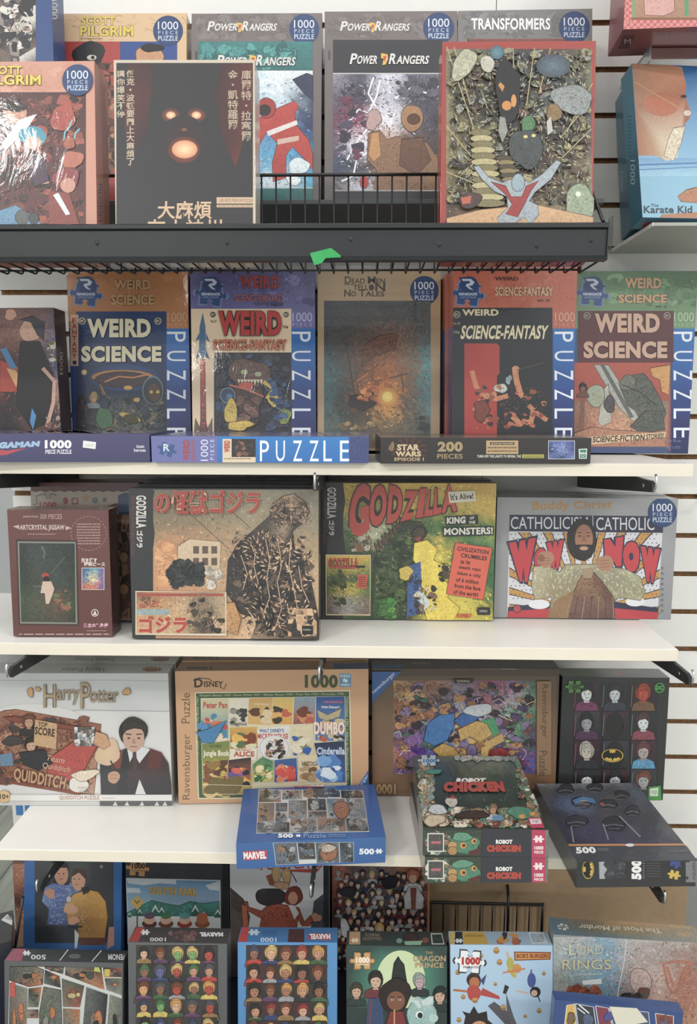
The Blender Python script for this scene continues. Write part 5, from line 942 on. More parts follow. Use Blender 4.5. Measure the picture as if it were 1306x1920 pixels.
f.E(25, 1388, 20, 9, '#3a3232', .4, jit=.1); f.P([(0, 1414), (24, 1410), (26, 1434), (2, 1436)], '#5a7a94', .4); f.M(140, 1362, 178, 1398, 7, 6, ['#4a4a4e', '#8a8a8e', '#6a5a50', '#c9c8c6'], .2, split=.3)
f.P([(67, 1348), (108, 1356), (106, 1404), (64, 1396)], '#b89468', .3); f.E(148, 1470, 19, 14, '#cfc9c0', .1, jit=.05); f.E(160, 1452, 24, 10, '#d0bfa8', .3, jit=.2)
f.part('picture_lettering'); f.TQ('TOP', [(73, 1352), (90, 1354), (89, 1363), (72, 1361)], '#3f2a20', bold=.03); f.TQ('SCORE', [(67, 1361), (104, 1366), (103, 1381), (66, 1376)], '#3f2a20', bold=.04); f.part('script_lettering'); f.TQ('Team', [(90, 1414), (124, 1420), (120, 1431), (86, 1424)], '#c9a48a'); f.TQ('Quidditch', [(82, 1428), (134, 1437), (130, 1449), (80, 1440)], '#c9a48a')
f.part('ribbon_lettering'); f.TQ('QUIDDITCH', [(28, 1438), (126, 1456), (121, 1483), (26, 1465)], '#b58a64', out='#5a2f1f', bold=.06, ow=.08); f.part('seal_lettering'); f.T('WIZARDING', 146, 1474, 172, 1478, '#8f8a84'); f.T('WORLD', 148, 1480, 168, 1485, '#8f8a84')
f.part('robed_figure'); f.P([(188, 1432), (204, 1410), (232, 1404), (246, 1408), (262, 1408), (280, 1402), (304, 1412), (316, 1430), (326, 1470), (327, 1488), (190, 1488)], ['#2f3038', '#35353c', '#7a4038', '#2c2c32', '#2c2c32', '#5c302c', '#4a2a28', '#34343a', '#2c2d33', '#2a2b31', '#34353d'], .15); f.P([(232, 1404), (240, 1400), (240, 1488), (218, 1488), (226, 1440)], '#2c2d33', .1); f.P([(212, 1414), (232, 1404), (226, 1440), (210, 1440)], '#743a34', .25); f.P([(282, 1402), (304, 1410), (300, 1440), (276, 1440)], '#5a2a28', .25)
f.P([(238, 1398), (264, 1398), (282, 1404), (262, 1430), (252, 1412), (244, 1428)], '#c9c8ca'); f.P([(249, 1408), (256, 1408), (258, 1440), (250, 1444)], '#4a3838', .2); f.P([(262, 1460), (274, 1488), (254, 1488)], '#c9c8c4')
f.E(250, 1370, 26, 27, '#332b28', .2, jit=.04); f.E(251, 1382, 20, 27, '#b99480', .08); f.P([(230, 1378), (228, 1358), (250, 1350), (274, 1358), (274, 1378), (266, 1366), (252, 1364), (238, 1368)], '#332b28', .2)
for x in (242, 261): f.E(x, 1383, 3, 1.6, '#2a201c', n=8)
f.S([(236, 1375), (247, 1376)], 2, '#2c2422'); f.S([(256, 1376), (267, 1375)], 2, '#2c2422'); f.P([(250, 1384), (253, 1384), (255, 1393), (248, 1393)], '#a07a66'); f.S([(245, 1399), (258, 1399)], 1.6, '#8a5048')
f.E(203, 1410, 22, 26, '#d0b088', .1, edge='#c4a888', jit=.1); f.P([(180, 1370), (200, 1376), (208, 1396), (196, 1404), (176, 1394)], '#c0906a', .2); f.S([(208, 1425), (219, 1448)], 3, '#3a302c'); f.E(214, 1456, 11, 12, '#b58c70', .1, jit=.05); f.S([(206, 1452), (222, 1451)], 1, '#8a6450'); f.S([(206, 1458), (222, 1458)], 1, '#8a6450')
f.part('title_lettering'); f.T('H', 83, 1283, 105, 1325, '#a08a6a', out='#5a4a38', bold=.0, ow=.03); f.T('arry', 106, 1292, 149, 1320, '#a08a6a', out='#5a4a38', bold=.0, ow=.03); f.T('P', 152, 1279, 170, 1327, '#a08a6a', out='#5a4a38', bold=.0, ow=.03); f.T('otter', 169, 1292, 222, 1316, '#a08a6a', out='#5a4a38', bold=.0, ow=.03)
f.E(58, 1297, 6, 8, '#b98d58', .2, jit=.15); f.E(72, 1291, 5, 4, '#b98d58', .2, jit=.15); f.E(238, 1296, 7, 7, '#b98d58', .2, jit=.15)
f.part('footer_band'); f.R(-70, 1489, 329, 1500, '#d6d3cf'); f.T('QUIDDITCH PUZZLE', 112, 1490.5, 187, 1499, '#a8836c', bold=.04); f.dashes(193, 1493, 216, 1497, 1, '#b5aca6'); f.R(188, 1500, 329, 1509, '#5a575a', None, .2); 
for x in (212, 234, 262, 290, 305): f.P([(x, 1509), (x+5, 1501), (x+9, 1509)], '#c6c4c2')
f.part('age_badge'); f.E(9, 1492, 12, 12, '#a88a5c', n=24); f.E(9, 1492, 10.8, 10.8, '#d0ac74', n=24); f.T('10+', 1, 1487, 18, 1497, '#4a3a28', bold=.03)
g = b.f('top'); g.full('#a9aaa8', '#c0c0be'); g.part('top_lettering'); g.T('Harry Potter', 115, 1250, 195, 1259, '#6d6250', rot=180, sh=3); g.E(36, 1255, 18, 4, '#c9a886', .2); g.E(285, 1255, 18, 4, '#b38a68', .2); g.T('1000', 272, 1253, 300, 1258, '#7a4a34', rot=180, bold=.05); b.done()

b = Box('D2', 'wide tan box with a green-framed poster collage and green count numerals', '#b88d66', tray='#9a7656', wrap=False, behind=1, blabel=['tan box directly behind the poster collage box'])
f = b.f('front'); f.full('#c7986e', '#bf936a'); f.part('title_lettering'); f.T('D', 364, 1272, 380, 1289, '#33291f', bold=.03); f.T('ISNEY', 382, 1277, 418, 1288, '#33291f', bold=.03); f.S([(362, 1276), (372, 1271), (392, 1273), (398, 1278)], 1.6, '#33291f'); f.S([(412, 1288), (420, 1292), (424, 1282)], 1.6, '#33291f')
f.part('count_lettering'); f.T('1000', 571, 1265, 633, 1290, '#41492c', bold=.05, out='#a8a074', ow=.02); f.part('quality_logo'); f.R(636, 1263, 658, 1288, '#5a8aa8'); f.T('PUZZLE', 638, 1265, 656, 1270, '#cfdde2', bold=.03); f.piece(647, 1276, 3.5, '#cfdde2', ang=.4); f.T('WORLD', 638, 1282, 656, 1286, '#cfdde2', bold=.03)
f.part('side_lettering'); f.T('Ravensburger', 342, 1377, 360, 1499, '#6b563c', rot=-90); f.part('lower_side_lettering'); f.T('Puzzle', 340, 1299, 356, 1356, '#6b563c', rot=-90); f.part('corner_flash'); f.P([(668, 1478), (693, 1444), (693, 1500), (672, 1500)], '#2f5f9a'); f.TQ('burger', [(668, 1476), (687, 1450), (692, 1456), (674, 1482)], '#c9d6e4')
f.part('poster_frame'); f.P([(365, 1298), (656, 1294), (660, 1496), (371, 1498)], '#d3c8a4'); f.P([(367, 1300), (654, 1296.5), (658, 1494), (373, 1496)], '#3d5738'); 
f.TQ('Sleeping Beauty 1959 • Snow White 1937 • Mickey Mouse 1928 • Peter Pan 1953 • Pinocchio 1940 •', [(374, 1302), (648, 1298.5), (648, 1304), (374, 1307)], '#a3ab7a', bold=.02); f.T('Dalmatians 1961 • Alice in Wonderland 1951 • The', 648.5, 1306, 653.5, 1486, '#a3ab7a', rot=90, bold=.02); f.T('1971 • The Sword in the Stone 1963 • Jungle Book 1967', 368, 1306, 373.5, 1488, '#a3ab7a', rot=-90, bold=.02)
f.P([(376, 1309), (647, 1305.5), (650, 1486), (380, 1488)], '#cdc2a2', .1)
f.part('posters')
def poster(q, c1, c2, pal, n=9, txt=None):
    f.P(q, [c1, c1, c2, c2], .2); xs = [p[0] for p in q]; ys = [p[1] for p in q]
    f.blobs(min(xs)+3, min(ys)+(max(ys)-min(ys))*.35, max(xs)-3, max(ys)-2, n, (max(xs)-min(xs))*.2, pal, .25)
    f.S(q+[q[0]], .7, '#d9d2bc')
    for t, x0, y0, x1, y1, c in txt or []: f.T(t, x0, y0, x1, y1, c, bold=.04)
PB = ['#b5503c', '#7d4a30', '#d0a878', '#3a3430', '#c9b48c']
poster([(377, 1311), (430, 1309), (428, 1385), (377, 1392)], '#c4b88c', '#3f8a9a', ['#3b7ea0', '#b5433a', '#d3c2a0', '#c96a4c', '#2f6a94'], 14, [('Peter Pan', 381, 1316, 426, 1328, '#b03c34')])
poster([(430, 1310), (466, 1309), (464, 1364), (428, 1362)], '#cfc9b4', '#c2baa2', ['#3a3836', '#5a5652', '#8a8478'], 12, [('Robin Hood', 432, 1354, 462, 1360, '#4a4238')])
poster([(466, 1309), (512, 1308), (508, 1360), (464, 1358)], '#bf9650', '#c9a055', ['#33302c', '#5a3a24', '#c9b48c'], 8, [('Walt Disney', 476, 1318, 504, 1323, '#d8c89c')])
poster([(512, 1308), (550, 1307), (548, 1358), (508, 1358)], '#c9b058', '#cc8f34', ['#b5503c', '#c9a23c', '#3a342c'], 10, [])
poster([(551, 1307), (592, 1306), (590, 1356), (549, 1358)], '#7f9aa6', '#8a4a34', ['#a8583c', '#c07a50', '#6a3428'], 10, [])
poster([(592, 1306), (646, 1305), (648, 1390), (590, 1388)], '#2a4f8c', '#4f7aa8', ['#4a4a44', '#8a8a70', '#b0a880'], 6, [('THE FABULOUS', 606, 1314, 642, 1318, '#c9605a'), ('Walt Disney\'s', 602, 1323, 636, 1329, '#d8d8d0')]); f.P([(594, 1330), (614, 1340), (640, 1328), (636, 1344), (612, 1352), (598, 1346)], '#a89a74', .2)
f.T('DUMBO', 588, 1353, 646, 1377, '#d9ccb8', out='#b5423a', bold=.05, ow=.05); f.blobs(592, 1378, 646, 1389, 12, 5, PB, .2)
poster([(430, 1363), (482, 1362), (484, 1402), (432, 1404)], '#c49a3c', '#a8642c', ['#c9483a', '#d9a83c', '#7a3a24', '#4a6a44', '#c9c09a'], 26)
poster([(482, 1366), (542, 1360), (545, 1416), (484, 1422)], '#cfccc4', '#c9c4bc', ['#cfccc4'], 2, [("WALT DISNEY'S", 486, 1366, 532, 1373, '#2d4a86'), ('MICKEY MOUSE', 483, 1375, 540, 1385, '#b8322c')]); f.E(514, 1402, 28, 24, '#b3b0ac', n=28); f.E(514, 1402, 26.5, 22.5, '#cfccc6', n=28); f.blobs(496, 1386, 536, 1422, 22, 6, ['#3a3634', '#5a4c44', '#a8826a', '#24211f'], .3)
poster([(542, 1362), (586, 1358), (588, 1420), (545, 1416)], '#cbbf9a', '#bfb38c', ['#2f5a9c', '#cfc6ac', '#8a7c5c', '#d9d3c4'], 14)
poster([(378, 1394), (431, 1388), (430, 1496), (380, 1486)], '#6a7a3c', '#b09a34', ['#b59a34', '#8a6a2c', '#5a3a24', '#c9a86a', '#7a4a2c'], 34, [('Jungle Book', 381, 1406, 430, 1420, '#dcd6c0'), ('WALT DISNEY', 392, 1396, 416, 1401, '#5a5a3a')])
poster([(431, 1404), (482, 1402), (480, 1424), (430, 1424)], '#cfc6ae', '#cfc6ae', ['#cfc6ae'], 1, [('Walt Disney\'s', 440, 1403, 470, 1408, '#a83c34'), ('ALICE', 438, 1408, 477, 1418, '#a83c34')])
poster([(428, 1424), (471, 1419), (470, 1476), (424, 1470)], '#2a2730', '#b56a34', ['#5f4a8a', '#c9563c', '#c9a03c', '#2a2730', '#8a4a8a'], 18)
poster([(474, 1432), (492, 1418), (512, 1426), (514, 1464), (472, 1466)], '#2f7a50', '#c9b04a', ['#5a9a5c', '#c9a85a', '#d9c890', '#3b6a44'], 16)
poster([(514, 1424), (556, 1420), (558, 1464), (514, 1466)], '#3b5a8c', '#3a4f86', ['#c9483a', '#d07a5a', '#d9c090', '#b8382e'], 20)
poster([(560, 1418), (607, 1414), (606, 1464), (558, 1466)], '#cdbb98', '#c4ae88', ['#8a6a48', '#a88a60', '#6a4a34'], 8, [('ARISTOCATS', 565, 1427, 602, 1435, '#4a3a2c')])
poster([(588, 1392), (646, 1388), (648, 1466), (606, 1466)], '#2c3346', '#3a5f9a', ['#6a9ac9', '#8fb4d4', '#4a7ab4', '#c9d6e0'], 16, [('Cinderella', 594, 1400, 646, 1414, '#b9c9dc')])
poster([(380, 1470), (470, 1472), (470, 1488), (380, 1488)], '#a8903c', '#8f7a34', ['#c9a85a', '#6a5a2c'], 8)
f.part('loose_piece'); f.piece(380, 1361, 8, '#4a86b8', ang=.5); f.P([(368, 1372), (390, 1366), (425, 1350), (400, 1392), (380, 1392)], '#3b7aa8', .2)
g = b.f('top'); g.full('#a8805c', '#8f6e50'); g.part('top_lettering'); g.T('1000', 350, 1250, 398, 1255, '#4c4430', rot=180, bold=.05); g.T('Ravensburger', 638, 1249, 690, 1254, '#c9d6e4', rot=180); g.P([(625, 1244), (690, 1243), (690, 1255), (625, 1256)], '#3d5a84'); g.dashes(440, 1250, 560, 1255, 2, '#7a6450'); b.done()

b = Box('D3', 'brown-framed wide box with purple, gold and blue battle picture, blue corner flash', '#4c3e36', tray='#3a302a', behind=1, blabel=['dark brown box directly behind the blue-cornered box'])
f = b.f('front'); f.full('#4a3b30', '#7a5a3c', .06); f.R(700, 1268, 1042, 1480, '#5f4c3c', '#835f40', .05); f.part('picture')
f.G(737, 1276, 1004, 1450, ['#b08a5a #5a3a34 #8f6a5a #6a5a74 #8a3a54 #6a4a6a #3a5a4c', '#7a4a34 #c99a5c #4a3a44 #8a8a9a #a8606a #b89ab0 #4c8a64', '#8a5a3c #6a4a3c #4c6a9c #a8b0bc #8a8f9c #5c9a78 #3a6a54', '#4a3444 #7c5a94 #3b7aae #c9a04a #a88444 #4a8a5a #4c3c5c', '#a8683c #8a5aa8 #2f6aa8 #c9a04c #b8903c #8a3a44 #3b4a8c', '#5a4a74 #6a3a8a #8a6a3a #a8783c #6a4a34 #7a2f34 #4a5aa8'], .6, 6, .7)
f.blobs(740, 1280, 1002, 1448, 120, 13, ['#33262e', '#5a3a4a', '#8a5a3c', '#4a3c5c', '#2a2630', '#7a6a8a', '#a87a4a', '#3f5a4c'], .6)
for i in range(26):
    r = f.rnd; x, y = r.uniform(745, 995), r.uniform(1282, 1440); pts = [(x, y)]
    for _ in range(4): x += r.uniform(-16, 16); y += r.uniform(-12, 12); pts.append((min(max(x, 738), 1003), min(max(y, 1277), 1449)))
    f.S(pts, 1.3, r.choice(['#d9b98a', '#c9a3d0', '#e0c9b0', '#a8c9b4']))
f.P([(794, 1386), (800, 1356), (822, 1340), (852, 1336), (850, 1360), (838, 1386), (812, 1398)], '#3b6fa6', .3); f.P([(850, 1350), (866, 1336), (900, 1342), (880, 1358), (866, 1362)], '#34609a', .3); f.P([(900, 1350), (925, 1345), (936, 1372), (920, 1380)], '#3f8a5c', .4)
f.P([(858, 1366), (892, 1350), (912, 1356), (922, 1376), (900, 1390), (880, 1380), (862, 1388)], '#b3914a', .4); f.P([(810, 1404), (830, 1392), (850, 1400), (866, 1420), (850, 1440), (830, 1424)], '#b08c44', .4); f.P([(905, 1392), (940, 1374), (944, 1388), (916, 1402)], '#b3924c', .4); f.E(884, 1408, 10, 14, '#6a5a80', .4); f.P([(902, 1400), (916, 1396), (914, 1420), (900, 1418)], '#c09c54', .3)
f.E(896, 1330, 26, 12, '#b3b8bc', .3, jit=.1); f.blobs(770, 1396, 800, 1412, 10, 6, ['#5a3a94', '#3f2a6a'], .4); f.E(934, 1410, 18, 9, '#8a3034', .4, jit=.06)
f.part('name_tag'); f.P([(848, 1272), (888, 1272), (884, 1280), (852, 1280)], '#2a2624'); f.T('THANOS', 856, 1274, 880, 1278, '#c9b9a0', rot=180)
f.part('side_band'); f.R(1005, 1276, 1032, 1452, '#8c6a48'); f.T('Ravensburger', 1012, 1282, 1026, 1382, '#4c3a2a', rot=90); f.T('Puzzle', 1010, 1406, 1024, 1452, '#4c3a2a', rot=90)
f.part('corner_flash'); f.P([(692, 1258), (752, 1258), (692, 1318)], '#2b5894'); f.TQ('Ravensburger', [(694, 1296), (736, 1258), (743, 1264), (701, 1302)], '#cfdae6'); f.part('count_lettering'); f.T('1000', 705, 1468, 742, 1487, '#a8885c', rot=180, bold=.05)
g = b.f('top'); g.full('#33291f', '#4a3c32'); g.P([(693, 1246), (758, 1246), (752, 1258), (693, 1258)], '#2b4f80'); g.part('top_lettering'); g.T('1000', 772, 1242, 806, 1246, '#7c6040', rot=180, bold=.05); b.done()

b = Box('D4', 'upright black box with a grid of pale portraits and a yellow oval emblem', '#2c2f30', tray='#232526')
f = b.f('front'); f.full('#2b2e2f', '#282b2a'); f.part('picture')
f.R(1074, 1282, 1232, 1492, '#232426', None, .2)
cols = [('#c9cac6', '#26282b', '#6a2f54'), ('#b4bcc2', '#2a2c30', '#2f3440'), ('#a8402e', '#8f3524', '#6a4a34'), ('#8a8a92', '#1f1f26', '#4a2f4a'), ('#2f3134', '#1d1f22', '#26282c'), ('#b9bfc2', '#4a2f34', '#7a3a4a'), ('#b3a89a', '#9c968c', '#2a2c30'), ('#26282a', '#1d1f22', '#2c2f32'), ('#9a8f8a', '#5c3038', '#4a86a8'), ('#c4c4c4', '#2a2c2e', '#3a3c40'), ('#a8aab0', '#24262a', '#4a2a34'), ('#8f9092', '#6a3a2c', '#3a3436')]
for i in range(12):
    cx_, cy_ = 1099+(i % 3)*53, 1306+(i//3)*54; s_, h_, c_ = cols[i]
    f.R(cx_-24, cy_-26, cx_+24, cy_+27, ['#3a2434', '#26262c', '#3c2028', '#33303a'][i % 4], '#1f2023', .4)
    if i in (4, 7): f.E(cx_, cy_, 16, 24, '#1c1e20', .2)
    else: f.bust(cx_, cy_-6, 15, s_, h_, c_, .5, eyes=(i != 2))
    f.S([(cx_-20, cy_-20), (cx_-23, cy_+20)], 1.2, '#8a4a64' if i % 3 == 0 else '#5c7470')
f.part('emblem')
def bat(f, cx, cy, rx, ry, rot=False):
    def q(x, y): return (cx-y*rx, cy+x*ry) if rot else (cx+x*rx, cy+y*ry)
    def el(k, col): f.P([q(k*math.cos(t*math.pi/16), k*math.sin(t*math.pi/16)) for t in range(32)], col)
    el(1.0, '#c9a42c'); el(.92, '#1a1b1c'); el(.86, '#c9a42c')
    half = [(0, -.38), (.07, -.38), (.1, -.62), (.14, -.42), (.2, -.40), (.26, -.5), (.26, -.66), (.30, -.84), (.45, -.74), (.68, -.55), (.84, -.2), (.86, .1), (.74, .50), (.62, .30), (.50, .26), (.40, .34), (.36, .46), (.26, .34), (.14, .36), (.05, .55), (0, .86)]
    f.P([q(x, y) for x, y in half]+[q(-x, y) for x, y in half[::-1][1:-1]], '#17181a')
bat(f, 1147, 1416, 20.5, 12.5); f.part('round_logo'); f.E(1235, 1289, 9.5, 9.5, '#4aa04a', n=24); f.E(1235, 1289, 8, 8, '#23352a', n=24); f.T('DC', 1228.5, 1285, 1241.5, 1293, '#4aa04a', bold=.06)
f.part('count_piece'); f.piece(1076, 1287, 11, '#4f8a3c', sq=1.0); f.T('1000', 1067, 1282, 1087, 1292, '#1f3020', bold=.05)
f.part('green_label'); f.P([(1215, 1475), (1237, 1472), (1239, 1500), (1214, 1500)], '#3f8f3c'); f.P([(1217, 1478), (1233, 1476), (1232, 1492), (1217, 1492)], '#c3d3c0'); f.T('op', 1219, 1481, 1231, 1490, '#8aa488', bold=.03)
g = b.f('top'); g.full('#6f7371', '#4f5452', .4); g.P([(1056, 1256), (1120, 1257), (1110, 1266), (1058, 1268)], '#55684f', .3); g.P([(1150, 1258), (1170, 1258), (1164, 1266), (1146, 1266)], '#7f5a5c', .3); b.done()

# boxes lying on the lowest shelf
b = Box('D5', 'blue flat box with comic panels overhanging the lowest shelf', '#31609e', tray='#2c568e', wrap=True)
g = b.f('top'); g.full('#2b5798', '#32609f'); g.part('picture'); q = [(485, 1480), (680, 1482), (692, 1560), (480, 1563)]
g.P(q, '#34353a'); PAN = ['#33363c', '#565a60', '#7d7f82', '#4a4038', '#8a6a54', '#2a2c32', '#5c6a78', '#9a9a96']
def sub(q, u0, v0, u1, v1, e=.006):
    def p(u, v): return tuple((q[0][t]*(1-u)+q[1][t]*u)*(1-v)+(q[3][t]*(1-u)+q[2][t]*u)*v for t in (0, 1))
    return [p(u0+e, v0+e*2), p(u1-e, v0+e*2), p(u1-e, v1-e*2), p(u0+e, v1-e*2)]
def panels(g, q, cells, pal, n=7):
    g.P(q, '#c3c2bf')
    for u0, v0, u1, v1 in cells:
        s_ = sub(q, u0, v0, u1, v1); c = g.rnd.choice(pal); g.P(s_, [c, g.rnd.choice(pal), c, g.rnd.choice(pal)], .6)
        xs = [p[0] for p in s_]; ys = [p[1] for p in s_]
        g.blobs(max(s_[0][0], s_[3][0])+1, min(ys)+1, min(s_[1][0], s_[2][0])-1, max(ys)-1, n, (max(xs)-min(xs))*.22, pal, .6)
panels(g, q, [(0, 0, .22, .3), (.22, 0, .42, .24), (.42, 0, .78, .18), (.78, 0, 1, .2), (0, .3, .16, .75), (.16, .3, .28, .52), (.28, .24, .46, .68), (.46, .2, .64, .5), (.64, .2, .82, .68), (.82, .2, 1, .68), (.16, .52, .28, .75), (.46, .5, .64, .68), (0, .75, .3, 1), (.3, .68, .54, .85), (.3, .85, .54, 1), (.54, .68, .8, 1), (.8, .68, 1, 1)], PAN)
g.part('bare_face'); g.E(640, 1520, 15, 16, '#8f5a3e', .5, jit=.05); g.part('title_lettering'); g.P([(551, 1465), (608, 1465), (608, 1477), (550, 1478)], '#b83a44'); g.T('MARVEL', 553, 1466.5, 606, 1476, '#e8e6e6', bold=.06, sh=0); g.part('count_lettering'); g.T('500', 521, 1565, 549, 1573, '#e8e9ec', bold=.06); g.piece(559, 1569, 3.2, '#e8e9ec', sq=.8); g.T('Puzzle', 569, 1565, 611, 1573, '#8fa8c8'); g.dashes(616, 1565, 648, 1572, 2, '#7f9ac0'); g.part('red_label'); g.P([(665, 1461), (699, 1461), (700, 1465), (666, 1465)], '#b8445a')
f = b.f('front'); f.full('#35659f', '#2f5f9f'); f.part('title_lettering'); f.P([(455, 1596), (501, 1594), (500, 1611), (456, 1613)], '#b83a44'); f.TQ('MARVEL', [(456, 1598), (499, 1596), (499, 1610), (457, 1611)], '#e8e6e6', bold=.06); f.T('500', 673, 1591, 701, 1602, '#dfe3ea', bold=.06); f.piece(710, 1596, 4.5, '#dfe3ea')
f.part('picture'); q = [(511, 1580), (663, 1579), (663, 1616), (517, 1622)]; panels(f, q, [(0, 0, .3, 1), (.3, 0, .52, .8), (.52, 0, .82, 1), (.82, 0, 1, 1)], PAN, 10); f.E(616, 1598, 16, 17, '#8f5c42', .6, jit=.05); f.E(615, 1590, 15, 7, '#b0a090', .4, jit=.1); b.done()
RC = ['#6a7a5c', '#8a6a4c', '#c9b89a', '#a8543c', '#3f6a58', '#7f8f8c', '#b08a5a', '#5a3a34', '#d0c6b4', '#4a8a78']
def chicken_front(f, y0, y1):
    f.full('#2b3730'); f.part('picture'); f.P([(790, y0), (902, y0), (900, y1), (790, y1)], '#3a4438', .5); f.blobs(796, y0+2, 850, y1-2, 22, 8, RC, .4)
    f.part('mini_card'); f.R(801, y0+5, 832, y1-7, '#cfcfc8'); f.R(803, y0+7, 830, y1-9, '#4c4a48', None, .9); f.R(808, y0+20, 826, y0+25, '#b0646c')
    f.part('green_lump'); f.E(872, y0+26, 25, 20, '#4a7f66', .3, jit=.12); f.E(866, y0+12, 20, 8, '#5a8f74', .3, jit=.1); f.E(868, y0+28, 6, 6, '#d08a34'); f.E(869, y0+28, 3, 3, '#4a2a1c'); f.E(888, y0+20, 5, 5, '#d08a34'); f.E(889, y0+20, 2.5, 2.5, '#4a2a1c'); f.P([(876, y0+40), (900, y0+32), (898, y0+44), (880, y0+46)], '#5a2f28', .2); f.E(848, y0+28, 9, 8, '#b08c52', .2); f.E(848, y0+38, 9, 8, '#a8814a', .2)
    f.part('title_lettering'); f.R(902, y0-3, 996, y1+3, '#34343f'); f.T('ROBOT', 929, y0+17, 960, y0+25, '#e0dcd8', bold=.07); f.T('CHICKEN', 912, y0+27, 976, y1-7, '#b04030', bold=.09, out='#4a1c18', ow=.05)
    f.part('pink_label'); f.R(996, y0-3, 1022, y1+4, '#b83358'); f.piece(1009, y0+16, 6.5, '#e6d6d8'); f.T('1000', 1001, y0+29, 1018, y0+36, '#e6d6d8', bold=.06); f.T('PIECES', 1001, y0+38, 1018, y0+43, '#e6d6d8', bold=.04); f.R(1022, y0-3, 1030, y1+4, '#6a6f68', None, .7)
b = Box('D6b', 'lower of two stacked flat boxes with red lettering and a green lump', '#3a453c'); f = b.f('front'); chicken_front(f, 1608, 1655); b.f('left').full('#6a6058', '#7a7068', 1.0); b.done()
b = Box('D6', 'upper of two stacked flat boxes, green-black top crowded with small figures', '#3a453c'); f = b.f('front'); chicken_front(f, 1557, 1604)
g = b.f('top'); g.full('#2b3a35', '#28342f'); g.part('picture'); g.G(772, 1418, 1020, 1554, ['#55605c #4a5654 #5f6a66 #66706a #5a645e', '#2f403a #2c3c38 #2e3f3a #2f3e36 #3c4a3e', '#2a3834 #263431 #27362f #26332c #30402f', '#33402f #2c382c #28332a #2f3a2c #3f4a34'], .3, 6, quad=[(772, 1417), (984, 1415), (1022, 1555), (793, 1555)])
g.blobs(782, 1424, 815, 1545, 60, 11, RC, .4); g.blobs(800, 1515, 1010, 1552, 90, 12, RC+['#2c2a26', '#6a3a2c'], .4); g.P([(962, 1420), (984, 1418), (1018, 1545), (1000, 1545), (980, 1480)], '#4c5c48', .6); g.blobs(965, 1425, 992, 1500, 26, 8, RC, .4); g.blobs(985, 1490, 1012, 1545, 20, 8, RC, .4); g.blobs(850, 1418, 970, 1428, 18, 9, ['#9aa4a4', '#b8b4a8', '#6a7472'], .3)
g.E(814, 1540, 20, 11, '#c0ad90', .3, jit=.12); g.E(820, 1520, 18, 9, '#b9bcc0', .3, jit=.1); g.E(846, 1506, 13, 8, '#b9b0a4', .3, jit=.12); g.P([(843, 1499), (848, 1492), (854, 1500)], '#b0352c'); g.bust(924, 1520, 9, '#b58a6c', '#8a6a50', '#a8b0b4'); g.P([(923, 1531), (942, 1531), (942, 1541), (922, 1541)], '#5a86a4'); g.E(975, 1526, 24, 12, '#4a7f66', .3, jit=.1); g.E(978, 1533, 6, 4, '#d08a34'); g.E(998, 1528, 5, 3.5, '#d08a34'); g.E(812, 1449, 15, 5, '#4a8a74', .2, jit=.1); g.E(885, 1530, 30, 8, '#3a2c26', .4, jit=.1)
k = g.tick()
for i in range(60): g.E(g.rnd.uniform(835, 965), g.rnd.uniform(1440, 1505), .9, .7, '#8a9a90', n=5, k=k)
g.part('title_lettering'); g.TQ('ROBOT', [(856, 1461), (911, 1461), (908, 1469), (854, 1470)], '#e0dcd6', bold=.08); g.TQ('CHICKEN', [(832, 1468), (942, 1467), (947, 1487), (830, 1487)], '#ac3c2e', bold=.09, out='#3c1814', ow=.05)
g.part('count_piece'); g.piece(803, 1428, 13, '#bcc8d2', sq=.75); g.T('1000', 793, 1425, 819, 1432, '#4a78a8', bold=.05); g.part('pink_label'); g.P([(989, 1536), (1013, 1536), (1020, 1555), (994, 1555)], '#b83358'); g.P([(992, 1538), (1012, 1538), (1015, 1547), (995, 1548)], '#dcc8ca'); g.T('op', 997, 1540, 1010, 1546, '#a8848a', bold=.03)
b.f('left').full('#6a6058', '#7a7068', 1.0); b.done()
b = Box('D7', 'dark slate flat box with a yellow oval emblem, overhanging at the right', '#3a3b3f', tray='#2d2e31')
g = b.f('top'); g.full('#4a4c56', '#3c3e46'); g.part('picture'); q = [(1000, 1458), (1172, 1458), (1284, 1584), (1066, 1584)]
g.G(0, 0, 0, 0, ['#8f9296 #74777c #8a8d92 #7c7f84 #6c6f74', '#3a3e48 #3c414a #454850 #3f424a #4c4f56', '#34394a #4a5c7c #3c3f48 #393c44 #43464e', '#2f3340 #363848 #44424c #34363e #3c3e46', '#2e3040 #3a3850 #3c3a48 #34343f #42444c', '#2a2b38 #36344c #3f3a54 #38344c #3a3a48'], .6, 7, quad=q)
for x, y, s_ in ((1060, 1480, 16), (1115, 1476, 14), (1165, 1490, 13), (1090, 1505, 18), (1140, 1508, 16), (1185, 1520, 15), (1080, 1540, 20), (1150, 1545, 22)):
    g.E(x, y, s_, s_*.6, '#2b2d36', .7, jit=.1); g.S([(x-s_*.8, y+4), (x, y+1), (x+s_*.8, y+4)], 1.3, '#70737c', .4); g.S([(x-s_*.5, y+9), (x+s_*.5, y+9)], 1.2, '#5c5f6a', .4)
g.P([(1072, 1500), (1090, 1493), (1112, 1497), (1118, 1508), (1096, 1503), (1078, 1508)], '#43709c', .3); g.S([(1088, 1502), (1100, 1502)], 1.6, '#b59a3c'); g.E(1128, 1508, 5, 3, '#8a4a48')
for p in ([(1160, 1530), (1200, 1570)], [(1070, 1550), (1075, 1580)], [(1130, 1545), (1140, 1575)]): g.S(p, 2.5, '#7c7c8a', .4)
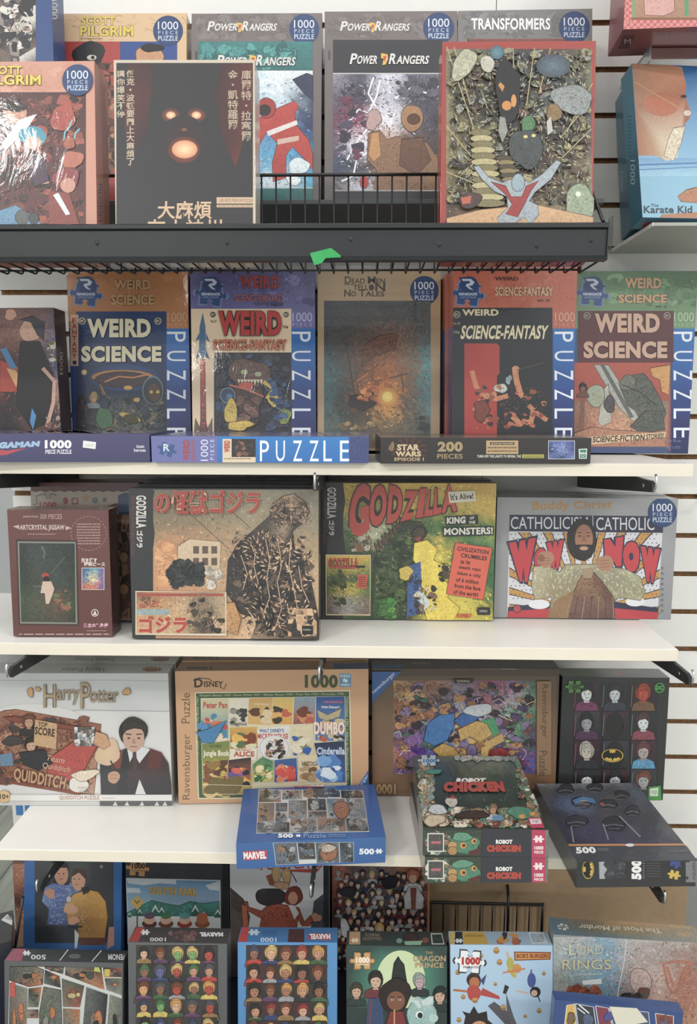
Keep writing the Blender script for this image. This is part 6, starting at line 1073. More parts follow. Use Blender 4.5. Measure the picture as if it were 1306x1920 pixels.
g.part('orange_line'); g.P([(1062, 1583), (1288, 1582), (1291, 1586), (1065, 1587)], '#b57c4c'); g.E(1180, 1585, 8, 3, '#cfd0d2'); g.part('title_lettering'); g.TQ('500', [(1078, 1589), (1114, 1588), (1118, 1600), (1080, 1601)], '#dcdcdc', bold=.06); g.TQ('AQUARIUS', [(1252, 1595), (1296, 1594), (1300, 1598), (1256, 1599)], '#6c6e74', bold=.03); g.dashes(1120, 1590, 1140, 1596, 2, '#7c7e84')
f = b.f('front'); f.full('#2a2b2e', '#2f3033'); f.part('emblem'); bat(f, 1102, 1630, 18, 10.5, False) if False else None
def bat_v(f, cx, cy, rx, ry):
    half = [(0, -.38), (.07, -.38), (.1, -.62), (.14, -.42), (.2, -.40), (.26, -.5), (.26, -.66), (.30, -.84), (.45, -.74), (.68, -.55), (.84, -.2), (.86, .1), (.74, .50), (.62, .30), (.50, .26), (.40, .34), (.36, .46), (.26, .34), (.14, .36), (.05, .55), (0, .86)]
    def q(x, y): return (cx+y*rx, cy+x*ry)
    for k_, c_ in ((1.0, '#c9a42c'), (.92, '#1a1b1c'), (.86, '#c9a42c')): f.P([q(k_*math.cos(t*math.pi/16), k_*math.sin(t*math.pi/16)) for t in range(32)], c_)
    f.P([q(x, y) for x, y in half]+[q(-x, y) for x, y in half[::-1][1:-1]], '#17181a')
bat_v(f, 1102, 1630, 11, 18); f.part('picture'); f.P([(1122, 1613), (1172, 1611), (1173, 1646), (1123, 1648)], '#35383e', .8); f.P([(1122, 1613), (1133, 1613), (1131, 1622), (1138, 1630), (1132, 1640), (1134, 1648), (1123, 1648)], '#9c9fa4', .2); f.blobs(1136, 1614, 1172, 1646, 12, 8, ['#26282e', '#4a4d55', '#383b44'], .7)
f.part('count_lettering'); f.T('500', 1183, 1611, 1202, 1649, '#dfdfdf', rot=-90, bold=.07); f.dashes(1204, 1612, 1208, 1648, 8, '#77797c'); f.dashes(1212, 1616, 1238, 1645, 6, '#4c4e52'); f.part('piece_icons'); f.piece(1265, 1618, 8, '#3f4a86', ang=.5, sq=1.1); f.piece(1263, 1640, 8, '#c9aa34', ang=.2)
f.part('grey_end'); f.P([(1285, 1606), (1310, 1605), (1310, 1654), (1285, 1654)], '#77797b'); f.T('AQUARIUS', 1297, 1608, 1304, 1650, '#3f4144', rot=-90, bold=.02); f.piece(1288, 1614, 3, '#2a2b2e'); f.piece(1286, 1646, 3, '#2a2b2e')
b.f('left').full('#505358', '#45484c', .25); b.done()

# ================================================================== bottom rows, rear
b = Box('E1', 'blue-edged upright box with a blue and a mustard clothed figure', '#2f639e')
f = b.f('front'); f.full('#2f649f', '#2c5f9c'); f.part('picture'); f.R(65, 1580, 213, 1768, '#3e4145', '#3c3f42', .1); f.R(66, 1738, 213, 1768, '#33363a', None, .4); f.E(190, 1625, 4, 4, '#8fa0b0', .1, edge='#44484c')
f.P([(78, 1690), (84, 1664), (100, 1656), (118, 1652), (138, 1656), (150, 1670), (148, 1734), (88, 1734), (92, 1705)], ['#7c8fb0', '#6f84ae', '#5f74a6', '#4c5f94', '#5a6a98', '#4a5784', '#3c4660', '#4a5a8a', '#566a9c'], .25)
f.P([(124, 1690), (138, 1676), (164, 1668), (184, 1672), (198, 1690), (202, 1720), (196, 1760), (146, 1758), (146, 1730), (126, 1728)], ['#a87c34', '#b88a3c', '#c4953f', '#c09040', '#b5883a', '#a87a34', '#a07434', '#8f682c', '#7a5426', '#9c7230'], .2)
f.P([(100, 1656), (102, 1640), (130, 1642), (130, 1660)], '#2c2a2e'); f.E(115, 1640, 13, 19, '#b58468', .1); f.P([(101, 1634), (102, 1618), (128, 1618), (130, 1634), (126, 1627), (106, 1627)], '#26211f', .1); f.E(147, 1650, 13, 20, '#bb8a6c', .1); f.P([(134, 1644), (138, 1628), (160, 1630), (164, 1652), (156, 1644), (148, 1636)], '#3c2c24', .15); f.P([(152, 1664), (166, 1662), (168, 1672), (156, 1678)], '#2c2a2e')
for x, y in ((115, 1638), (144, 1648)):
    for sx in (-5, 4): f.E(x+sx, y, 2, 1, '#2c1c16', n=6)
    f.S([(x-4, y+10), (x+3, y+10)], 1.2, '#7c4a3c')
f.E(94, 1675, 9, 10, '#b58468', .15, jit=.12); f.E(132, 1704, 12, 11, '#b98a6a', .15, jit=.12); f.E(138, 1726, 10, 8, '#b58468', .15, jit=.12); f.E(129, 1686, 5, 6, '#a8acb4', .2); f.R(126, 1736, 154, 1739, '#24262a'); f.P([(140, 1742), (148, 1752), (144, 1778), (140, 1778)], '#b9c0c0', .1); f.R(148, 1758, 198, 1772, '#5a3a34', None, .3); f.P([(204, 1738), (214, 1738), (214, 1772), (200, 1780)], '#a87a6c', .3)
b.done()
b = Box('E2', 'dark grey upright box with a snowy mountain picture and gold piece', '#2a2c2e')
f = b.f('front'); f.full('#3a3c3e', '#333537', .15); f.R(416, 1560, 430, 1900, '#232527'); f.part('count_piece'); f.piece(258, 1628, 14, '#b3824c', ang=.1); f.T('1000', 247, 1618, 272, 1629, '#3c2c1c', bold=.06); f.dashes(247, 1631, 272, 1634, 1, '#5a4028')
f.part('picture'); f.P([(234, 1646), (413, 1650), (414, 1770), (240, 1770)], '#b4b8b8'); f.P([(237, 1648), (411, 1652), (412, 1770), (242, 1770)], ['#5c8aa6', '#5f84a8', '#a8b4bc', '#a8b4b8'], .1)
f.P([(237, 1648), (330, 1650), (330, 1658), (300, 1656), (270, 1660), (240, 1656)], '#b4bcc0', .1); f.P([(385, 1660), (411, 1652), (411, 1670), (392, 1668)], '#b4bcc0', .1); f.P([(236, 1664), (262, 1666), (264, 1674), (238, 1674)], '#aab6bc', .1)
f.P([(238, 1712), (260, 1700), (285, 1688), (310, 1694), (335, 1698), (356, 1690), (380, 1694), (411, 1690), (412, 1722), (240, 1722)], ['#4a8a84', '#3f7a70', '#3f7a70', '#3f7568', '#3a7062', '#3f7568', '#3f7a70', '#447f78', '#2f6252', '#2f6252'], .2); f.R(239, 1718, 412, 1770, '#c0c4c4', '#aeb3b6', .06)
for x, y, s_ in ((291, 1696, 13), (303, 1700, 10), (366, 1696, 13), (382, 1708, 8), (408, 1704, 10), (262, 1704, 8), (346, 1710, 6), (243, 1710, 6)):
    for j in range(3): f.P([(x, y-s_*.6+j*s_*.55), (x+s_*(.35+.2*j), y+s_*.45+j*s_*.6), (x-s_*(.35+.2*j), y+s_*.45+j*s_*.6)], '#355e50' if j % 2 == 0 else '#b8c6c4', .1)
f.P([(257, 1679), (270, 1692), (257, 1706), (244, 1692)], '#b59a4c', .1); f.S([(253, 1688), (257, 1694), (261, 1688)], 2, '#4a3c22'); f.R(256, 1706, 258.5, 1740, '#5a4a3c')
for x, c1, c2, c3 in ((280, '#5a4a64', '#c9a088', '#5c3a30'), (311, '#3f7050', '#c9a088', '#6a4434'), (346, '#4f8a8a', '#c9a088', '#8a3c2c'), (379, '#a8603c', '#a8603c', '#8a5034')):
    f.E(x, 1732, 14, 8, c3, .05); f.E(x, 1724, 11, 9, c2, .05); f.E(x, 1717, 10, 6, c1, .1)
f.part('title_lettering'); f.TQ('SOUTH PARK', [(281, 1662), (371, 1666), (371, 1681), (281, 1677)], '#b08f44', bold=.06, out='#7a6a3c', ow=.02); b.done()
b = Box('E3', 'pale grey upright box with two rust-suited figures back to back', '#b0b2b2')
f = b.f('front'); f.full('#bdbfc0', '#b4b6b7'); f.part('red_lettering'); f.TQ('THE', [(468, 1620), (485, 1620), (485, 1629), (468, 1629)], '#8f2f34', bold=.06); f.TQ('PUSSYCATS', [(488, 1616), (604, 1612), (604, 1627), (488, 1632)], '#a8343a', bold=.06); f.P([(535, 1631), (602, 1628), (591, 1637), (537, 1634)], '#a8403a')
f.part('picture'); f.P([(426, 1664), (456, 1686), (468, 1718), (462, 1760), (428, 1770)], '#4a403c', .4); f.P([(428, 1700), (452, 1712), (460, 1850), (430, 1850)], '#5c504a', .5); f.P([(588, 1690), (616, 1668), (616, 1760), (580, 1760)], '#43454a', .3)
f.P([(498, 1642), (510, 1638), (515, 1662), (505, 1660)], '#8a4a30', .5); f.E(518, 1640, 9, 17, '#b8945c', .3, jit=.1); f.E(537, 1642, 8, 16, '#b8945c', .3, jit=.1); f.S([(525, 1622), (524, 1670)], 2, '#8f9294'); f.S([(545, 1634), (556, 1654)], 2, '#3f3a3a'); f.E(528, 1660, 14, 8, '#b38a68', .2, jit=.1)
f.E(508, 1682, 28, 18, '#352f30', .2, jit=.07); f.E(550, 1680, 17, 18, '#6d3226', .2, jit=.06); f.E(549, 1684, 9, 12, '#b27c60', .1)
f.P([(456, 1690), (464, 1690), (466, 1700), (490, 1708), (498, 1700), (520, 1694), (530, 1696), (548, 1698), (560, 1702), (570, 1728), (582, 1716), (590, 1720), (580, 1736), (566, 1736), (558, 1724), (556, 1745), (484, 1745), (490, 1722), (462, 1706)], '#8a442e', .8)
f.P([(540, 1696), (552, 1698), (560, 1712), (552, 1724)], '#c4c2c0'); f.E(593, 1720, 9, 9, '#b27c60', .2, jit=.15); f.P([(453, 1696), (462, 1700), (466, 1745), (456, 1745)], '#a85a3c', .3); f.R(606, 1610, 620, 1900, '#2a2c2e'); b.done()
b = Box('E4', 'orange-brown upright box with a dense crowd of small figures', '#6a4634')
f = b.f('front'); f.full('#a05a3c', '#8a4c34', .1); f.part('picture'); f.G(624, 1590, 803, 1825, ['#a85e3e #9c5a40 #6a5a54 #a87a4a #a85e3e', '#a05840 #4c4a50 #6a6668 #8c5a44 #a05a40', '#7a4a3c #43424a #54505a #6a5458 #8a5644', '#6a4a4c #4c4a54 #5c5a60 #4c3c44 #6a4a44', '#5c4444 #443c44 #54484c #46343c #4a3a40', '#6a5450 #5c4a48 #5c4a48 #4c3c40 #4c3c40'], .5, 6, .5)
SK = ['#c9a48c', '#b8907a', '#d0b09a']; HR = ['#26242a', '#4a3630', '#b09a5c', '#8a8c90', '#3a3a44', '#7a4030', '#c4c4c4']; CL = ['#2a2b32', '#4a4c54', '#8a8c90', '#6a2f34', '#54463c', '#35405c', '#a8a8a8']
for j in range(11):
    for i in range(11):
        x = 634+i*15.5+f.rnd.uniform(-4, 4)+(j % 2)*6; y = 1640+j*17+f.rnd.uniform(-4, 4)
        if x < 796: f.bust(x, y, f.rnd.uniform(5.0, 7), f.rnd.choice(SK), f.rnd.choice(HR), f.rnd.choice(CL), .3, eyes=False)
f.bust(773, 1640, 12, '#bf9478', '#a8603c', '#b9b9b8', .2, eyes=False); f.P([(756, 1676), (766, 1658), (782, 1658), (794, 1680), (790, 1700), (758, 1700)], '#b4b4b4', .2); f.P([(768, 1660), (780, 1660), (778, 1700), (770, 1700)], '#7a4438', .2); f.E(730, 1650, 15, 12, '#2a2a30', .3, jit=.1); f.E(646, 1735, 8, 18, '#c0bfc4', .2, jit=.1); f.bust(711, 1736, 9, '#c9a48c', '#c9a850', '#2a2a30', .2); f.E(652, 1668, 18, 8, '#2c2c32', .3, jit=.1)
f.R(800, 1600, 806, 1830, '#a8683c', None, .3); b.done()
b = Box('E0', 'narrow orange-brown box at the lower left, behind the blue-edged box', '#5c3f34', wrap=False)
f = b.f('front'); f.full('#8a6450'); f.part('picture'); f.G(19, 1620, 60, 1820, ['#a8745c #b5826a', '#a06c50 #b07a5c', '#5c3c34 #6a4238', '#b07850 #c08a60', '#9a7258 #a87c60', '#8a7464 #8f7866', '#6a5a50 #6f5f54'], .5, 8); b.done()

# ================================================================== bottom rows, front
b = Box('F1', 'grey box with slanted black-and-white comic panels, front row at the left', '#46484a')
f = b.f('front'); f.full('#55585a', '#4a4d4f'); f.part('picture'); VP = ['#2c2f30', '#3f4340', '#5c605c', '#6a6456', '#8a4a38', '#23262a', '#77796c', '#4c5a4a', '#a8683c']
f.P([(18, 1812), (228, 1815), (228, 1990), (14, 1990)], '#c0c2be')
for q in ([(18, 1812), (66, 1812), (82, 1818), (80, 1846), (54, 1850), (18, 1838)], [(84, 1812), (120, 1813), (118, 1826), (112, 1824), (84, 1815)], [(84, 1818), (112, 1830), (114, 1852), (82, 1844)], [(122, 1813), (190, 1814), (196, 1856), (122, 1828)], [(193, 1814), (228, 1815), (228, 1832), (195, 1832)], [(196, 1834), (228, 1834), (228, 1866), (200, 1856)], [(18, 1842), (52, 1853), (48, 1990), (16, 1990)], [(54, 1853), (78, 1850), (72, 1888), (52, 1888)], [(82, 1850), (114, 1856), (118, 1990), (76, 1990), (74, 1900)], [(116, 1834), (158, 1848), (150, 1888), (118, 1887)], [(118, 1890), (150, 1892), (146, 1990), (120, 1990)], [(162, 1850), (202, 1864), (192, 1990), (150, 1990)], [(206, 1864), (228, 1872), (228, 1990), (196, 1990)], [(50, 1892), (72, 1892), (72, 1908), (50, 1908)]):
    c = f.rnd.choice(VP); f.P(q, [f.rnd.choice(VP) for _ in q], .65); xs = [p[0] for p in q]; ys = [p[1] for p in q]; ax, ay = sum(xs)/len(q), sum(ys)/len(q); w_, h_ = (max(xs)-min(xs))*.3, (max(ys)-min(ys))*.27
    for _ in range(5): f.E(ax+f.rnd.uniform(-.6, .6)*w_, ay+f.rnd.uniform(-.6, .6)*h_, w_*f.rnd.uniform(.25, .55), h_*f.rnd.uniform(.25, .5), f.rnd.choice(VP), .6, jit=.12, n=12)
f.P([(20, 1842), (28, 1838), (30, 1868), (18, 1868)], '#b04a40', .2); f.E(135, 1866, 8, 5, '#b0a06a', .2); f.E(147, 1864, 4, 4, '#c0a870', .2); f.P([(178, 1812), (186, 1813), (190, 1822), (176, 1820)], '#a8b44a', .2); f.R(196, 1816, 206, 1830, '#b8a434', None, .3)
g = b.f('top'); g.full('#2e3032', '#3c3e40', .3); g.P([(6, 1801), (26, 1778), (48, 1779), (40, 1802)], '#93485c', .3); g.part('top_lettering'); g.piece(50, 1787, 5, '#d3d3d3', sq=.9); g.T('500', 58, 1790, 86, 1799, '#c9cacb', rot=180, bold=.02)
g.S([(112, 1801), (128, 1780)], 2, '#b8bab8'); g.S([(172, 1803), (190, 1782)], 2, '#b8bab8'); g.E(140, 1793, 12, 5, '#5c6062', .3); g.T('VENOM', 203, 1789, 236, 1800, '#cfcfcf', rot=180, bold=.02); b.done()

def heroes(f, x0, y0, dx, dy, nx, ny, r, seed, BG, warm):
    rr = random.Random(seed); SKN = ['#b98468', '#c49a7c', '#8a5c44', '#6f9a5a', '#a8402f', '#b9b9b4', '#c9905c', '#5a5c8a'] if not warm else ['#b98468', '#c49a7c', '#8a5c44', '#c99a78', '#a06a50']
    HRN = ['#2a2424', '#6a3a24', '#c0a05a', '#3f6a3c', '#8f2f28', '#4a4a50', '#c08a3c', '#39405c']; CLN = ['#3a5a3c', '#a8342c', '#34406a', '#c0a84a', '#5a3a5c', '#2c2e34', '#8a6a3c', '#8f8f94']
    for j in range(ny):
        for i in range(nx):
            x, y = x0+dx*(i+.5), y0+dy*(j+.5); f.R(x-dx/2, y-dy/2, x+dx/2, y+dy/2, rr.choice(BG), rr.choice(BG), .4)
            f.bust(x+rr.uniform(-2, 2), y-2+rr.uniform(-2, 2), r*rr.uniform(.9, 1.15), rr.choice(SKN), rr.choice(HRN), rr.choice(CLN), .35)
b = Box('F2', 'charcoal box with a portrait grid and dark red marked top, front row', '#4a4c4e')
f = b.f('front'); f.full('#5a5c5e', '#505254'); f.part('picture'); f.R(255, 1772, 408, 2010, '#2c2e30', None, .3); heroes(f, 256, 1773, 30.4, 33, 5, 6, 10.5, 4, ['#2a2c2e', '#33352f', '#2c2629', '#3a3434'], False)
g = b.f('top'); g.full('#3a3839', '#4a4243', .3); g.P([(240, 1765), (256, 1739), (272, 1739), (258, 1766)], '#a03c38', .2); g.part('top_lettering'); g.piece(272, 1748, 5.5, '#d0d0ce', sq=.9); g.T('1000', 281, 1758, 311, 1765, '#cfcfcf', rot=180, bold=.02); g.T('MARVEL', 374, 1748, 418, 1756, '#d9d6d6', rot=180, bold=.07); g.blobs(315, 1742, 370, 1764, 14, 9, ['#6a4a48', '#553c3c', '#7c5c58'], .4); b.done()
b = Box('F3', 'bright blue bordered box with a portrait grid, front row centre', '#3f7db4')
f = b.f('front'); f.full('#4a8abf', '#4080b8'); f.part('picture'); f.R(461, 1772, 613, 2010, '#2c2a2c', None, .3); heroes(f, 462, 1773, 30.0, 34.5, 5, 6, 11, 9, ['#2c2626', '#3c2a2c', '#332f2c', '#40282a'], True)
g = b.f('top'); g.full('#35699c', '#3a74aa'); g.P([(446, 1766), (454, 1739), (468, 1739), (462, 1767)], '#b0383c', .2); g.part('top_lettering'); g.piece(476, 1748, 7, '#b9c9d6', sq=.8); g.T('1000', 488, 1758, 518, 1766, '#c9d6e2', rot=180, bold=.02); g.dashes(492, 1744, 520, 1754, 4, '#24507c')
g.part('mini_picture'); g.P([(541, 1742), (570, 1742), (570, 1767), (539, 1767)], '#4a2a2c', 1.0); g.part('brand_block'); g.P([(579, 1750), (620, 1751), (620, 1763), (577, 1761)], '#b0363e'); g.T('MARVEL', 580, 1751, 619, 1761, '#dfe0e0', rot=180, bold=.06); b.done()
b = Box('F4', 'dark green box with a glowing pale moon and a tan count piece', '#3c4a48', wrap=False)
f = b.f('front'); f.full('#2f4340', '#2c3e3c'); f.part('picture'); f.E(752, 1845, 98, 80, '#4fa584', .1, edge='#2f4845', n=40); f.E(751, 1838, 46, 56, '#bfcf9f', .05, n=40); f.E(748, 1842, 34, 42, '#c9d8a8', .05, edge='#bfcf9f', n=32)
f.P([(746, 1793), (750, 1800), (757, 1808), (762, 1840), (768, 1860), (726, 1860), (734, 1835), (738, 1806)], '#232b2a', .3); f.R(650, 1890, 838, 1990, '#2c3c3b', '#263432', .3)
f.bust(668, 1858, 13, '#c09a7c', '#3c3a2c', '#2d3a38'); f.bust(704, 1838, 15, '#c4a084', '#2a2424', '#6a3036'); f.bust(786, 1840, 13, '#b39a9c', '#8f9694', '#2b3134'); f.bust(824, 1866, 14, '#bf9a80', '#20242a', '#283230'); f.P([(690, 1872), (716, 1870), (720, 1925), (686, 1925)], '#34476a', .3); f.S([(696, 1872), (692, 1925)], 3, '#7a3a3c')
f.E(740, 1866, 30, 32, '#2c211f', .3, jit=.06); f.E(742, 1876, 17, 18, '#7c4e38', .1); f.P([(722, 1924), (730, 1896), (756, 1896), (776, 1990), (710, 1990)], '#7a2f30', .2); f.S([(739, 1892), (738, 1990)], 3, '#b58a4c')
for sx in (-7, 7): f.E(742+sx, 1874, 3, 1.8, '#cfc4b0', n=8); f.E(742+sx, 1874, 1.4, 1.6, '#2a1c16', n=6); f.S([(742+sx-4, 1868+abs(sx)*.0), (742+sx+4, 1869)], 1.6, '#241a16')
f.E(790, 1902, 30, 28, '#8fb0ac', .3, jit=.06); f.P([(766, 1880), (770, 1865), (780, 1878)], '#b4c6c0'); f.P([(800, 1878), (812, 1866), (812, 1884)], '#b4c6c0'); f.blobs(775, 1870, 812, 1888, 10, 8, ['#b9cac6', '#9ab4b0'], .2); f.E(786, 1902, 7, 7, '#dfe6dc', .1); f.E(787, 1903, 5, 5.5, '#1f2c30', .1); f.E(812, 1908, 9, 8, '#a8c0bc', .1)
f.part('count_piece'); f.piece(679, 1801, 14, '#c4965c', out='#8a6238', sq=1.05); f.T('1000', 667, 1794, 692, 1805, '#e9dcc4', bold=.06); f.dashes(668, 1807, 692, 1810, 1, '#e9dcc4')
f.part('title_lettering'); f.T('THE', 797, 1783, 811, 1788, '#a88a64', bold=.03); f.T('DRAGON', 775, 1791, 835, 1802, '#b5946a', bold=.03); f.T('PRINCE', 778, 1804, 831, 1814, '#b5946a', bold=.03); f.P([(825, 1866), (845, 1850)][:2]+[(835, 1860)], '#2a3434')
g = b.f('top'); g.full('#2b3433', '#33403d', .15); g.P([(655, 1747), (675, 1747), (675, 1771), (654, 1771)], '#a8845c', .1); g.piece(665, 1763, 5, '#d8c4a4', sq=.8); g.part('top_lettering'); g.T('DRAGON', 680, 1757, 715, 1763, '#7a6a50', rot=180, bold=.03); g.T('PRINCE', 684, 1750, 711, 1756, '#7a6a50', rot=180, bold=.03); g.E(770, 1758, 14, 9, '#3c2a2a', .2); g.E(797, 1763, 7, 6, '#7a4a3c', .2); g.E(748, 1764, 6, 5, '#6a8a80', .2); g.P([(757, 1765), (792, 1764), (788, 1772), (760, 1772)], '#7fa88a', .2)
g.part('mini_picture'); g.P([(807, 1750), (828, 1750), (833, 1771), (809, 1771)], '#b8bdb8'); g.P([(809, 1752), (827, 1752), (831, 1769), (811, 1769)], '#2f3a36', .9); b.done()
b = Box('F5', 'light blue box with tumbling small figures and a white count piece', '#9bb8d0', wrap=False)
f = b.f('front'); f.full('#a6c4dc', '#9dbcd6'); f.part('picture')
def imp(x, y, s_, c, h, sk='#c4713c', fl=1):
    f.E(x, y, 9*s_, 10*s_, h, .1, jit=.04); f.E(x+1, y+3*s_, 6.5*s_, 7*s_, sk, .05); f.E(x, y+16*s_, 9*s_, 10*s_, c, .1, jit=.04); f.S([(x-8*s_, y+14*s_), (x-26*s_, y+12*s_)], 3*s_, sk); f.S([(x+8*s_, y+14*s_), (x+24*s_, y+18*s_)], 3*s_, sk)
imp(888, 1838, 1.5, '#b0403a', '#3a2a26', '#b0683c'); f.P([(904, 1852), (936, 1868), (936, 1874), (900, 1866)], '#b0403a'); f.P([(900, 1838), (912, 1826), (906, 1848)], '#3b4a7a', .1)
f.E(956, 1806, 7, 11, '#a8a23c', .1); f.S([(952, 1816), (966, 1832)], 7, '#b3a33c'); f.E(968, 1816, 9, 9, '#c08a3c', .1); f.S([(942, 1824), (984, 1816)], 3, '#c4713c'); f.S([(950, 1784), (953, 1798)], 4, '#c9a07c')
f.E(996, 1838, 8, 14, '#4a5a94', .1); f.E(1003, 1860, 10, 10, '#2f2a34', .1); f.E(1001, 1862, 6, 6, '#c4a48c'); f.S([(968, 1858), (990, 1862)], 3, '#c4a48c'); f.S([(1008, 1868), (1012, 1878)], 2, '#2f2a34'); f.S([(996, 1818), (994, 1826)], 3, '#5a5a84')
f.P([(946, 1846), (954, 1850), (948, 1864), (942, 1862)], '#2f2c30'); f.P([(914, 1886), (926, 1878), (950, 1896), (970, 1925), (980, 1960), (960, 1960), (946, 1920)], '#54525a', .15); f.P([(948, 1862), (954, 1880), (962, 1905), (972, 1930), (966, 1940), (950, 1900)], '#5a5860', .1)
f.P([(868, 1925), (872, 1905), (866, 1896), (880, 1900), (888, 1886), (896, 1900), (912, 1896), (914, 1912), (930, 1925), (926, 1960), (872, 1960)], '#2c2624', .15); f.E(898, 1930, 17, 16, '#c48a64', .1)
for x, y in ((858, 1823), (868, 1869), (890, 1875), (936, 1804), (928, 1845), (943, 1889), (1019, 1825), (900, 1792), (860, 1912), (930, 1782), (1010, 1895), (984, 1905)):
    s_ = f.rnd.uniform(3.2, 6); f.E(x, y, s_, s_*1.05, '#9a6a34', .1); f.E(x, y-s_*.2, s_, s_*.6, '#c08c48', .1); f.S([(x-s_, y+s_*.2), (x+s_, y+s_*.2)], 1, '#5f7a3a')
f.part('count_piece'); f.piece(880, 1803, 18, '#dfe3e6', out='#35363a', ang=.08, sq=1.1); f.T('1000', 865, 1794, 900, 1809, '#b5302c', bold=.08); f.T('PIECE PUZZLE', 868, 1811, 900, 1815, '#5a3434', bold=.04)
f.part('title_sign'); f.P([(963, 1784), (1032, 1785), (1031, 1799), (964, 1801)], '#7a3a24'); f.P([(965, 1786), (1030, 1787), (1029, 1797.5), (966, 1799)], '#c98a3c'); f.T("BOB'S BURGERS", 968, 1788, 1028, 1796, '#7a2a20', bold=.06)
g = b.f('top'); g.full('#8fa6b8', '#9ab4c8'); g.P([(843, 1747), (852, 1747), (851, 1771), (843, 1771)], '#c9a83c'); g.P([(853, 1747), (866, 1747), (868, 1771), (852, 1771)], '#2f3034'); g.piece(860, 1764, 5, '#dfe0e0', sq=.8); g.P([(866, 1747), (906, 1747), (916, 1770), (869, 1771)], '#bf9a34', .15); g.part('top_lettering'); g.T("BOB'S BURGERS", 871, 1752, 905, 1757, '#8a6a24', rot=180, bold=.03); g.blobs(930, 1749, 975, 1770, 10, 7, ['#a8603c', '#c08a3c', '#3a3440'], .2)
g.part('mini_picture'); g.P([(990, 1748), (1018, 1749), (1026, 1769), (996, 1769)], '#c2ccd2'); g.P([(993, 1750), (1016, 1751), (1022, 1767), (998, 1767)], '#8f9ea8', .9); b.done()
b = Box('F6', 'large grey-teal box with gold title and upside-down lettering on top', '#8f8a84')
f = b.f('front'); f.full('#8a8f8e', '#7c7672'); f.part('picture'); f.G(1037, 1757, 1330, 1990, ['#a3a6a2 #a8a8a4 #7fa0ae #b0a8a2 #a89c96 #a39a92 #8f8078', '#9aa3a0 #94a4a8 #7c9cae #a89c96 #9a8c86 #94786c #8a6a60', '#8a8f88 #7f9296 #6f93a8 #9c8c84 #b8a096 #9c6c5c #94604f', '#9a9686 #8a7a70 #6a8a98 #8a746c #b08c80 #a06a58 #a8745f', '#8a4a30 #7a3c28 #8a5a44 #746058 #8a5c4c #b07a5c #c0987c', '#a8663c #9c5a38 #a87452 #8a827c #4a4440 #a88a6c #8a8478', '#7a4a34 #7a4a34 #7a5a48 #6a6460 #54504c #7c7468 #6c6a62'], .5, 7, .5)
f.S([(1174, 1762), (1170, 1800), (1160, 1850), (1154, 1885)], 1.5, '#cfcfc8'); f.E(1200, 1840, 20, 26, '#b39a90', .5, jit=.06); f.E(1206, 1862, 12, 10, '#6a4038', .5, jit=.1); f.blobs(1160, 1862, 1210, 1890, 20, 9, ['#3c3a38', '#54504c', '#2c2a2a'], .5)
for p in ([(1242, 1806), (1252, 1850), (1262, 1862)], [(1296, 1806), (1280, 1845), (1266, 1862)], [(1244, 1806), (1270, 1802), (1296, 1806)], [(1250, 1812), (1262, 1850)], [(1286, 1812), (1272, 1850)]): f.S(p, 4, '#a8664f', .5)
f.P([(1234, 1890), (1238, 1876), (1246, 1886), (1254, 1888), (1262, 1880), (1264, 1896), (1236, 1896)], '#231f20', .3); f.blobs(1060, 1846, 1130, 1880, 26, 13, ['#7a3a28', '#a85a3c', '#5c2c22', '#944a30'], .5); f.P([(1090, 1838), (1126, 1834), (1128, 1844), (1092, 1846)], '#d0d6d4')
f.part('title_lettering'); f.T('L', 1066, 1770, 1078, 1790, '#c9c2a4', bold=.01); f.T('ORD', 1080, 1772, 1130, 1788, '#c3bc9c', bold=.0); f.T('OF THE', 1082, 1790, 1122, 1796, '#b9b294'); f.T('RINGS', 1053, 1798, 1145, 1817, '#bdb792', bold=.01, out='#7c7a60', ow=.02); f.dashes(1084, 1824, 1128, 1828, 1, '#c4c4b8')
g = b.f('top'); g.G(1027, 1718, 1306, 1760, ['#4c6a78 #7c6a54 #b08a5c #a8825a #8f7a5c', '#4f6c7c #6a6a5c #94805c #8f7c60 #847a68', '#54707f #5f7480 #6f7f80 #7c8078 #7f7c70'], .35, 7, quad=[(1027, 1718), (1297, 1736), (1318, 1768), (1037, 1755)])
g.part('top_lettering'); g.TQ('The Host of Mordor', [(1241, 1750), (1084, 1742), (1086, 1733), (1236, 1741)], '#cfc6ae', bold=.015, out='#4a3c2c', ow=.02); g.TQ('RINGS', [(1294, 1742), (1256, 1739), (1256, 1734), (1292, 1737)], '#b58f58', bold=.03); g.TQ('LORD', [(1300, 1757), (1268, 1755), (1267, 1747), (1298, 1749)], '#b58f58', bold=.03)
g.part('count_piece'); g.piece(1055, 1738, 7, '#cfd3d2', ang=.3, sq=.75); g.T('1000', 1048, 1735, 1062, 1741, '#4a4a48', rot=180, bold=.05); b.done()
b = Box('F0', 'long black box with a white barcode label on top at the lower left', '#26272c', tray='#1f2026')
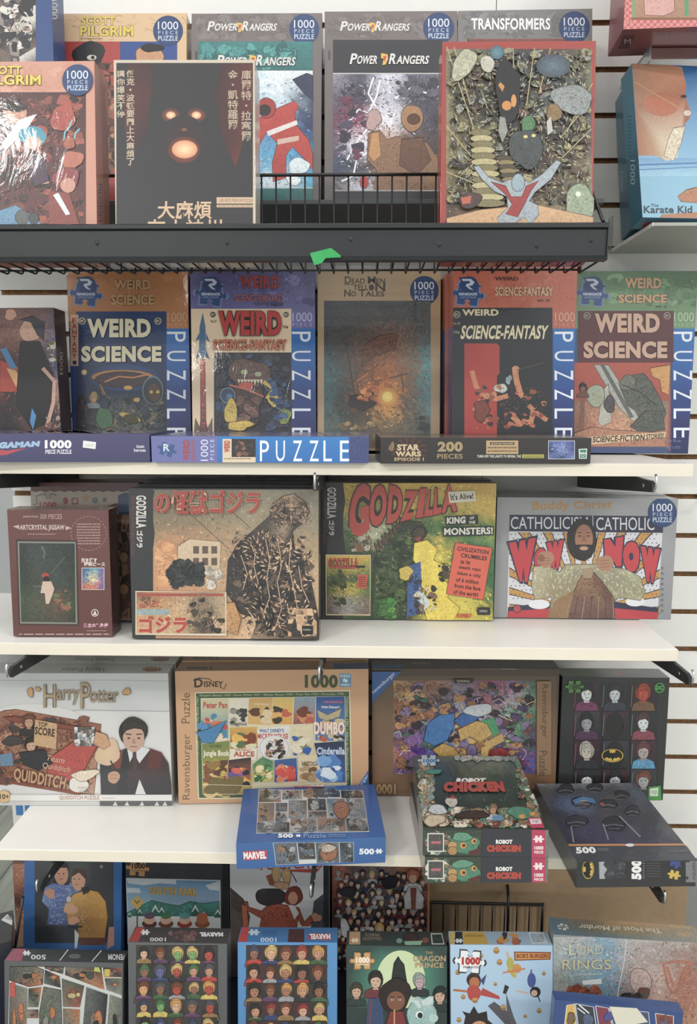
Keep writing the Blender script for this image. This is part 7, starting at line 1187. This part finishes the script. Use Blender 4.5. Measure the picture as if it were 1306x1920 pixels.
f = b.f('front'); f.full('#2b2d36', '#23263a', .1); f.part('side_lettering'); f.dashes(-5, 1755, 10, 1760, 1, '#7c7e88')
g = b.f('top'); g.full('#3a3a38', '#33332f', .25); g.part('barcode_label'); q = [(14, 1714), (40, 1721), (31, 1733), (2, 1725)]; g.P(q, '#c9cac6')
for i in range(10): u = .15+i*.07; a0 = (q[0][0]*(1-u)+q[1][0]*u, q[0][1]*(1-u)+q[1][1]*u); a1 = (q[3][0]*(1-u)+q[2][0]*u, q[3][1]*(1-u)+q[2][1]*u); g.S([(a0[0]*.75+a1[0]*.25, a0[1]*.75+a1[1]*.25), (a0[0]*.3+a1[0]*.7, a0[1]*.3+a1[1]*.7)], 1.0, '#6a6b6a')
b.f('right').full('#1f2230'); b.done()
b = Box('F7', 'blue-edged box with a blank cream sticker, foremost at the bottom right', '#2f4a80', wrap=True)
f = b.f('front'); f.full('#2d4880', '#28427a'); f.part('picture'); k = 0
for q, c in (([(1062, 1885), (1076, 1882), (1088, 1990), (1050, 1990)], '#c9a034'), ([(1078, 1882), (1112, 1888), (1126, 1990), (1092, 1990)], '#33363c'), ([(1116, 1886), (1140, 1890), (1160, 1990), (1132, 1990)], '#7a2f44'), ([(1142, 1890), (1215, 1898), (1225, 1990), (1164, 1990)], '#3c4a6c'), ([(1228, 1900), (1262, 1905), (1262, 1990), (1236, 1990)], '#7c4038')):
    f.P(q, c, .35); f.S(q+[q[0]], 1.4, '#c9ccd0')
f.S([(1085, 1884), (1104, 1900)], 2.5, '#d0d3d6'); f.S([(1082, 1890), (1098, 1902)], 2, '#d0d3d6'); f.E(1102, 1912, 10, 12, '#4a5a74', .3, jit=.06); f.E(1070, 1910, 8, 12, '#6c5a3a', .3, jit=.1); f.E(1140, 1906, 9, 8, '#4c4a8c', .3, jit=.1); f.blobs(1230, 1904, 1260, 1940, 10, 9, ['#8a4a3c', '#6a3430', '#4a5a86'], .4)
f.part('cream_sticker'); f.P([(1142, 1887), (1194, 1883), (1214, 1916), (1156, 1926)], '#cfcab6'); b.done()
b = None
